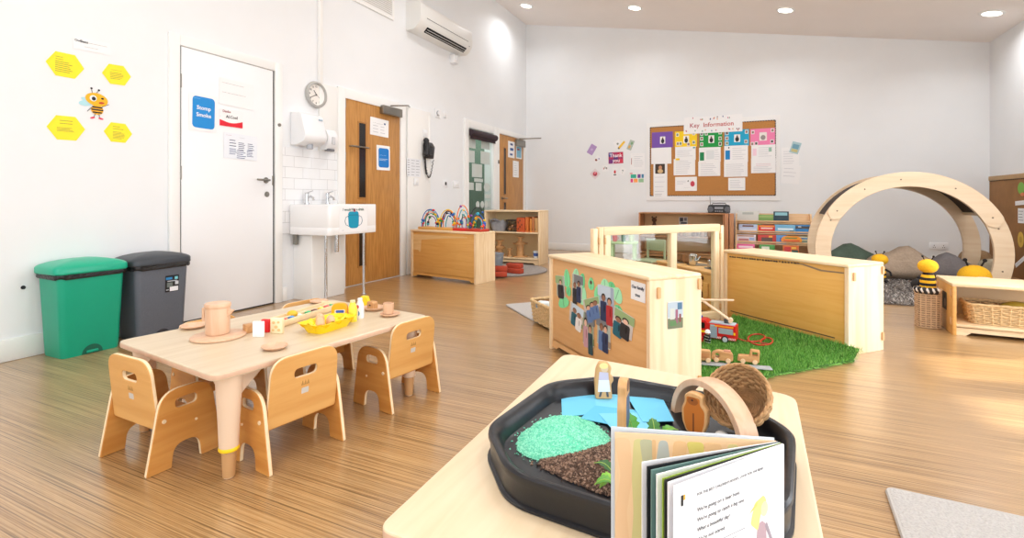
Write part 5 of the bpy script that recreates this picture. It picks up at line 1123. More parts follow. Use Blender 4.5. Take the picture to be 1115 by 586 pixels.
b = thing('picture_book', 'rounded yellow-orange shaped board book in the middle row', 'book', (bx0 + .73 * BW, 8.1 + .095 - .028, .265 + .04), rot=Euler((-.12, 0, 0)), group='picture books in the display bookcase'); m = MB(flat((240, 150, 30), .35)); m.plate(roundpoly([(-.13, 0), (.13, 0), (.13, .05), (.08, .085), (-.09, .085), (-.13, .045)], .02), .014, b=.002, M=axes((0, .014, 0), (1, 0, 0), (0, 0, 1), (0, -1, 0))); build('cover', m, b); m = MB(flat((120, 140, 60), .35)); m.b2((-.08, -.001, .045), (.07, .001, .062), 0); m.use(flat((210, 60, 40), .35)).b2((-.1, -.001, .01), (.1, .001, .026), 0); build('picture', m, b)
face_book(.14, 3, .24, .14, (224, 90, 150), 'pink book at the left of the lowest row', [(0, .7, .8, .2, (240, 210, 220)), (0, .35, .6, .25, (190, 60, 120))]); face_book(.42, 3, .2, .14, (70, 150, 70), 'green book with pale animal in the lowest row', [(-.1, .6, .5, .4, (220, 226, 210)), (.1, .2, .8, .2, (40, 90, 50))]); face_book(.72, 3, .2, .14, (220, 110, 40), 'orange and red patterned book in the lowest row', [(-.2, .6, .4, .5, (200, 40, 40)), (.25, .3, .4, .5, (40, 80, 70)), (.2, .75, .3, .2, (250, 200, 80))])
# ------------------------------------------------------------------ notice board
def bp(cx, cy, y=YB): return ony(695 + cx / 5.325, 120 + cy / 5.327, y)
A = bp(48, 80); B = bp(822, 520); bx, bw = (A[0] + B[0]) / 2, B[0] - A[0]; bzc, bh = (A[1] + B[1]) / 2 + .0, A[1] - B[1] + .02
t = thing('notice_board', 'large cork notice board with white scalloped border on the back wall', 'notice board', (bx, YB, bzc), rot=wallrot('B'))
m = MB(mat('white board frame', (238, 238, 238), .6)); m.plate([(-bw / 2, -bh / 2), (bw / 2, -bh / 2), (bw / 2, bh / 2), (-bw / 2, bh / 2)], .014, b=.002); build('frame', m, t)
cw, chh = bw - .12, bh - .15
m = MB(mat('cork', (186, 128, 68), .85, .1, 60, .2)); m.b2((-cw / 2, -chh / 2, .013), (cw / 2, chh / 2, .016), 0); build('cork', m, t)
def scallop(m, ax, L, off, sgn):
    n = int(L / .036)
    for k in range(n):
        u = -L / 2 + (k + .5) * L / n
        c = (u, off) if ax == 'x' else (off, u); m.plate(ellip(c[0], c[1], .0135, .0135, 10), .002, M=T(0, 0, .0162))
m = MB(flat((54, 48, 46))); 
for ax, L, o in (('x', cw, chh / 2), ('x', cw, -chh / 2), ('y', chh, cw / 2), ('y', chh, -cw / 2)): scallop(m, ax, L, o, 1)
build('border_dark_edge', m, t, 'dark edge of the scalloped border')  # dark scallops along the inner side of the white border
m = MB(flat((240, 240, 240)))
for ax, L, o in (('x', cw, chh / 2 + .016), ('x', cw, -chh / 2 - .016), ('y', chh, cw / 2 + .016), ('y', chh, -cw / 2 - .016)):
    scallop(m, ax, L, o, 1)
for v in m.V[:]: pass
m.V = [(x, y, z + .001) for x, y, z in m.V]; build('border', m, t)
def on_board(x0, y0, x1, y1, name, lab, cat, col, layer=0, grp='papers on the notice board', **k):
    A = bp(x0, y0, YB - .02); B = bp(x1, y1, YB - .02); return sheet('B', (A[0] + B[0]) / 2, (A[1] + B[1]) / 2, B[0] - A[0], A[1] - B[1], name, lab, cat, flat(col) if isinstance(col, tuple) else col, off=.0195 + .0022 * layer, group=grp, **k)
def minis(pts): 
    o = []
    for x, y in pts: o += [(x, y, .13, .22, (240, 240, 238)), (x, y, .09, .15, R.choice([(150, 120, 110), (90, 80, 80), (180, 150, 130), (120, 140, 110)]))]
    return o
PRT = [(.02, -.02, .25, .46, (238, 236, 234)), (.02, -.08, .16, .3, (40, 40, 42), 'e'), (.02, .1, .08, .12, (120, 90, 76), 'e')]
on_board(79, 130, 200, 215, 'colour_card', 'purple card at the left of the colour row on the board', 'card', (118, 78, 172), blocks=PRT)
on_board(212, 125, 340, 212, 'colour_card', 'yellow card, second in the colour row on the board', 'card', (246, 208, 10), blocks=minis([(-.38, .3), (.36, .34), (.36, -.22), (.12, -.32), (-.36, -.26), (-.24, -.26)]) + PRT)
on_board(355, 122, 488, 212, 'colour_card', 'green card, middle of the colour row on the board', 'card', (0, 150, 60), blocks=minis([(-.4, .34), (-.2, .34), (.4, .36), (-.4, .04), (-.4, -.3), (.4, 0), (.4, -.32)]) + PRT)
on_board(500, 117, 642, 206, 'colour_card', 'turquoise blue card, fourth in the colour row on the board', 'card', (0, 164, 206), blocks=minis([(-.4, .32), (-.4, 0), (-.4, -.3), (.4, .34), (.38, -.24)]) + PRT)
on_board(650, 110, 793, 200, 'colour_card', 'pink card at the right of the colour row on the board', 'card', (238, 130, 176), blocks=minis([(-.4, .3), (.4, .36), (.38, -.3), (-.42, -.4), (-.26, -.38)]) + [(.02, .02, .3, .5, (236, 230, 226)), (.02, -.04, .2, .3, (150, 140, 140), 'e')])
LG = (196, 198, 204)
on_board(75, 220, 192, 310, 'board_sheet', 'blank white sheet directly under the purple card', 'paper', PAPER, 1)
on_board(88, 308, 168, 512, 'board_sheet', 'tall white sheet with a portrait photo at lower left of the board', 'paper', PAPER, 0, blocks=[(-.02, .34, .7, .28, (60, 44, 34)), (0, .37, .26, .12, (196, 140, 104), 'e'), (0, .27, .4, .12, (210, 180, 130), 'e')], lines=[(-.4, .4, .1, -.3, 4, LG), (-.4, .3, -.38, -.42, 2, (150, 152, 158))])
on_board(214, 214, 333, 288, 'board_sheet', 'white sheet with a yellow tab under the yellow card', 'paper', PAPER, 1, blocks=[(-.38, -.42, .2, .14, (244, 208, 20)), (.42, .4, .1, .1, (60, 150, 160))], lines=[(-.4, .4, .2, -.2, 4, LG)])
on_board(205, 284, 330, 376, 'board_sheet', 'white printed sheet second under the yellow card', 'paper', PAPER, 0, lines=[(-.4, .4, .36, -.36, 7, LG)])
on_board(214, 388, 340, 468, 'board_sheet', 'white certificate with red picture low under the yellow column', 'paper', PAPER, 0, blocks=[(.3, .0, .2, .4, (200, 60, 80), 'e'), (.1, .2, .06, .1, (60, 60, 66), 'e')], lines=[(-.1, .2, -.28, -.28, 1, (40, 40, 46)), (-.42, 0, .2, .0, 3, LG)])
on_board(352, 218, 478, 300, 'board_sheet', 'white sheet with a green block under the green card', 'paper', PAPER, 1, blocks=[(-.36, -.1, .2, .56, (0, 128, 70)), (.02, 0, .36, .6, (222, 226, 228))], lines=[(.22, .46, .3, -.3, 5, LG)])
on_board(348, 298, 476, 381, 'board_sheet', 'white printed sheet second under the green card', 'paper', PAPER, 0, lines=[(-.4, .0, .4, .4, 1, (190, 90, 100)), (-.4, .42, .3, -.4, 7, LG)])
on_board(498, 208, 636, 300, 'board_sheet', 'white sheet with a blue block under the turquoise card', 'paper', PAPER, 1, blocks=[(-.35, -.05, .2, .55, (0, 130, 200)), (-.3, .38, .04, .1, (40, 40, 50))], lines=[(-.15, .44, .34, -.3, 6, LG)])
on_board(497, 298, 634, 385, 'board_sheet', 'white printed sheet second under the turquoise card', 'paper', PAPER, 0, lines=[(-.46, .46, .44, .44, 1, (70, 80, 100)), (-.42, .42, .3, -.4, 7, LG)])
on_board(522, 393, 620, 465, 'board_sheet', 'small white sheet low under the turquoise column', 'paper', PAPER, 0, lines=[(-.4, .4, .3, -.3, 5, LG)])
on_board(655, 204, 796, 281, 'board_sheet', 'white sheet with pink print directly under the pink card', 'paper', PAPER, 1, blocks=[(-.36, .0, .16, .5, (240, 206, 222)), (.28, .15, .12, .3, (150, 190, 170))], lines=[(-.2, .4, .3, -.3, 5, LG)])
on_board(654, 279, 797, 363, 'board_sheet', 'white printed sheet second under the pink card', 'paper', PAPER, 0, lines=[(-.3, .4, .1, .0, 2, (220, 180, 190)), (-.4, .42, -.1, -.4, 4, LG)])
on_board(264, 44, 604, 122, 'board_banner', 'white patterned banner reading key information across the board top', 'banner', PAPER, 2, grp=None,
         texts=[('Key', -.31, -.02, .095, (180, 96, 104)), ('Information', .1, -.02, .095, (190, 90, 90))],
         blocks=[(R.uniform(-.48, .48), s_ * R.uniform(.3, .44), .016, .1, R.choice([(120, 60, 70), (90, 150, 120), (60, 80, 140), (220, 150, 80), (200, 90, 120)]), 'e') for s_ in (1, -1) for _ in range(13)])
# cards pinned round the board
def on_back(cx, cy, w, h, tilt, *a, layer=0, **k):
    u, v = ony(630 + cx / 7.322, 140 + cy / 7.325); return sheet('B', u, v, w, h, *a, off=.002 + .0016 * layer, tilt=tilt, **k)
G = 'cards on the back wall'
on_back(106, 168, .115, .175, -.55, 'greeting_card', 'tilted lilac card, leftmost on the back wall', 'card', flat((176, 146, 196)), group=G, blocks=[(0, 0, .3, .2, (200, 178, 214))])
on_back(150, 245, .09, .12, -.7, 'greeting_card', 'small white card with brown drawing under the lilac card', 'card', PAPER, group=G, blocks=[(-.1, -.2, .5, .3, (130, 60, 50), 'e'), (.2, .2, .3, .2, (150, 140, 190), 'e')])
on_back(132, 362, .135, .135, .78, 'greeting_card', 'diamond-hung card with red flower drawing at lower left', 'card', flat((226, 214, 218)), group=G, blocks=[(0, 0, .6, .6, (196, 70, 84), 'e'), (.1, .1, .3, .2, (230, 150, 160), 'e'), (-.1, -.15, .2, .2, (120, 60, 90), 'e')])
on_back(297, 234, .255, .195, .02, 'thank_you_card', 'red and purple Thank You card beside the notice board', 'card', flat((176, 50, 96)), group=G, blocks=[(-.36, .3, .24, .36, (60, 70, 140)), (-.3, -.3, .34, .36, (120, 50, 130)), (.3, .3, .34, .3, (200, 40, 70)), (.36, -.3, .24, .36, (220, 60, 90)), (0, .0, .3, .3, (90, 50, 120))], texts=[('Thank', 0, .2, .085, (248, 240, 244)), ('you', .02, -.24, .085, (248, 240, 244))])
on_back(312, 122, .12, .12, .5, 'greeting_card', 'white diamond card with a small grey drawing above the red card', 'card', PAPER, group=G, blocks=[(0, 0, .3, .3, (130, 140, 130), 'e')])
on_back(342, 132, .035, .16, -.72, 'paper_pencil', 'yellow paper pencil leaning by the white diamond card', 'cutout', flat((244, 196, 40)), group=G, layer=1, blocks=[(0, -.44, .9, .12, (60, 60, 60))])
on_back(415, 132, .08, .17, -.4, 'greeting_card', 'narrow card with a green and orange painting, upper right of the group', 'card', flat((176, 190, 180)), group=G, blocks=[(-.1, -.2, .5, .35, (220, 170, 90), 'e'), (.1, .2, .5, .3, (120, 160, 120), 'e')])
on_back(213, 318, .105, .105, .05, 'greeting_card', 'white card with scattered dark figures left under the red card', 'card', PAPER, group=G, blocks=[(-.25, 0, .12, .3, (170, 60, 60)), (0, .1, .12, .35, (70, 80, 70)), (.25, 0, .14, .3, (90, 60, 50))])
on_back(290, 352, .09, .15, .02, 'greeting_card', 'white card with a red bird drawing under the red card', 'card', PAPER, group=G, blocks=[(0, .08, .4, .4, (206, 40, 44), 'e'), (0, -.25, .5, .12, (50, 46, 46))])
on_back(350, 340, .1, .12, -.5, 'greeting_card', 'tilted white card with grey sketch right of the bird card', 'card', PAPER, group=G, blocks=[(0, .1, .3, .2, (150, 160, 160), 'e'), (.1, -.2, .1, .1, (120, 140, 90), 'e')])
on_back(470, 262, .24, .27, -.03, 'letter_sheet', 'white handwritten letter next to the left edge of the board', 'letter', PAPER, group=G, blocks=[(-.42, .0, .04, .4, (160, 70, 60))], lines=[(-.25, .42, .3, -.3, 6, (196, 200, 206)), (-.4, .46, .44, .44, 1, (170, 172, 178))])
on_back(465, 395, .235, .175, 0, 'colour_chart', 'small chart of coloured squares beside the lower left of the board', 'chart', PAPER, group=G, layer=1, blocks=[(-.24, .18, .4, .36, (50, 176, 150)), (.16, .18, .22, .36, (120, 66, 150)), (.41, .18, .16, .36, (60, 130, 170)), (-.36, -.24, .18, .36, (220, 70, 130)), (-.08, -.24, .28, .36, (246, 160, 80)), (.3, -.24, .36, .36, (150, 190, 150)), (-.4, .45, .2, .08, (220, 60, 70))])
def on_b2(px0, py0, px1, py1, *a, layer=0, tilt=0., **k):
    A = ony(px0, py0); B = ony(px1, py1); return sheet('B', (A[0] + B[0]) / 2, (A[1] + B[1]) / 2, B[0] - A[0], A[1] - B[1], *a, off=.002 + .0016 * layer, tilt=tilt, **k)
G = 'papers right of the notice board'
on_b2(851, 161, 870, 182, 'wall_paper_sheet', 'upper white page on the wall to the right of the board', 'paper', PAPER, group=G, lines=[(-.4, .4, .3, -.3, 6, LG)])
on_b2(851, 180, 871, 200, 'wall_paper_sheet', 'lower white page on the wall to the right of the board', 'paper', PAPER, group=G, layer=1, tilt=-.1, lines=[(-.4, .3, .3, -.1, 3, LG)])
on_b2(861, 155, 871, 167, 'greeting_card', 'tilted blue and green card at the right of the board', 'card', flat((170, 200, 206)), group=G, layer=2, tilt=-.3, blocks=[(0, .1, .7, .4, (110, 160, 180)), (0, -.25, .7, .25, (200, 190, 130))])
a = ony(1022, 268); t = thing('double_socket', 'white double socket on the back wall inside the arch', 'socket', (a[0], YB - .001, a[1]), rot=wallrot('B')); m = MB(PLASTIC); m.box((0, 0, .006), (.2, .095, .012), .004); build('face_plate', m, t)
for x in (-.05, .05): m = MB(flat((60, 62, 66))); m.b2((x - .014, -.022, .0115), (x - .006, -.012, .0128), 0); m.b2((x + .006, -.022, .0115), (x + .014, -.012, .0128), 0); m.b2((x - .004, .002, .0115), (x + .004, .014, .0128), 0); build('pin_holes', m, t)
# ------------------------------------------------------------------ reading corner: arch, rug, cushions, toys
AF, AB = 6.62, 7.42; ax, az, ar, aw = 1.535, .348, .852, .155
t = thing('wooden_arch', 'tall round wooden arch framing the cushion corner by the right wall', 'arch', (ax, AF, 0))
ARW = wood('arch ply', (238, 214, 182), (230, 202, 166), 0, 1.6)
def ring(y, th):
    a0 = -math.asin(az / ar) ; a1 = PI - a0; n = 56
    out = [(ar * math.cos(a0 + (a1 - a0) * k / n), az + ar * math.sin(a0 + (a1 - a0) * k / n)) for k in range(n + 1)]
    ri = ar - aw; b0 = -math.asin(min(1, az / ri)); b1 = PI - b0
    inn = [(ri * math.cos(b1 + (b0 - b1) * k / n), az + ri * math.sin(b1 + (b0 - b1) * k / n)) for k in range(n + 1)]
    m = MB(ARW); m.plate(out + inn, th, [], .004, axes((0, y + th, 0), (1, 0, 0), (0, 0, 1), (0, -1, 0))); return m
f1 = build('front_arch', ring(0, .04), t); build('rear_arch', ring(AB - AF, .04), t)
m = MB(ARW)
def lap(a0, a1):
    n = 26; ro, ri = ar + .001, ar - aw - .001
    pts = [(ro * math.cos(a0 + (a1 - a0) * k / n), az + ro * math.sin(a0 + (a1 - a0) * k / n)) for k in range(n + 1)]
    c = (ar - aw / 2); e1 = a1 + aw * .42 / c; e0 = a0 - aw * .42 / c
    pts += [(c * math.cos(e1) , az + c * math.sin(e1))] + [(ri * math.cos(a1 + (a0 - a1) * k / n), az + ri * math.sin(a1 + (a0 - a1) * k / n)) for k in range(n + 1)] + [(c * math.cos(e0), az + c * math.sin(e0))]
    return roundpoly(pts, .03, 3)
m.plate(lap(math.radians(25), math.radians(150)), .016, [], .003, axes((0, .0, 0), (1, 0, 0), (0, 0, 1), (0, -1, 0))); build('lapped_section', m, t)
m = MB(flat((120, 96, 72), .4))
for dg in (-12, 20, 29, 60, 95, 120, 146, 155): a = math.radians(dg); c = ar - aw / 2; m.cyl((c * math.cos(a), -.016 if 22 < dg < 152 else .001, az + c * math.sin(a)), (c * math.cos(a), -.0185 if 22 < dg < 152 else -.0025, az + c * math.sin(a)), .008, 12)
build('bolt', m, t)
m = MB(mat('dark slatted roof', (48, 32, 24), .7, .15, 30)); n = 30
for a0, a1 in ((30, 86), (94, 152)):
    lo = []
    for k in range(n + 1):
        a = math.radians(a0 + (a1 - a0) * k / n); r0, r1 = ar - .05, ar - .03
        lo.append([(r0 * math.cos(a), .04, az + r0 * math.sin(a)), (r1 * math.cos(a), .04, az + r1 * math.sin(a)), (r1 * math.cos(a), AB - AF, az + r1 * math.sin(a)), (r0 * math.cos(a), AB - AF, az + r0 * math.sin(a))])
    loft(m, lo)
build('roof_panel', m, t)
for dg in (30, 152):
    a = math.radians(dg); c = ar - .05; m = MB(ARW); m.box((0, 0, 0), (.02, AB - AF - .03, .035), .004, T(c * math.cos(a), (AB - AF) / 2 + .02, az + c * math.sin(a), ry=-a)); build('cross_rail', m, t)
# shaggy dark rug
t = thing('shaggy_rug', 'dark grey shaggy rug on the floor under the wooden arch', 'rug', (1.64, 6.66, 0)); SW, SD = 2.0, 2.72
m = MB(mat('rug base', (96, 89, 84), .95)); m.plate(rr(SW, SD, .08, 4), .012); build('backing', m, t)
m = MB()
for c in ((112, 104, 98), (150, 142, 135), (196, 188, 180)): m.use(flat(c, .9))
rg = random.Random(5)
for k in range(15000):
    x, y = rg.uniform(-SW / 2, SW / 2), rg.uniform(-SD / 2, SD / 2 ) if k % 2 else rg.uniform(-SD / 2, 0); h = rg.uniform(.01, .026); an = rg.uniform(0, 2 * PI); w = .006; dx, dy = math.cos(an) * w, math.sin(an) * w; o = len(m.V)
    m.V += [(x - dx, y - dy, .01), (x + dx, y + dy, .01), (x + rg.uniform(-.04, .04), y + rg.uniform(-.04, .04), .01 + h)]; m.F.append((o, o + 1, o + 2)); m.I.append(rg.choice((0, 0, 1, 2)))
o = build('shag_pile', m, t); o['kind'] = 'stuff'
def cushion(name, label, x, y, z, w, h, d, mt, rz=0., lumps=(), tilt=.25):
    t = thing(name, label, 'cushion', (x, y, z), rot=Euler((-tilt, 0, rz)))
    nu, nv = 40, 20; vs = []; fs = []
    for j in range(nv + 1):
        ph = -PI / 2 + PI * j / nv
        for i in range(nu):
            a = 2 * PI * i / nu; cx_ = math.copysign(abs(math.cos(a)) ** .7, math.cos(a)); cz_ = math.copysign(abs(math.sin(a)) ** .7, math.sin(a)); s_ = math.cos(ph) ** .6 if math.cos(ph) > 0 else 0
            X, Z, Y = w / 2 * cx_ * s_, h / 2 + h / 2 * cz_ * s_, d / 2 * math.sin(ph)
            for lx, lh, lw in lumps: 
                if Z > h * .45: Z += lh * math.exp(-((X - lx) / lw) ** 2) * (Z / h)
            vs.append((X, Y + .008 * math.sin(X * 23 + Z * 17), max(0, Z)))
    for j in range(nv):
        for i in range(nu): fs.append((j * nu + i, j * nu + (i + 1) % nu, (j + 1) * nu + (i + 1) % nu, (j + 1) * nu + i))
    m = MB(mt); m.add(vs, fs); build('cover', m, t)
    m = MB(mt); pts = []
    for i in range(nu): a = 2 * PI * i / nu; q = vs[(nv // 2) * nu + i]; pts.append((q[0] * 1.005, q[1], max(.004, q[2])))
    m.tube(pts, .006, 6, True); build('piping', m, t)
    return t
FB = dict(var=.1, scale=60, bump=.3)
def cpos(px, Y): return ony(px, 250, Y)[0]
cushion('cushion', 'dark green cushion behind the long unit at the left of the arch', cpos(928, 7.15), 7.15, .02, .56, .27, .28, mat('green cord cushion', (84, 100, 86), .95, **FB), lumps=[(-.02, .1, .14)])
cushion('cushion', 'large beige mound cushion in the middle of the arch', cpos(981, 6.95), 6.95, .02, .64, .26, .28, mat('beige cushion', (168, 148, 128), .95, **FB), lumps=[(.06, .12, .13), (-.2, .02, .1)])
cushion('cushion', 'grey mound cushion at the right of the arch', cpos(1033, 7.0), 7.0, .02, .5, .21, .26, mat('grey cushion', (118, 112, 112), .95, **FB), lumps=[(.0, .1, .11)])
cushion('cushion', 'pale beige bolster leaning near the right leg of the arch', cpos(1078, 7.0), 7.0, .02, .18, .25, .18, mat('pale bolster', (176, 166, 144), .95, **FB), rz=.1, tilt=.12)
cushion('cushion', 'small tan cushion standing behind the yellow bee ball', cpos(1062, 7.6), 7.6, .02, .3, .3, .14, mat('tan cushion', (150, 122, 88), .95, **FB), rz=-.3, tilt=.2)
cushion('cushion', 'small white cushion on the floor behind the low right shelf', cpos(1072, 6.0), 6.0, .02, .2, .17, .14, mat('white cushion', (222, 220, 218), .95, **FB), tilt=.2)
YB_, KB = mat('yellow knit', (238, 180, 30), .9, .1, 80, .4), mat('black knit', (34, 30, 30), .9)
def bee(label, px, Y, z, s, face=0., body=True, hw=1., limbs=True):
    t = thing('bee_toy', label, 'soft toy', (cpos(px, Y), Y, z), rz=face, group='knitted bee toys')
    m = MB(YB_); m.ell((0, 0, s * .78 if body else s * .24), (s * .22 * hw, s * .2 * hw, s * .2 if body else s * .2), 22, 14); build('head', m, t)
    if body:
        m = MB(); 
        prof = [(.06, .0), (.15, .06), (.18, .16), (.185, .3), (.17, .44), (.13, .56), (.08, .62)]
        for k in range(8):
            z0, z1 = .62 * k / 8, .62 * (k + 1) / 8
            def rad(q):
                for (r0, a), (r1, b) in zip(prof, prof[1:]):
                    if a <= q <= b + 1e-6: return r0 + (r1 - r0) * (q - a) / (b - a)
                return prof[-1][0]
            m.use(YB_ if k % 2 == 0 else KB).lathe([(rad(z0) * s, z0 * s), (rad((z0 + z1) / 2) * s * 1.03, (z0 + z1) / 2 * s), (rad(z1) * s, z1 * s)], 20, capb=k == 0, capt=k == 7)
        build('striped_body', m, t)
        m = MB(KB)
        for sx in (-1, 1) if limbs else (): m.tube([(sx * .15 * s, -.04 * s, .45 * s), (sx * .28 * s, -.1 * s, .36 * s), (sx * .3 * s, -.16 * s, .24 * s)], .035 * s, 8); m.tube([(sx * .08 * s, -.05 * s, .06 * s), (sx * .14 * s, -.25 * s, .05 * s), (sx * .15 * s, -.32 * s, .08 * s)], .045 * s, 8)
        if limbs: build('limbs', m, t)
    hz = s * .78 if body else s * .24
    m = MB(KB)
    for sx in (-1, 1): m.tube([(sx * .08 * s, 0, hz + .17 * s), (sx * .12 * s, -.02 * s, hz + .27 * s)], .014 * s, 8); m.ell((sx * .125 * s, -.02 * s, hz + .28 * s), .03 * s, 12, 8)
    build('antennae', m, t)
    m = MB(KB)
    for sx in (-1, 1): m.ell((sx * .08 * s, .185 * s, hz + .03 * s), .022 * s, 10, 7)
    build('eyes', m, t)
    return t
bee('striped knitted bee sitting behind the end of the long unit', 958, 6.5, .035, .3, hw=1.15)

# tall woven basket with a bee on top
bx_, by_ = 1.125, 4.4; t = thing('woven_basket', 'tall slim beige woven basket beside the low right shelf', 'basket', (bx_ + .03, by_ + .1, 0)); wicker_basket(t, .13, .13, .27, .12, 18, 16, .0045, .002, mat('beige cord', (206, 174, 138), .8, .1, 50), flat((150, 120, 90)))
q = bee('striped knitted bee standing in the tall woven basket', 1013, 5.2, .36, .25, hw=1.1, limbs=False); q.location = (bx_ + .03, by_ + .1, .235)
t2 = thing('scarf', 'black and white patterned cloth over the rim of the tall basket', 'cloth', (bx_ + .03, by_ + .1, .235)); m = MB(); 
for k in range(16):
    a = -PI * .95 + k * .13; m.use(flat((30, 28, 28)) if k % 3 else flat((226, 220, 214))).ell((.076 * math.cos(a), .076 * math.sin(a), .03 + .008 * math.sin(k * 2.1)), (.015, .015, .018), 10, 8)
build('cloth', m, t2)
q = bee('round yellow bee head ball behind the low right shelf', 1061, 6.4, .0, .6, body=False); q['category'] = 'ball'
t = thing('black_shoe_toy', 'black rounded soft toy on the shaggy rug left of the tall basket', 'soft toy', (cpos(1003, 5.95), 5.98, .035)); m = MB(KB); m.ell((0, 0, .06), (.07, .1, .06)); build('body', m, t); m = MB(KB); m.ell((.0, -.09, .1), (.04, .045, .04)); m.ell((.03, -.09, .14), .015); m.ell((-.03, -.09, .14), .015); build('head', m, t)
# low right shelf with straw basket
RS = open_unit('low_shelf', 'low open wooden shelf at the right edge holding a straw basket', 'shelf unit', (1.232, 4.285, 0), -.07, 1.0, .44, .345, (.075,), side=HONEY, back=mat('pale birch back', (232, 208, 166), .5), top=MAPLE)
t = thing('straw_basket', 'rectangular straw basket inside the low right shelf', 'basket', loc_on(RS, .3, .17, .0757), rz=-.1); wicker_basket(t, .36, .2, .13, 1.1, 11, 26, .0058, .004, WICK, flat((150, 112, 70)))
q = thing('toy_ball', 'olive yellow ball lying in the straw basket', 'ball', loc_on(RS, .36, .17, .082)); m = MB(mat('olive felt', (176, 150, 50), .9)); m.ell((0, 0, .075), (.1, .07, .07)); build('ball', m, q); m = MB(flat((140, 118, 40))); m.tube([(.101 * math.cos(k * PI / 16), .0, .075 + .071 * math.sin(k * PI / 16)) for k in range(32)], .002, 5, True); build('seam', m, q)
q = thing('toy_cloth', 'small blue folded cloth at the left in the straw basket', 'cloth', loc_on(RS, .22, .17, .082)); m = MB(flat((130, 140, 180))); m.box((0, 0, .055), (.08, .08, .1), .03, seg=3); build('cloth', m, q); m = MB(flat((200, 204, 220))); m.box((0, -.02, .107), (.05, .03, .006), .002); build('trim', m, q)
v = loc_on(RS, -.0012, .2, .2); sheet((Vector(v), (Matrix.Rotation(-.07 - PI / 2, 3, 'Z') @ Matrix.Rotation(PI / 2, 3, 'X')).to_euler()), 0, 0, .11, .12, 'shelf_photo', 'small dark photograph on the outer end of the low right shelf', 'photograph', flat((96, 84, 70)), blocks=[(-.1, .1, .4, .5, (60, 70, 60), 'e'), (.15, -.1, .4, .5, (150, 130, 110), 'e')])
for y, z in ((.03, .28), (.03, .09), (.4, .28)): m = MB(CL); m.b2((-.008, y - .012, z - .025), (.001, y + .012, z + .025), .004); build('connector_clip', m, RS)
# kraft display panel leaning on the right wall
t = thing('display_board', 'brown kraft paper display panel standing against the right wall', 'display board', (XR - .03, 8.52, 0), rot=Euler((0, 0, -PI / 2))); PLN = 1.7
KR = mat('kraft paper', (150, 106, 60), .85, .14, 6)
m = MB(KR); m.b2((0, -.0, 0), (PLN, .025, 1.2), .003); build('panel', m, t)
m = MB(wood('panel trim', (186, 146, 84), (170, 128, 70), 0)); m.b2((0, -.008, 1.15), (PLN, .0, 1.205), .002); build('top_border', m, t)
m = MB(flat((70, 48, 30)));
for k in range(42): m.plate(ellip(.02 + k * .04, 1.15, .014, .012, 10), .002, M=axes((0, -.001, 0), (1, 0, 0), (0, 0, 1), (0, -1, 0)))
build('scalloped_edge', m, t)
def on_right(px, py, w, h, tl, *a, **k):
    u, vv = onx(px, py, XR - .032); return sheet('R', u, vv, w, h, *a, off=.0325, tilt=tl, group='papers on the kraft panel', **k)
on_right(1085.5, 263, .13, .14, 0, 'panel_paper', 'grey square photo low on the kraft panel inside the arch leg', 'paper', flat((176, 172, 166)), blocks=[(0, 0, .5, .6, (120, 130, 120), 'e')])
on_right(1086, 277.5, .2, .05, .25, 'panel_caption', 'white caption strip under the grey photo on the kraft panel', 'paper', PAPER, lines=[(-.4, .4, 0, 0, 1, (150, 150, 150))])
on_right(1112, 205, .16, .14, 0, 'panel_leaf', 'green and orange paper leaf at the top of the kraft panel', 'paper leaf', flat((120, 176, 60)), shape=ellip(0, 0, .08, .07), blocks=[(.2, -.5, .6, .3, (220, 110, 40), 'e')])
on_right(1111, 221, .24, .05, .05, 'panel_caption', 'white caption strip below the paper leaf on the kraft panel', 'paper', PAPER, lines=[(-.4, .4, 0, 0, 1, (150, 150, 150))])
on_right(1112, 235, .15, .17, 0, 'panel_paper', 'white printed sheet at the right edge of the kraft panel', 'paper', PAPER, lines=[(-.4, .4, .3, -.3, 4, (120, 120, 126))])
on_right(1111.5, 261, .16, .19, 0, 'panel_leaf', 'yellow paper shape at the right edge of the kraft panel', 'paper leaf', flat((214, 176, 60)), shape=ellip(0, 0, .07, .09), blocks=[(0, 0, .4, .4, (190, 150, 40), 'e')])
on_right(1111, 285, .26, .05, .5, 'panel_caption', 'slanted white strip lowest on the kraft panel', 'paper', PAPER, lines=[(-.4, .4, 0, 0, 1, (150, 150, 150))])
# ------------------------------------------------------------------ rugs
LR = mat('pale rug pile', (184, 180, 176), .95, .12, 160, .8)
def rug(label, x, y, w, d, rz):
    t = thing('floor_rug', label, 'rug', (x, y, 0), rz=rz); m = MB(LR); m.plate(rr(w, d, .02, 4), .014, b=.004); build('pile', m, t)
    m = MB(mat('rug binding', (178, 174, 170), .9)); m.tube([(a, b, .007) for a, b in rr(w, d, .02, 4)], .0075, 6, True); build('binding', m, t); return t
c = onz(966, 535); rzr = -.06; v = Matrix.Rotation(rzr, 3, 'Z') @ Vector((.75, -.55, 0)); rug('pale grey rug at the lower right corner on the sunlit floor', c.x + v.x, c.y + v.y, 1.5, 1.1, rzr)
A, B, C = onz(551, 333), onz(584, 352), onz(602, 331); d = (C - A).normalized(); rzr = math.atan2(d.y, d.x); v = Matrix.Rotation(rzr, 3, 'Z') @ Vector((.45, -.45, 0)); 
d = (B - A).normalized(); rzr = math.atan2(d.y, d.x); v = Matrix.Rotation(rzr, 3, 'Z') @ Vector((.29, .4, 0)); rug('pale grey mat partly hidden behind the family unit', A.x + v.x, A.y + v.y, .58, .8, rzr)
p = onz(597, 356, .0); t = thing('straw_basket', 'straw basket on the floor behind the left end of the family unit', 'basket', (p.x + .02, p.y + .06, .0145), rz=-.75); wicker_basket(t, .3, .2, .15, 1.1, 12, 24, .006, .004, WICK, flat((150, 112, 70)))
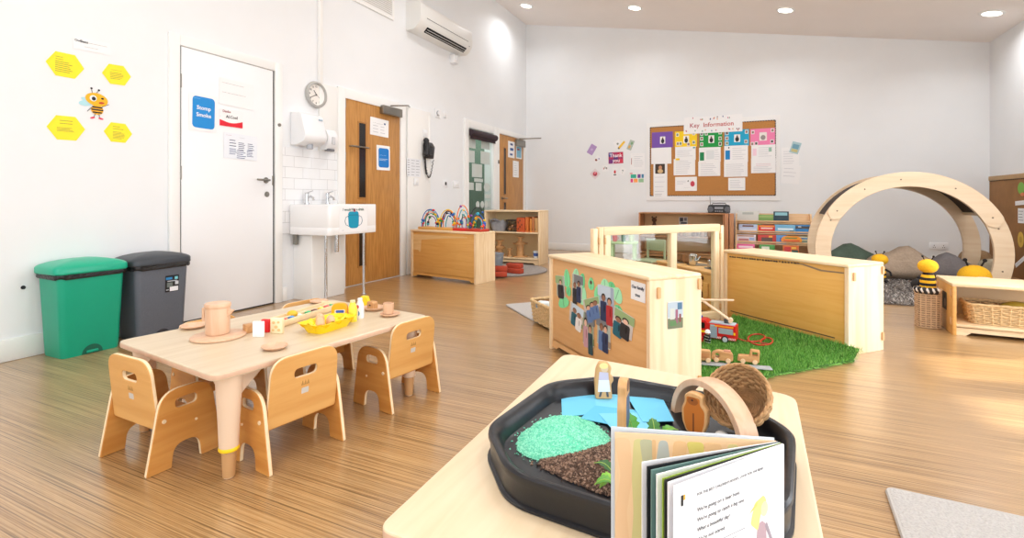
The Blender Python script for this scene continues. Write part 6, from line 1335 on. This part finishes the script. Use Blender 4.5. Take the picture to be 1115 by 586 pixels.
q = thing('paper_tissue', 'white and blue paper in the straw basket behind the family unit', 'paper', (p.x + .02, p.y + .06, .1)); m = MB(flat((214, 224, 226))); m.box((-.06, -.02, .04), (.12, .08, .06), .02, seg=3); build('paper', m, q); m = MB(flat((90, 150, 190))); m.box((-.1, -.055, .05), (.03, .02, .04), .006); build('blue_print', m, q)
# ------------------------------------------------------------------ front table with play tray
FH = .36
t = thing('nursery_table', 'low pale birch table in the foreground carrying the black play tray', 'table', (-.23, 1.15, 0))
cor = [(-.555, .655), (.105, .655), (.118, 1.592), (-.588, 1.69)]; loc = [(x + .23, y - 1.15) for x, y in cor]
m = MB(TABLEF); m.plate(roundpoly(loc, [.03, .03, .05, .05], 6), .022, b=.004, M=T(0, 0, FH - .022), edge=PINKE); build('table_top', m, t)
table_legs(t, [loc[1], loc[0], loc[2], loc[3]], FH - .022, mat('pale leg lacquer', (228, 200, 172), .4))
TRM = mat('black tray plastic', (17, 20, 27), .3, .25, 9, .15)
t = thing('play_tray', 'large black octagonal plastic play tray on the foreground table', 'tray', (-.209, 1.072, FH), rz=-.09)
def octo(h, cut, r): return roundpoly([(-h, -h + cut), (-h + cut, -h), (h - cut, -h), (h, -h + cut), (h, h - cut), (h - cut, h), (-h + cut, h), (-h, h - cut)], r, 6)
m = MB(TRM); lo = []
for h, z in ((.283, 0), (.288, .002), (.288, .006), (.2825, .009), (.283, .042), (.2868, .05), (.286, .057), (.282, .0605), (.276, .0605), (.27, .056), (.263, .042), (.261, .036), (.257, .0225), (.252, .0205)):
    lo.append([(x, y, z) for x, y in octo(h, .13 * h / .28, .05)])
loft(m, lo, True, True); build('tray_body', m, t)
FZ = FH + .021
def mound(pts, z0, hmax, name, label, cat, base, grain_cols, n, gs, elong, wob=.0):
    c = Vector((sum(p[0] for p in pts) / len(pts), sum(p[1] for p in pts) / len(pts)))
    t = thing(name, label, cat, (c.x, c.y, z0)); P = [Vector(p[:2]) - c for p in roundpoly([tuple(p[:2]) for p in pts], .02, 4)]; K = len(P)
    hf = lambda s: hmax * (1 - s ** 2.2)
    m = MB(base); NS = 14; vs = []; fs = []
    for j in range(NS):
        s = 1 - j / NS
        for i, p in enumerate(P): vs.append((p.x * s, p.y * s, hf(s) + wob * R.uniform(-1, 1) * (1 if 0 < j else 0)))
    vs.append((0, 0, hmax))
    for j in range(NS - 1):
        for i in range(K): fs.append((j * K + i, j * K + (i + 1) % K, (j + 1) * K + (i + 1) % K, (j + 1) * K + i))
    for i in range(K): fs.append(((NS - 1) * K + i, (NS - 1) * K + (i + 1) % K, NS * K))
    m.add(vs, fs); build('heap', m, t)
    m = MB()
    for g in grain_cols: m.use(g)
    rg = random.Random(n)
    for k in range(n):
        s = math.sqrt(rg.random()) * (1.02 if rg.random() < .97 else 1.16); u = rg.random() * K; i = int(u) % K; f = u - int(u); p = P[i] * (1 - f) + P[(i + 1) % K] * f
        z = max(0, hf(min(1, s))) + rg.uniform(.0, gs * .6); cx, cy = p.x * s, p.y * s; an, tl = rg.uniform(0, 2 * PI), rg.uniform(-.6, .6); q = gs * rg.uniform(.6, 1.3)
        ax_ = Vector((math.cos(an) * math.cos(tl), math.sin(an) * math.cos(tl), math.sin(tl))) * q * elong; bx2 = Vector((-math.sin(an), math.cos(an), 0)) * q; cx2 = ax_.normalized().cross(bx2.normalized()) * q
        o = len(m.V); C_ = Vector((cx, cy, z)); m.V += [tuple(C_ + v) for v in (ax_, -ax_, bx2, -bx2, cx2, -cx2)]; fc = rg.randrange(len(grain_cols))
        for f3 in ((0, 2, 4), (2, 1, 4), (1, 3, 4), (3, 0, 4), (2, 0, 5), (1, 2, 5), (3, 1, 5), (0, 3, 5)): m.F.append(tuple(o + w for w in f3)); m.I.append(fc)
    o = build('grains', m, t); o['kind'] = 'stuff'; return t
Z_ = FZ + .012
rice = [onz(x, y, FZ) for x, y in ((562, 488), (566, 474), (585, 460), (604, 453), (628, 453), (648, 462), (662, 475), (667, 487), (650, 492), (615, 502), (590, 502), (572, 497))]
mound(rice, FZ, .017, 'coloured_rice', 'heap of mint green coloured rice in the left of the black tray', 'rice', flat((104, 214, 176), .7), [flat((134, 224, 192), .6), flat((100, 206, 172), .6), flat((164, 236, 210), .6)], 7000, .0016, 2.0)
soil = [onz(x, y, FZ) for x, y in ((584, 502), (610, 497), (640, 490), (665, 482), (690, 480), (720, 500), (730, 530), (700, 545), (660, 540), (620, 524), (595, 512))]
mound(soil, FZ, .014, 'potting_soil', 'heap of crumbly brown soil beside the mint green rice', 'soil', mat('soil', (92, 68, 54), .95, .3, 120, .6), [flat((104, 80, 66), .9), flat((132, 104, 86), .9), flat((78, 60, 50), .9), flat((158, 130, 110), .9)], 3200, .0026, 1.2, .0012)
# blue cards
BLU = [flat((108, 196, 232), .7), flat((122, 204, 236), .7), flat((96, 188, 228), .7)]
def card(px4, k, z, label):
    P = [onz(x, y, z) for x, y in px4]; c = sum(P, Vector()) / 4; t = thing('blue_card', label, 'card', (c.x, c.y, z), group='blue water cards in the tray')
    m = MB(BLU[k]); q = [((p - c).x, (p - c).y) for p in P]; m.plate(q, .0012); build('card', m, t)
    m = MB(flat((150, 214, 240), .7)); e = [(x * .999, y * .999) for x, y in q]; m.tube([(e[0][0], e[0][1], .0008), (e[1][0], e[1][1], .0008)], .0006, 4); build('fold_edge', m, t)
card(((611, 429), (647, 427), (650, 451), (612, 454)), 0, FZ + .0016, 'blue card at the left of the card group beside the rice')
card(((636, 427), (680, 429), (680, 446), (646, 444)), 1, FZ + .0002, 'blue card at the back behind the two wooden figures')
card(((648, 442), (700, 448), (690, 468), (632, 456)), 2, FZ + .003, 'blue card in the middle, lying under the tall wooden figure')
card(((652, 451), (694, 450), (712, 470), (672, 474)), 1, FZ + .0046, 'blue card at the front by the green leaves')
card(((683, 432), (722, 435), (734, 459), (700, 460)), 0, FZ + .0062, 'blue card at the right end near the wooden bear')
# wooden figures: flat cut-outs with a printed picture
FIG = wood('figure ply', (222, 176, 122), (206, 156, 100), 2)
def figure(name, label, px, py, h, outline, th, rz, z=FZ):
    p = onz(px, py, z); t = thing(name, label, 'toy figure', (p.x, p.y, z), rz=rz, group='wooden story figures in the tray')
    m = MB(FIG); m.plate(roundpoly([(x * h, y * h) for x, y in outline], .06 * h, 4), th, b=.0025, M=axes((0, th / 2, 0), (1, 0, 0), (0, 0, 1), (0, -1, 0))); build('block', m, t); return t, h, -th / 2
def art(m, t, c, pts, h, y, k=0): m.use(flat(c)).plate([(a * h, b * h) for a, b in pts], .0004 + .0001 * k, M=axes((0, y, 0), (1, 0, 0), (0, 0, 1), (0, -1, 0)))
t, h, y = figure('wooden_girl', 'wooden cut-out figure of a girl in a white dress at the tray back', 656, 433.5, .096, [(-.2, 0), (.26, 0), (.22, .4), (.3, .5), (.26, .62), (.2, .66), (.24, .85), (.12, 1), (-.1, 1), (-.18, .82), (-.22, .5)], .016, .45, FZ + .0018)
m = MB(); art(m, t, (225, 196, 160), ellip(.04, .84, .1, .12), h, y); art(m, t, (240, 222, 150), ellip(.02, .9, .12, .08), h, y, 1); art(m, t, (206, 196, 216), [(-.1, .74), (.14, .72), (.16, .5), (-.12, .5)], h, y); art(m, t, (240, 240, 240), [(-.12, .52), (.16, .52), (.2, .2), (-.14, .2)], h, y, 1); art(m, t, (80, 82, 90), [(-.08, .2), (-.02, .2), (-.06, .06), (-.12, .06)], h, y); art(m, t, (80, 82, 90), [(.08, .2), (.14, .2), (.16, .06), (.1, .06)], h, y); build('picture', m, t)
t, h, y = figure('wooden_parent', 'tall wooden figure seen edge-on between the blue cards', 679, 474, .125, [(-.2, 0), (.2, 0), (.22, .5), (.16, .75), (.17, .9), (.08, 1), (-.08, 1), (-.17, .9), (-.16, .75), (-.22, .5)], .019, 1.62, FZ + .0062)
m = MB(); art(m, t, (120, 90, 70), ellip(0, .88, .1, .1), h, y); art(m, t, (90, 110, 140), [(-.14, .72), (.14, .72), (.18, .1), (-.18, .1)], h, y); build('picture', m, t)
t, h, y = figure('wooden_bear', 'wooden cut-out brown bear standing inside the wooden arch', 757, 470, .088, [(-.2, 0), (.24, 0), (.34, .3), (.34, .62), (.22, .76), (.22, .95), (.1, 1), (-.1, 1), (-.24, .92), (-.24, .74), (-.32, .55), (-.3, .25)], .02, -.3)
m = MB(); art(m, t, (196, 112, 36), roundpoly([(-.16, .03), (.2, .03), (.27, .3), (.28, .6), (.16, .74), (.16, .9), (-.18, .9), (-.18, .74), (-.26, .55), (-.24, .25)], .06), h, y); art(m, t, (120, 64, 26), [(-.02, .04), (.02, .04), (.02, .5), (-.02, .5)], h, y, 2); art(m, t, (160, 88, 30), ellip(-.02, .8, .14, .1), h, y, 1); art(m, t, (70, 40, 24), ellip(-.03, .82, .03, .025), h, y, 3); build('picture', m, t)
# wooden rainbow arch
A_, B_ = onz(742, 447, FZ), onz(817, 492, FZ); c = (A_ + B_) / 2; d = B_ - A_; Ro = d.length / 2 + .008; Ri = Ro - .016
t = thing('rainbow_arch', 'thick pale wooden arch standing in the tray over the bear', 'wooden arch', (c.x, c.y, FZ), rz=math.atan2(d.y, d.x)); m = MB(BEECH)
pts = [(Ro * math.cos(k * PI / 36), Ro * math.sin(k * PI / 36) * .95) for k in range(37)] + [(Ri * math.cos(k * PI / 36), Ri * math.sin(k * PI / 36) * .95) for k in range(36, -1, -1)]
m.plate(pts, .046, b=.002, M=axes((0, .02, 0), (1, 0, 0), (0, 0, 1), (0, -1, 0))); build('arch', m, t)
# tipped willow bowl
t = thing('willow_bowl', 'round brown willow basket tipped on its side behind the wooden arch', 'basket', (-.004, 1.262, FH + .072), rot=(along((0, 0, 0), (-.34, -.72, .62)).to_3x3()).to_euler()); t.scale = (.82, .82, .82)
def bowl(z, u):
    r_ = .05 + .034 * math.sin(min(1, max(0, z / .075)) * PI / 2); a = 2 * PI * u; return r_ * math.cos(a), r_ * math.sin(a), math.cos(a), math.sin(a)
m = MB(WICKD); weave(m, bowl, [.004 + .0082 * i for i in range(9)], .0036, 21, .0034); m.use(mat('pale willow', (196, 156, 108), .65, .25, 50)); weave(m, bowl, [.0081 + .0082 * i for i in range(9)], .0034, 21, .0034, False); build('weave', m, t)
m = MB(mat('willow rim', (178, 136, 90), .65, .25, 60)); 
for ph in (0, PI): m.tube([(.0845 * math.cos(k * PI / 60) + .002 * math.cos(k * PI / 60) * math.cos(k * .8 + ph), .0845 * math.sin(k * PI / 60) + .002 * math.sin(k * PI / 60) * math.cos(k * .8 + ph), .077 + .0025 * math.sin(k * .8 + ph)) for k in range(120)], .0032, 6, True)
build('rim', m, t)
m = MB(WICKD)
for k in range(9): r_ = .005 + .0052 * k; m.tube([(r_ * math.cos(i * PI / 16) , r_ * math.sin(i * PI / 16), .004 + .001 * math.cos(i * 1.3 + k * PI)) for i in range(32)], .0027, 5, True)
m.lathe([(.05, .0), (.0001, .0)], 24, capb=False, capt=False); build('base', m, t)
m = MB(mat('willow lining', (146, 108, 70), .8, .3, 60)); m.lathe([(.0001, .0015), (.049, .0015)] + [(.0485 + .034 * math.sin(i / 8 * PI / 2), .075 * i / 8) for i in range(1, 9)], 32, capb=False, capt=False); build('lining', m, t)
# leaves
def leaf(label, px, py, z, L, w, rz, pitch, c):
    p = onz(px, py, z); t = thing('green_leaf', label, 'leaf', p, rot=Euler((0, -pitch, rz)), group='fresh leaves in the tray'); m = MB(mat('leaf %d %d %d' % c, c, .4, .12, 30)); n = 10; vs = []; fs = []
    for i in range(n + 1):
        f = i / n; hw = w * math.sin(PI * f ** .8) ** .9 * (1 + .22 * math.sin(f * 26)) if 0 < f < 1 else .0004
        for j, s_ in enumerate((-1, 0, 1)): vs.append((L * f, s_ * hw, .2 * hw * abs(s_) + .03 * math.sin(f * PI) * .3))
    for i in range(n):
        for j in range(2): q = i * 3 + j; fs.append((q, q + 1, q + 4, q + 3))
    m.add(vs, fs); m.add([(x, y, z_ - .0006) for x, y, z_ in vs], [f[::-1] for f in fs]); build('blade', m, t)
    m = MB(flat((150, 180, 80))); m.tube([(-.01, 0, 0)] + [(L * i / 6, 0, .009 * math.sin(i / 6 * PI) + .0006) for i in range(7)], .0008, 5); build('vein', m, t)
leaf('large bright green leaf standing behind the book beside the blue cards', 690, 473, FZ + .010, .055, .018, 2.4, .7, (72, 150, 44))
leaf('dark green leaf pointing up right of the tallest leaf', 713, 476, FZ + .010, .045, .013, 1.9, .6, (52, 112, 40))
leaf('small leaf lying to the right of the leaf cluster', 720, 474, FZ + .012, .04, .013, .6, .2, (92, 160, 52))
leaf('dark leaf lying on the soil at the left of the book', 668, 516, FZ + .026, .04, .012, 2.9, .15, (40, 92, 34))
leaf('bright leaf hanging at the tray edge beside the book', 672, 520, FZ + .028, .04, .013, -2.2, -.2, (122, 182, 50))
leaf('mid green leaf tucked between soil and the standing book', 670, 528, FZ + .03, .036, .012, -2.7, .0, (84, 150, 46))
p = onz(786, 478, FZ); t = thing('white_pebble', 'small white pebble in the tray between arch and book', 'pebble', (p.x, p.y, FZ + .0005)); m = MB(flat((226, 226, 222), .5)); m.ell((0, 0, .008), (.014, .011, .008)); build('stone', m, t)
# ------------------------------------------------------------------ open picture book
BT = .58; BH = BT - FH
S_ = onz(849.5, 482.5, BT); bk = thing('picture_book', 'large open picture book standing on edge in front of the play tray', 'book', (S_.x, S_.y, FH + .0006)); W_ = .2
def leafdir(px, py): v = onz(px, py, BT) - S_; v.z = 0; return v.normalized()
def page(name, px, py, c, th, w=W_, h=BH, bend=.0, label=None, mt=None, off=0.):
    d = leafdir(px, py); a = -d; nrm = Vector((a.y, -a.x, 0)); n = 12; m = MB(mt or flat(c)); vs = []; fs = []
    # a curved leaf from the spine (u=0) to the fore-edge (u=w)
    for i in range(n + 1):
        u = w * i / n; b = bend * math.sin(PI * i / n)
        for z in (0, h):
            for s_ in (0, 1): vs.append(tuple(d * u + nrm * (b + s_ * th) + FN * off + Vector((0, 0, z))))
    for i in range(n):
        o = i * 4; p_ = o + 4
        fs += [(o, p_, p_ + 2, o + 2), (o + 1, o + 3, p_ + 3, p_ + 1), (o + 2, p_ + 2, p_ + 3, o + 3), (o, o + 1, p_ + 1, p_)]
    fs += [(0, 2, 3, 1), (n * 4, n * 4 + 1, n * 4 + 3, n * 4 + 2)]
    m.add(vs, fs); o = build(name, m, bk, label); return o, axes(d * w + nrm * th + FN * off, a, (0, 0, 1), nrm)
WH = (244, 244, 246); fd = -leafdir(732, 526.5); FN = Vector((fd.y, -fd.x, 0))
cov, Mc = page('cover', 673, 470, (206, 214, 222), .0022, w=.213, h=BH + .003, off=-.009)
pw, Mp = page('painted_page', 676, 473, (228, 198, 158), .0016, w=.21, h=BH, label='painted woodland page', off=-.0064)
# washes on the painted page (generic trees)
def wash(Mq, items, name, parent, z=.0003):
    m = MB()
    for k, (c, pts) in enumerate(items): m.use(flat(c, .8)).plate(roundpoly(pts, .006, 3), .0002 + .00008 * k, M=Mq @ T(0, 0, z))
    build(name, m, parent)
rg = random.Random(9)
def trunk(x, w, z0, z1, j=.005): z1 = BH - .007; return [(x - w + rg.uniform(-j, j), z0)] + [(x - w / 2 + rg.uniform(-j, j), z0 + (z1 - z0) * f) for f in (.25, .5, .75, 1)] + [(x + w / 2 + rg.uniform(-j, j), z0 + (z1 - z0) * f) for f in (1, .75, .5, .25)] + [(x + w + rg.uniform(-j, j), z0)]
PB_ = Mp
wash(PB_, [((232, 200, 158), rr(.2, BH - .012, .002, 2, .105, BH / 2)), ((228, 192, 150), trunk(.012, .016, .01, BH - .01)), ((206, 200, 140), trunk(.033, .02, .01, BH - .02)), ((182, 184, 152), trunk(.045, .016, .01, BH - .012)), ((206, 200, 96), [(.02, .02), (.05, .0), (.055, .03), (.03, .045)]), ((214, 178, 130), trunk(.052, .004, .01, BH - .03, .001)),
           ((176, 184, 178), trunk(.066, .016, .06, BH - .01)), ((226, 188, 138), trunk(.085, .014, .01, BH - .008)), ((210, 200, 110), trunk(.108, .018, .08, BH - .012)), ((226, 190, 142), trunk(.13, .02, .02, BH - .008)), ((212, 204, 146), trunk(.155, .016, .02, BH - .014)), ((232, 214, 160), trunk(.18, .014, .02, BH - .01)), ((90, 100, 96), [(.037, .13), (.042, .118), (.048, .128), (.046, .14)]), ((92, 100, 98), [(.05, .135), (.058, .125), (.062, .138), (.056, .146)]), ((50, 44, 40), [(.044, .004), (.056, .004), (.054, .012), (.047, .014)])], 'watercolour', pw)
OFF = -.004
for px, py, c, th, nm in ((701.5, 505, WH, .001, 'page'), (706.5, 509.5, (30, 34, 38), .0014, 'page'), (711, 512.5, (96, 128, 122), .0016, 'page'), (717, 516.5, WH, .0012, 'page'), (721.5, 521, (150, 180, 60), .001, 'page'), (723.5, 522, (52, 52, 48), .0006, 'page'), (727, 523.5, (232, 232, 236), .002, 'page')):
    page(nm, px, py, c, th, bend=.0, off=OFF); OFF += .0011
fp, Mt = page('text_page', 732, 526.5, WH, .0008, bend=.0, off=OFF + .0008)
GT = flat((70, 72, 78)); u = .2
def bend_text(body, size, x, z, al='LEFT', c=(74, 76, 82), it=.0):
    m = MB(flat(c)); m.text(body, size, Mt @ Matrix(((1, it, 0, x), (0, 1, 0, z), (0, 0, 1, .0004), (0, 0, 0, 1))), t=.0002, align=al); return m
m = MB(GT)
for body, z, s_, x, it in (('FOR THE BEST CHILDREN’S BOOKS, LOOK FOR THE BEAR', BH - .020, .0046, .037, 0), ("We're going on a bear hunt.", BH - .038, .0066, .037, .18), ("We're going to catch a big one.", BH - .0495, .0066, .037, .18), ("What a beautiful day!", BH - .061, .0066, .037, .18), ("We're not scared.", BH - .0725, .0066, .037, .18)):
    m.text(body, s_, Mt @ Matrix(((1, it, 0, x), (0, 1, 0, z), (0, 0, 1, .0004), (0, 0, 0, 1))), t=.0002, align='LEFT')
build('lettering', m, fp)
m = MB(flat((150, 152, 158)));
for k in range(5): m.b2((.037, BH - .085 - .005 * k, .0003), (.037 + (.085, .07, .0, .05, .06)[k], BH - .0842 - .005 * k, .0005), 0, Mt)
build('small_print', m, fp)
m = MB(); Mq = Mt @ T(0, 0, .0003)
m.use(flat((30, 30, 30))).plate(rr(.0035, .012, .0006, 2,  .013, BH - .02), .0003, M=Mq); m.use(flat((200, 160, 60))).plate(rr(.003, .006, .0006, 2, .0165, BH - .017), .0003, M=Mq); build('publisher_mark', m, fp)
m = MB(); gx, gz = .152, BH - .088
def dr(c, pts, k): m.use(flat(c)).plate(pts, .0002 + .00006 * k, M=Mq)
dr((176, 150, 158), [(gx - .014, gz - .06), (gx + .014, gz - .06), (gx + .01, gz - .004), (gx + .003, gz + .002), (gx - .006, gz)], 0); dr((150, 140, 150), [(gx + .008, gz - .006), (gx + .02, gz - .03), (gx + .024, gz - .028), (gx + .012, gz - .002)], 1)
dr((238, 214, 130), roundpoly([(gx - .02, gz + .004), (gx - .012, gz + .028), (gx + .006, gz + .034), (gx + .012, gz + .024), (gx, gz + .012), (gx - .006, gz - .008)], .004), 1); dr((240, 200, 170), ellip(gx + .007, gz + .016, .007, .0095), 2); dr((226, 196, 100), [(gx - .022, gz + .018), (gx - .006, gz + .03), (gx - .008, gz + .024)], 3)
build('girl_drawing', m, fp)
# ------------------------------------------------------------------ light
W = bpy.data.worlds.new('daylight'); bpy.context.scene.world = W; W.use_nodes = True; bg = W.node_tree.nodes['Background']
sky = W.node_tree.nodes.new('ShaderNodeTexSky'); sky.sky_type = 'HOSEK_WILKIE'; sky.turbidity = 3
sky.sun_direction = Vector((1, .32, 1.02)).normalized()
bg.inputs['Strength'].default_value = 1.2; bg.inputs['Color'].default_value = (.86, .93, 1, 1)
def area(name, loc, rot, sx, sy, e, c=(1, 1, 1)):
    l = bpy.data.lights.new(name, 'AREA'); l.shape = 'RECTANGLE'; l.size = sx; l.size_y = sy; l.energy = e; l.color = c
    o = bpy.data.objects.new(name, l); COL.objects.link(o); o.location = loc; o.rotation_euler = rot; return o
area('window_daylight', (XR + .02, 0, 1.05), (0, PI / 2, 0), 1.95, 4.5, KEYW, (.86, .935, 1))
area('front_fill', (-.4, YF + .06, 1.7), (PI / 2, 0, 0), 5.6, 2.2, FRONTW, (.86, .935, 1))  # added fill light in front of the solid front wall
for k_, y_ in enumerate((3.41, 4.07)): area('side_window_daylight', (XR + .03, y_, 1.05), (0, PI / 2, 0), 1.95, .42, SIDEW, (.92, .96, 1))
for x, y in ((-3.29, 7.55), (-1.53, 7.54), (.44, 7.51), (2.4, 7.48), (-2.3, 4.6), (-.9, 4.6), (.6, 4.6), (2.2, 4.6), (-2.3, 1.6), (-.9, 1.6), (.6, 1.6), (2.2, 1.6), (-2.8, -1.2), (-.4, -1.2), (1.9, -1.2)):  # far row lights the fixtures; the nearer rows are unseen, added fill
    l = bpy.data.lights.new('downlight_and_fill', 'AREA'); l.shape = 'DISK'; l.size = .2; l.energy = DOWNW * (.8 if y > 7 else 1.7 if y > 4 else 1.); l.color = (.96, .98, 1); l.spread = math.radians(150)
    o = bpy.data.objects.new('downlight_and_fill', l); COL.objects.link(o); o.location = (x, y, zc(x) - .03)
l = bpy.data.lights.new('sun', 'SUN'); l.energy = SUNW; l.angle = math.radians(2.5); l.color = (1, .97, .92)
o = bpy.data.objects.new('sun', l); COL.objects.link(o); o.location = (8, 4, 8); o.rotation_euler = Vector((1, .32, 1.0)).to_track_quat('Z', 'Y').to_euler()
# ------------------------------------------------------------------ camera
cam = bpy.data.cameras.new('camera'); co = bpy.data.objects.new('camera', cam); COL.objects.link(co); co.location = (0, 0, EYE)
co.rotation_euler = (PI / 2, 0, YAW); cam.sensor_width = 36; cam.sensor_fit = 'HORIZONTAL'; cam.lens = FOC / 1115 * 36
cam.shift_y = -(293 - CY) / 1115; cam.shift_x = 0; cam.clip_start = .02
sc = bpy.context.scene; sc.camera = co
sc.view_settings.view_transform = 'Standard'; sc.view_settings.look = 'None'; sc.view_settings.gamma = 1; sc.view_settings.use_curve_mapping = False
sc.view_settings.exposure = EXPO
sc.cycles.use_denoising = True; sc.cycles.max_bounces = 10; sc.cycles.diffuse_bounces = 6; sc.cycles.transparent_max_bounces = 12; sc.cycles.sample_clamp_indirect = 6
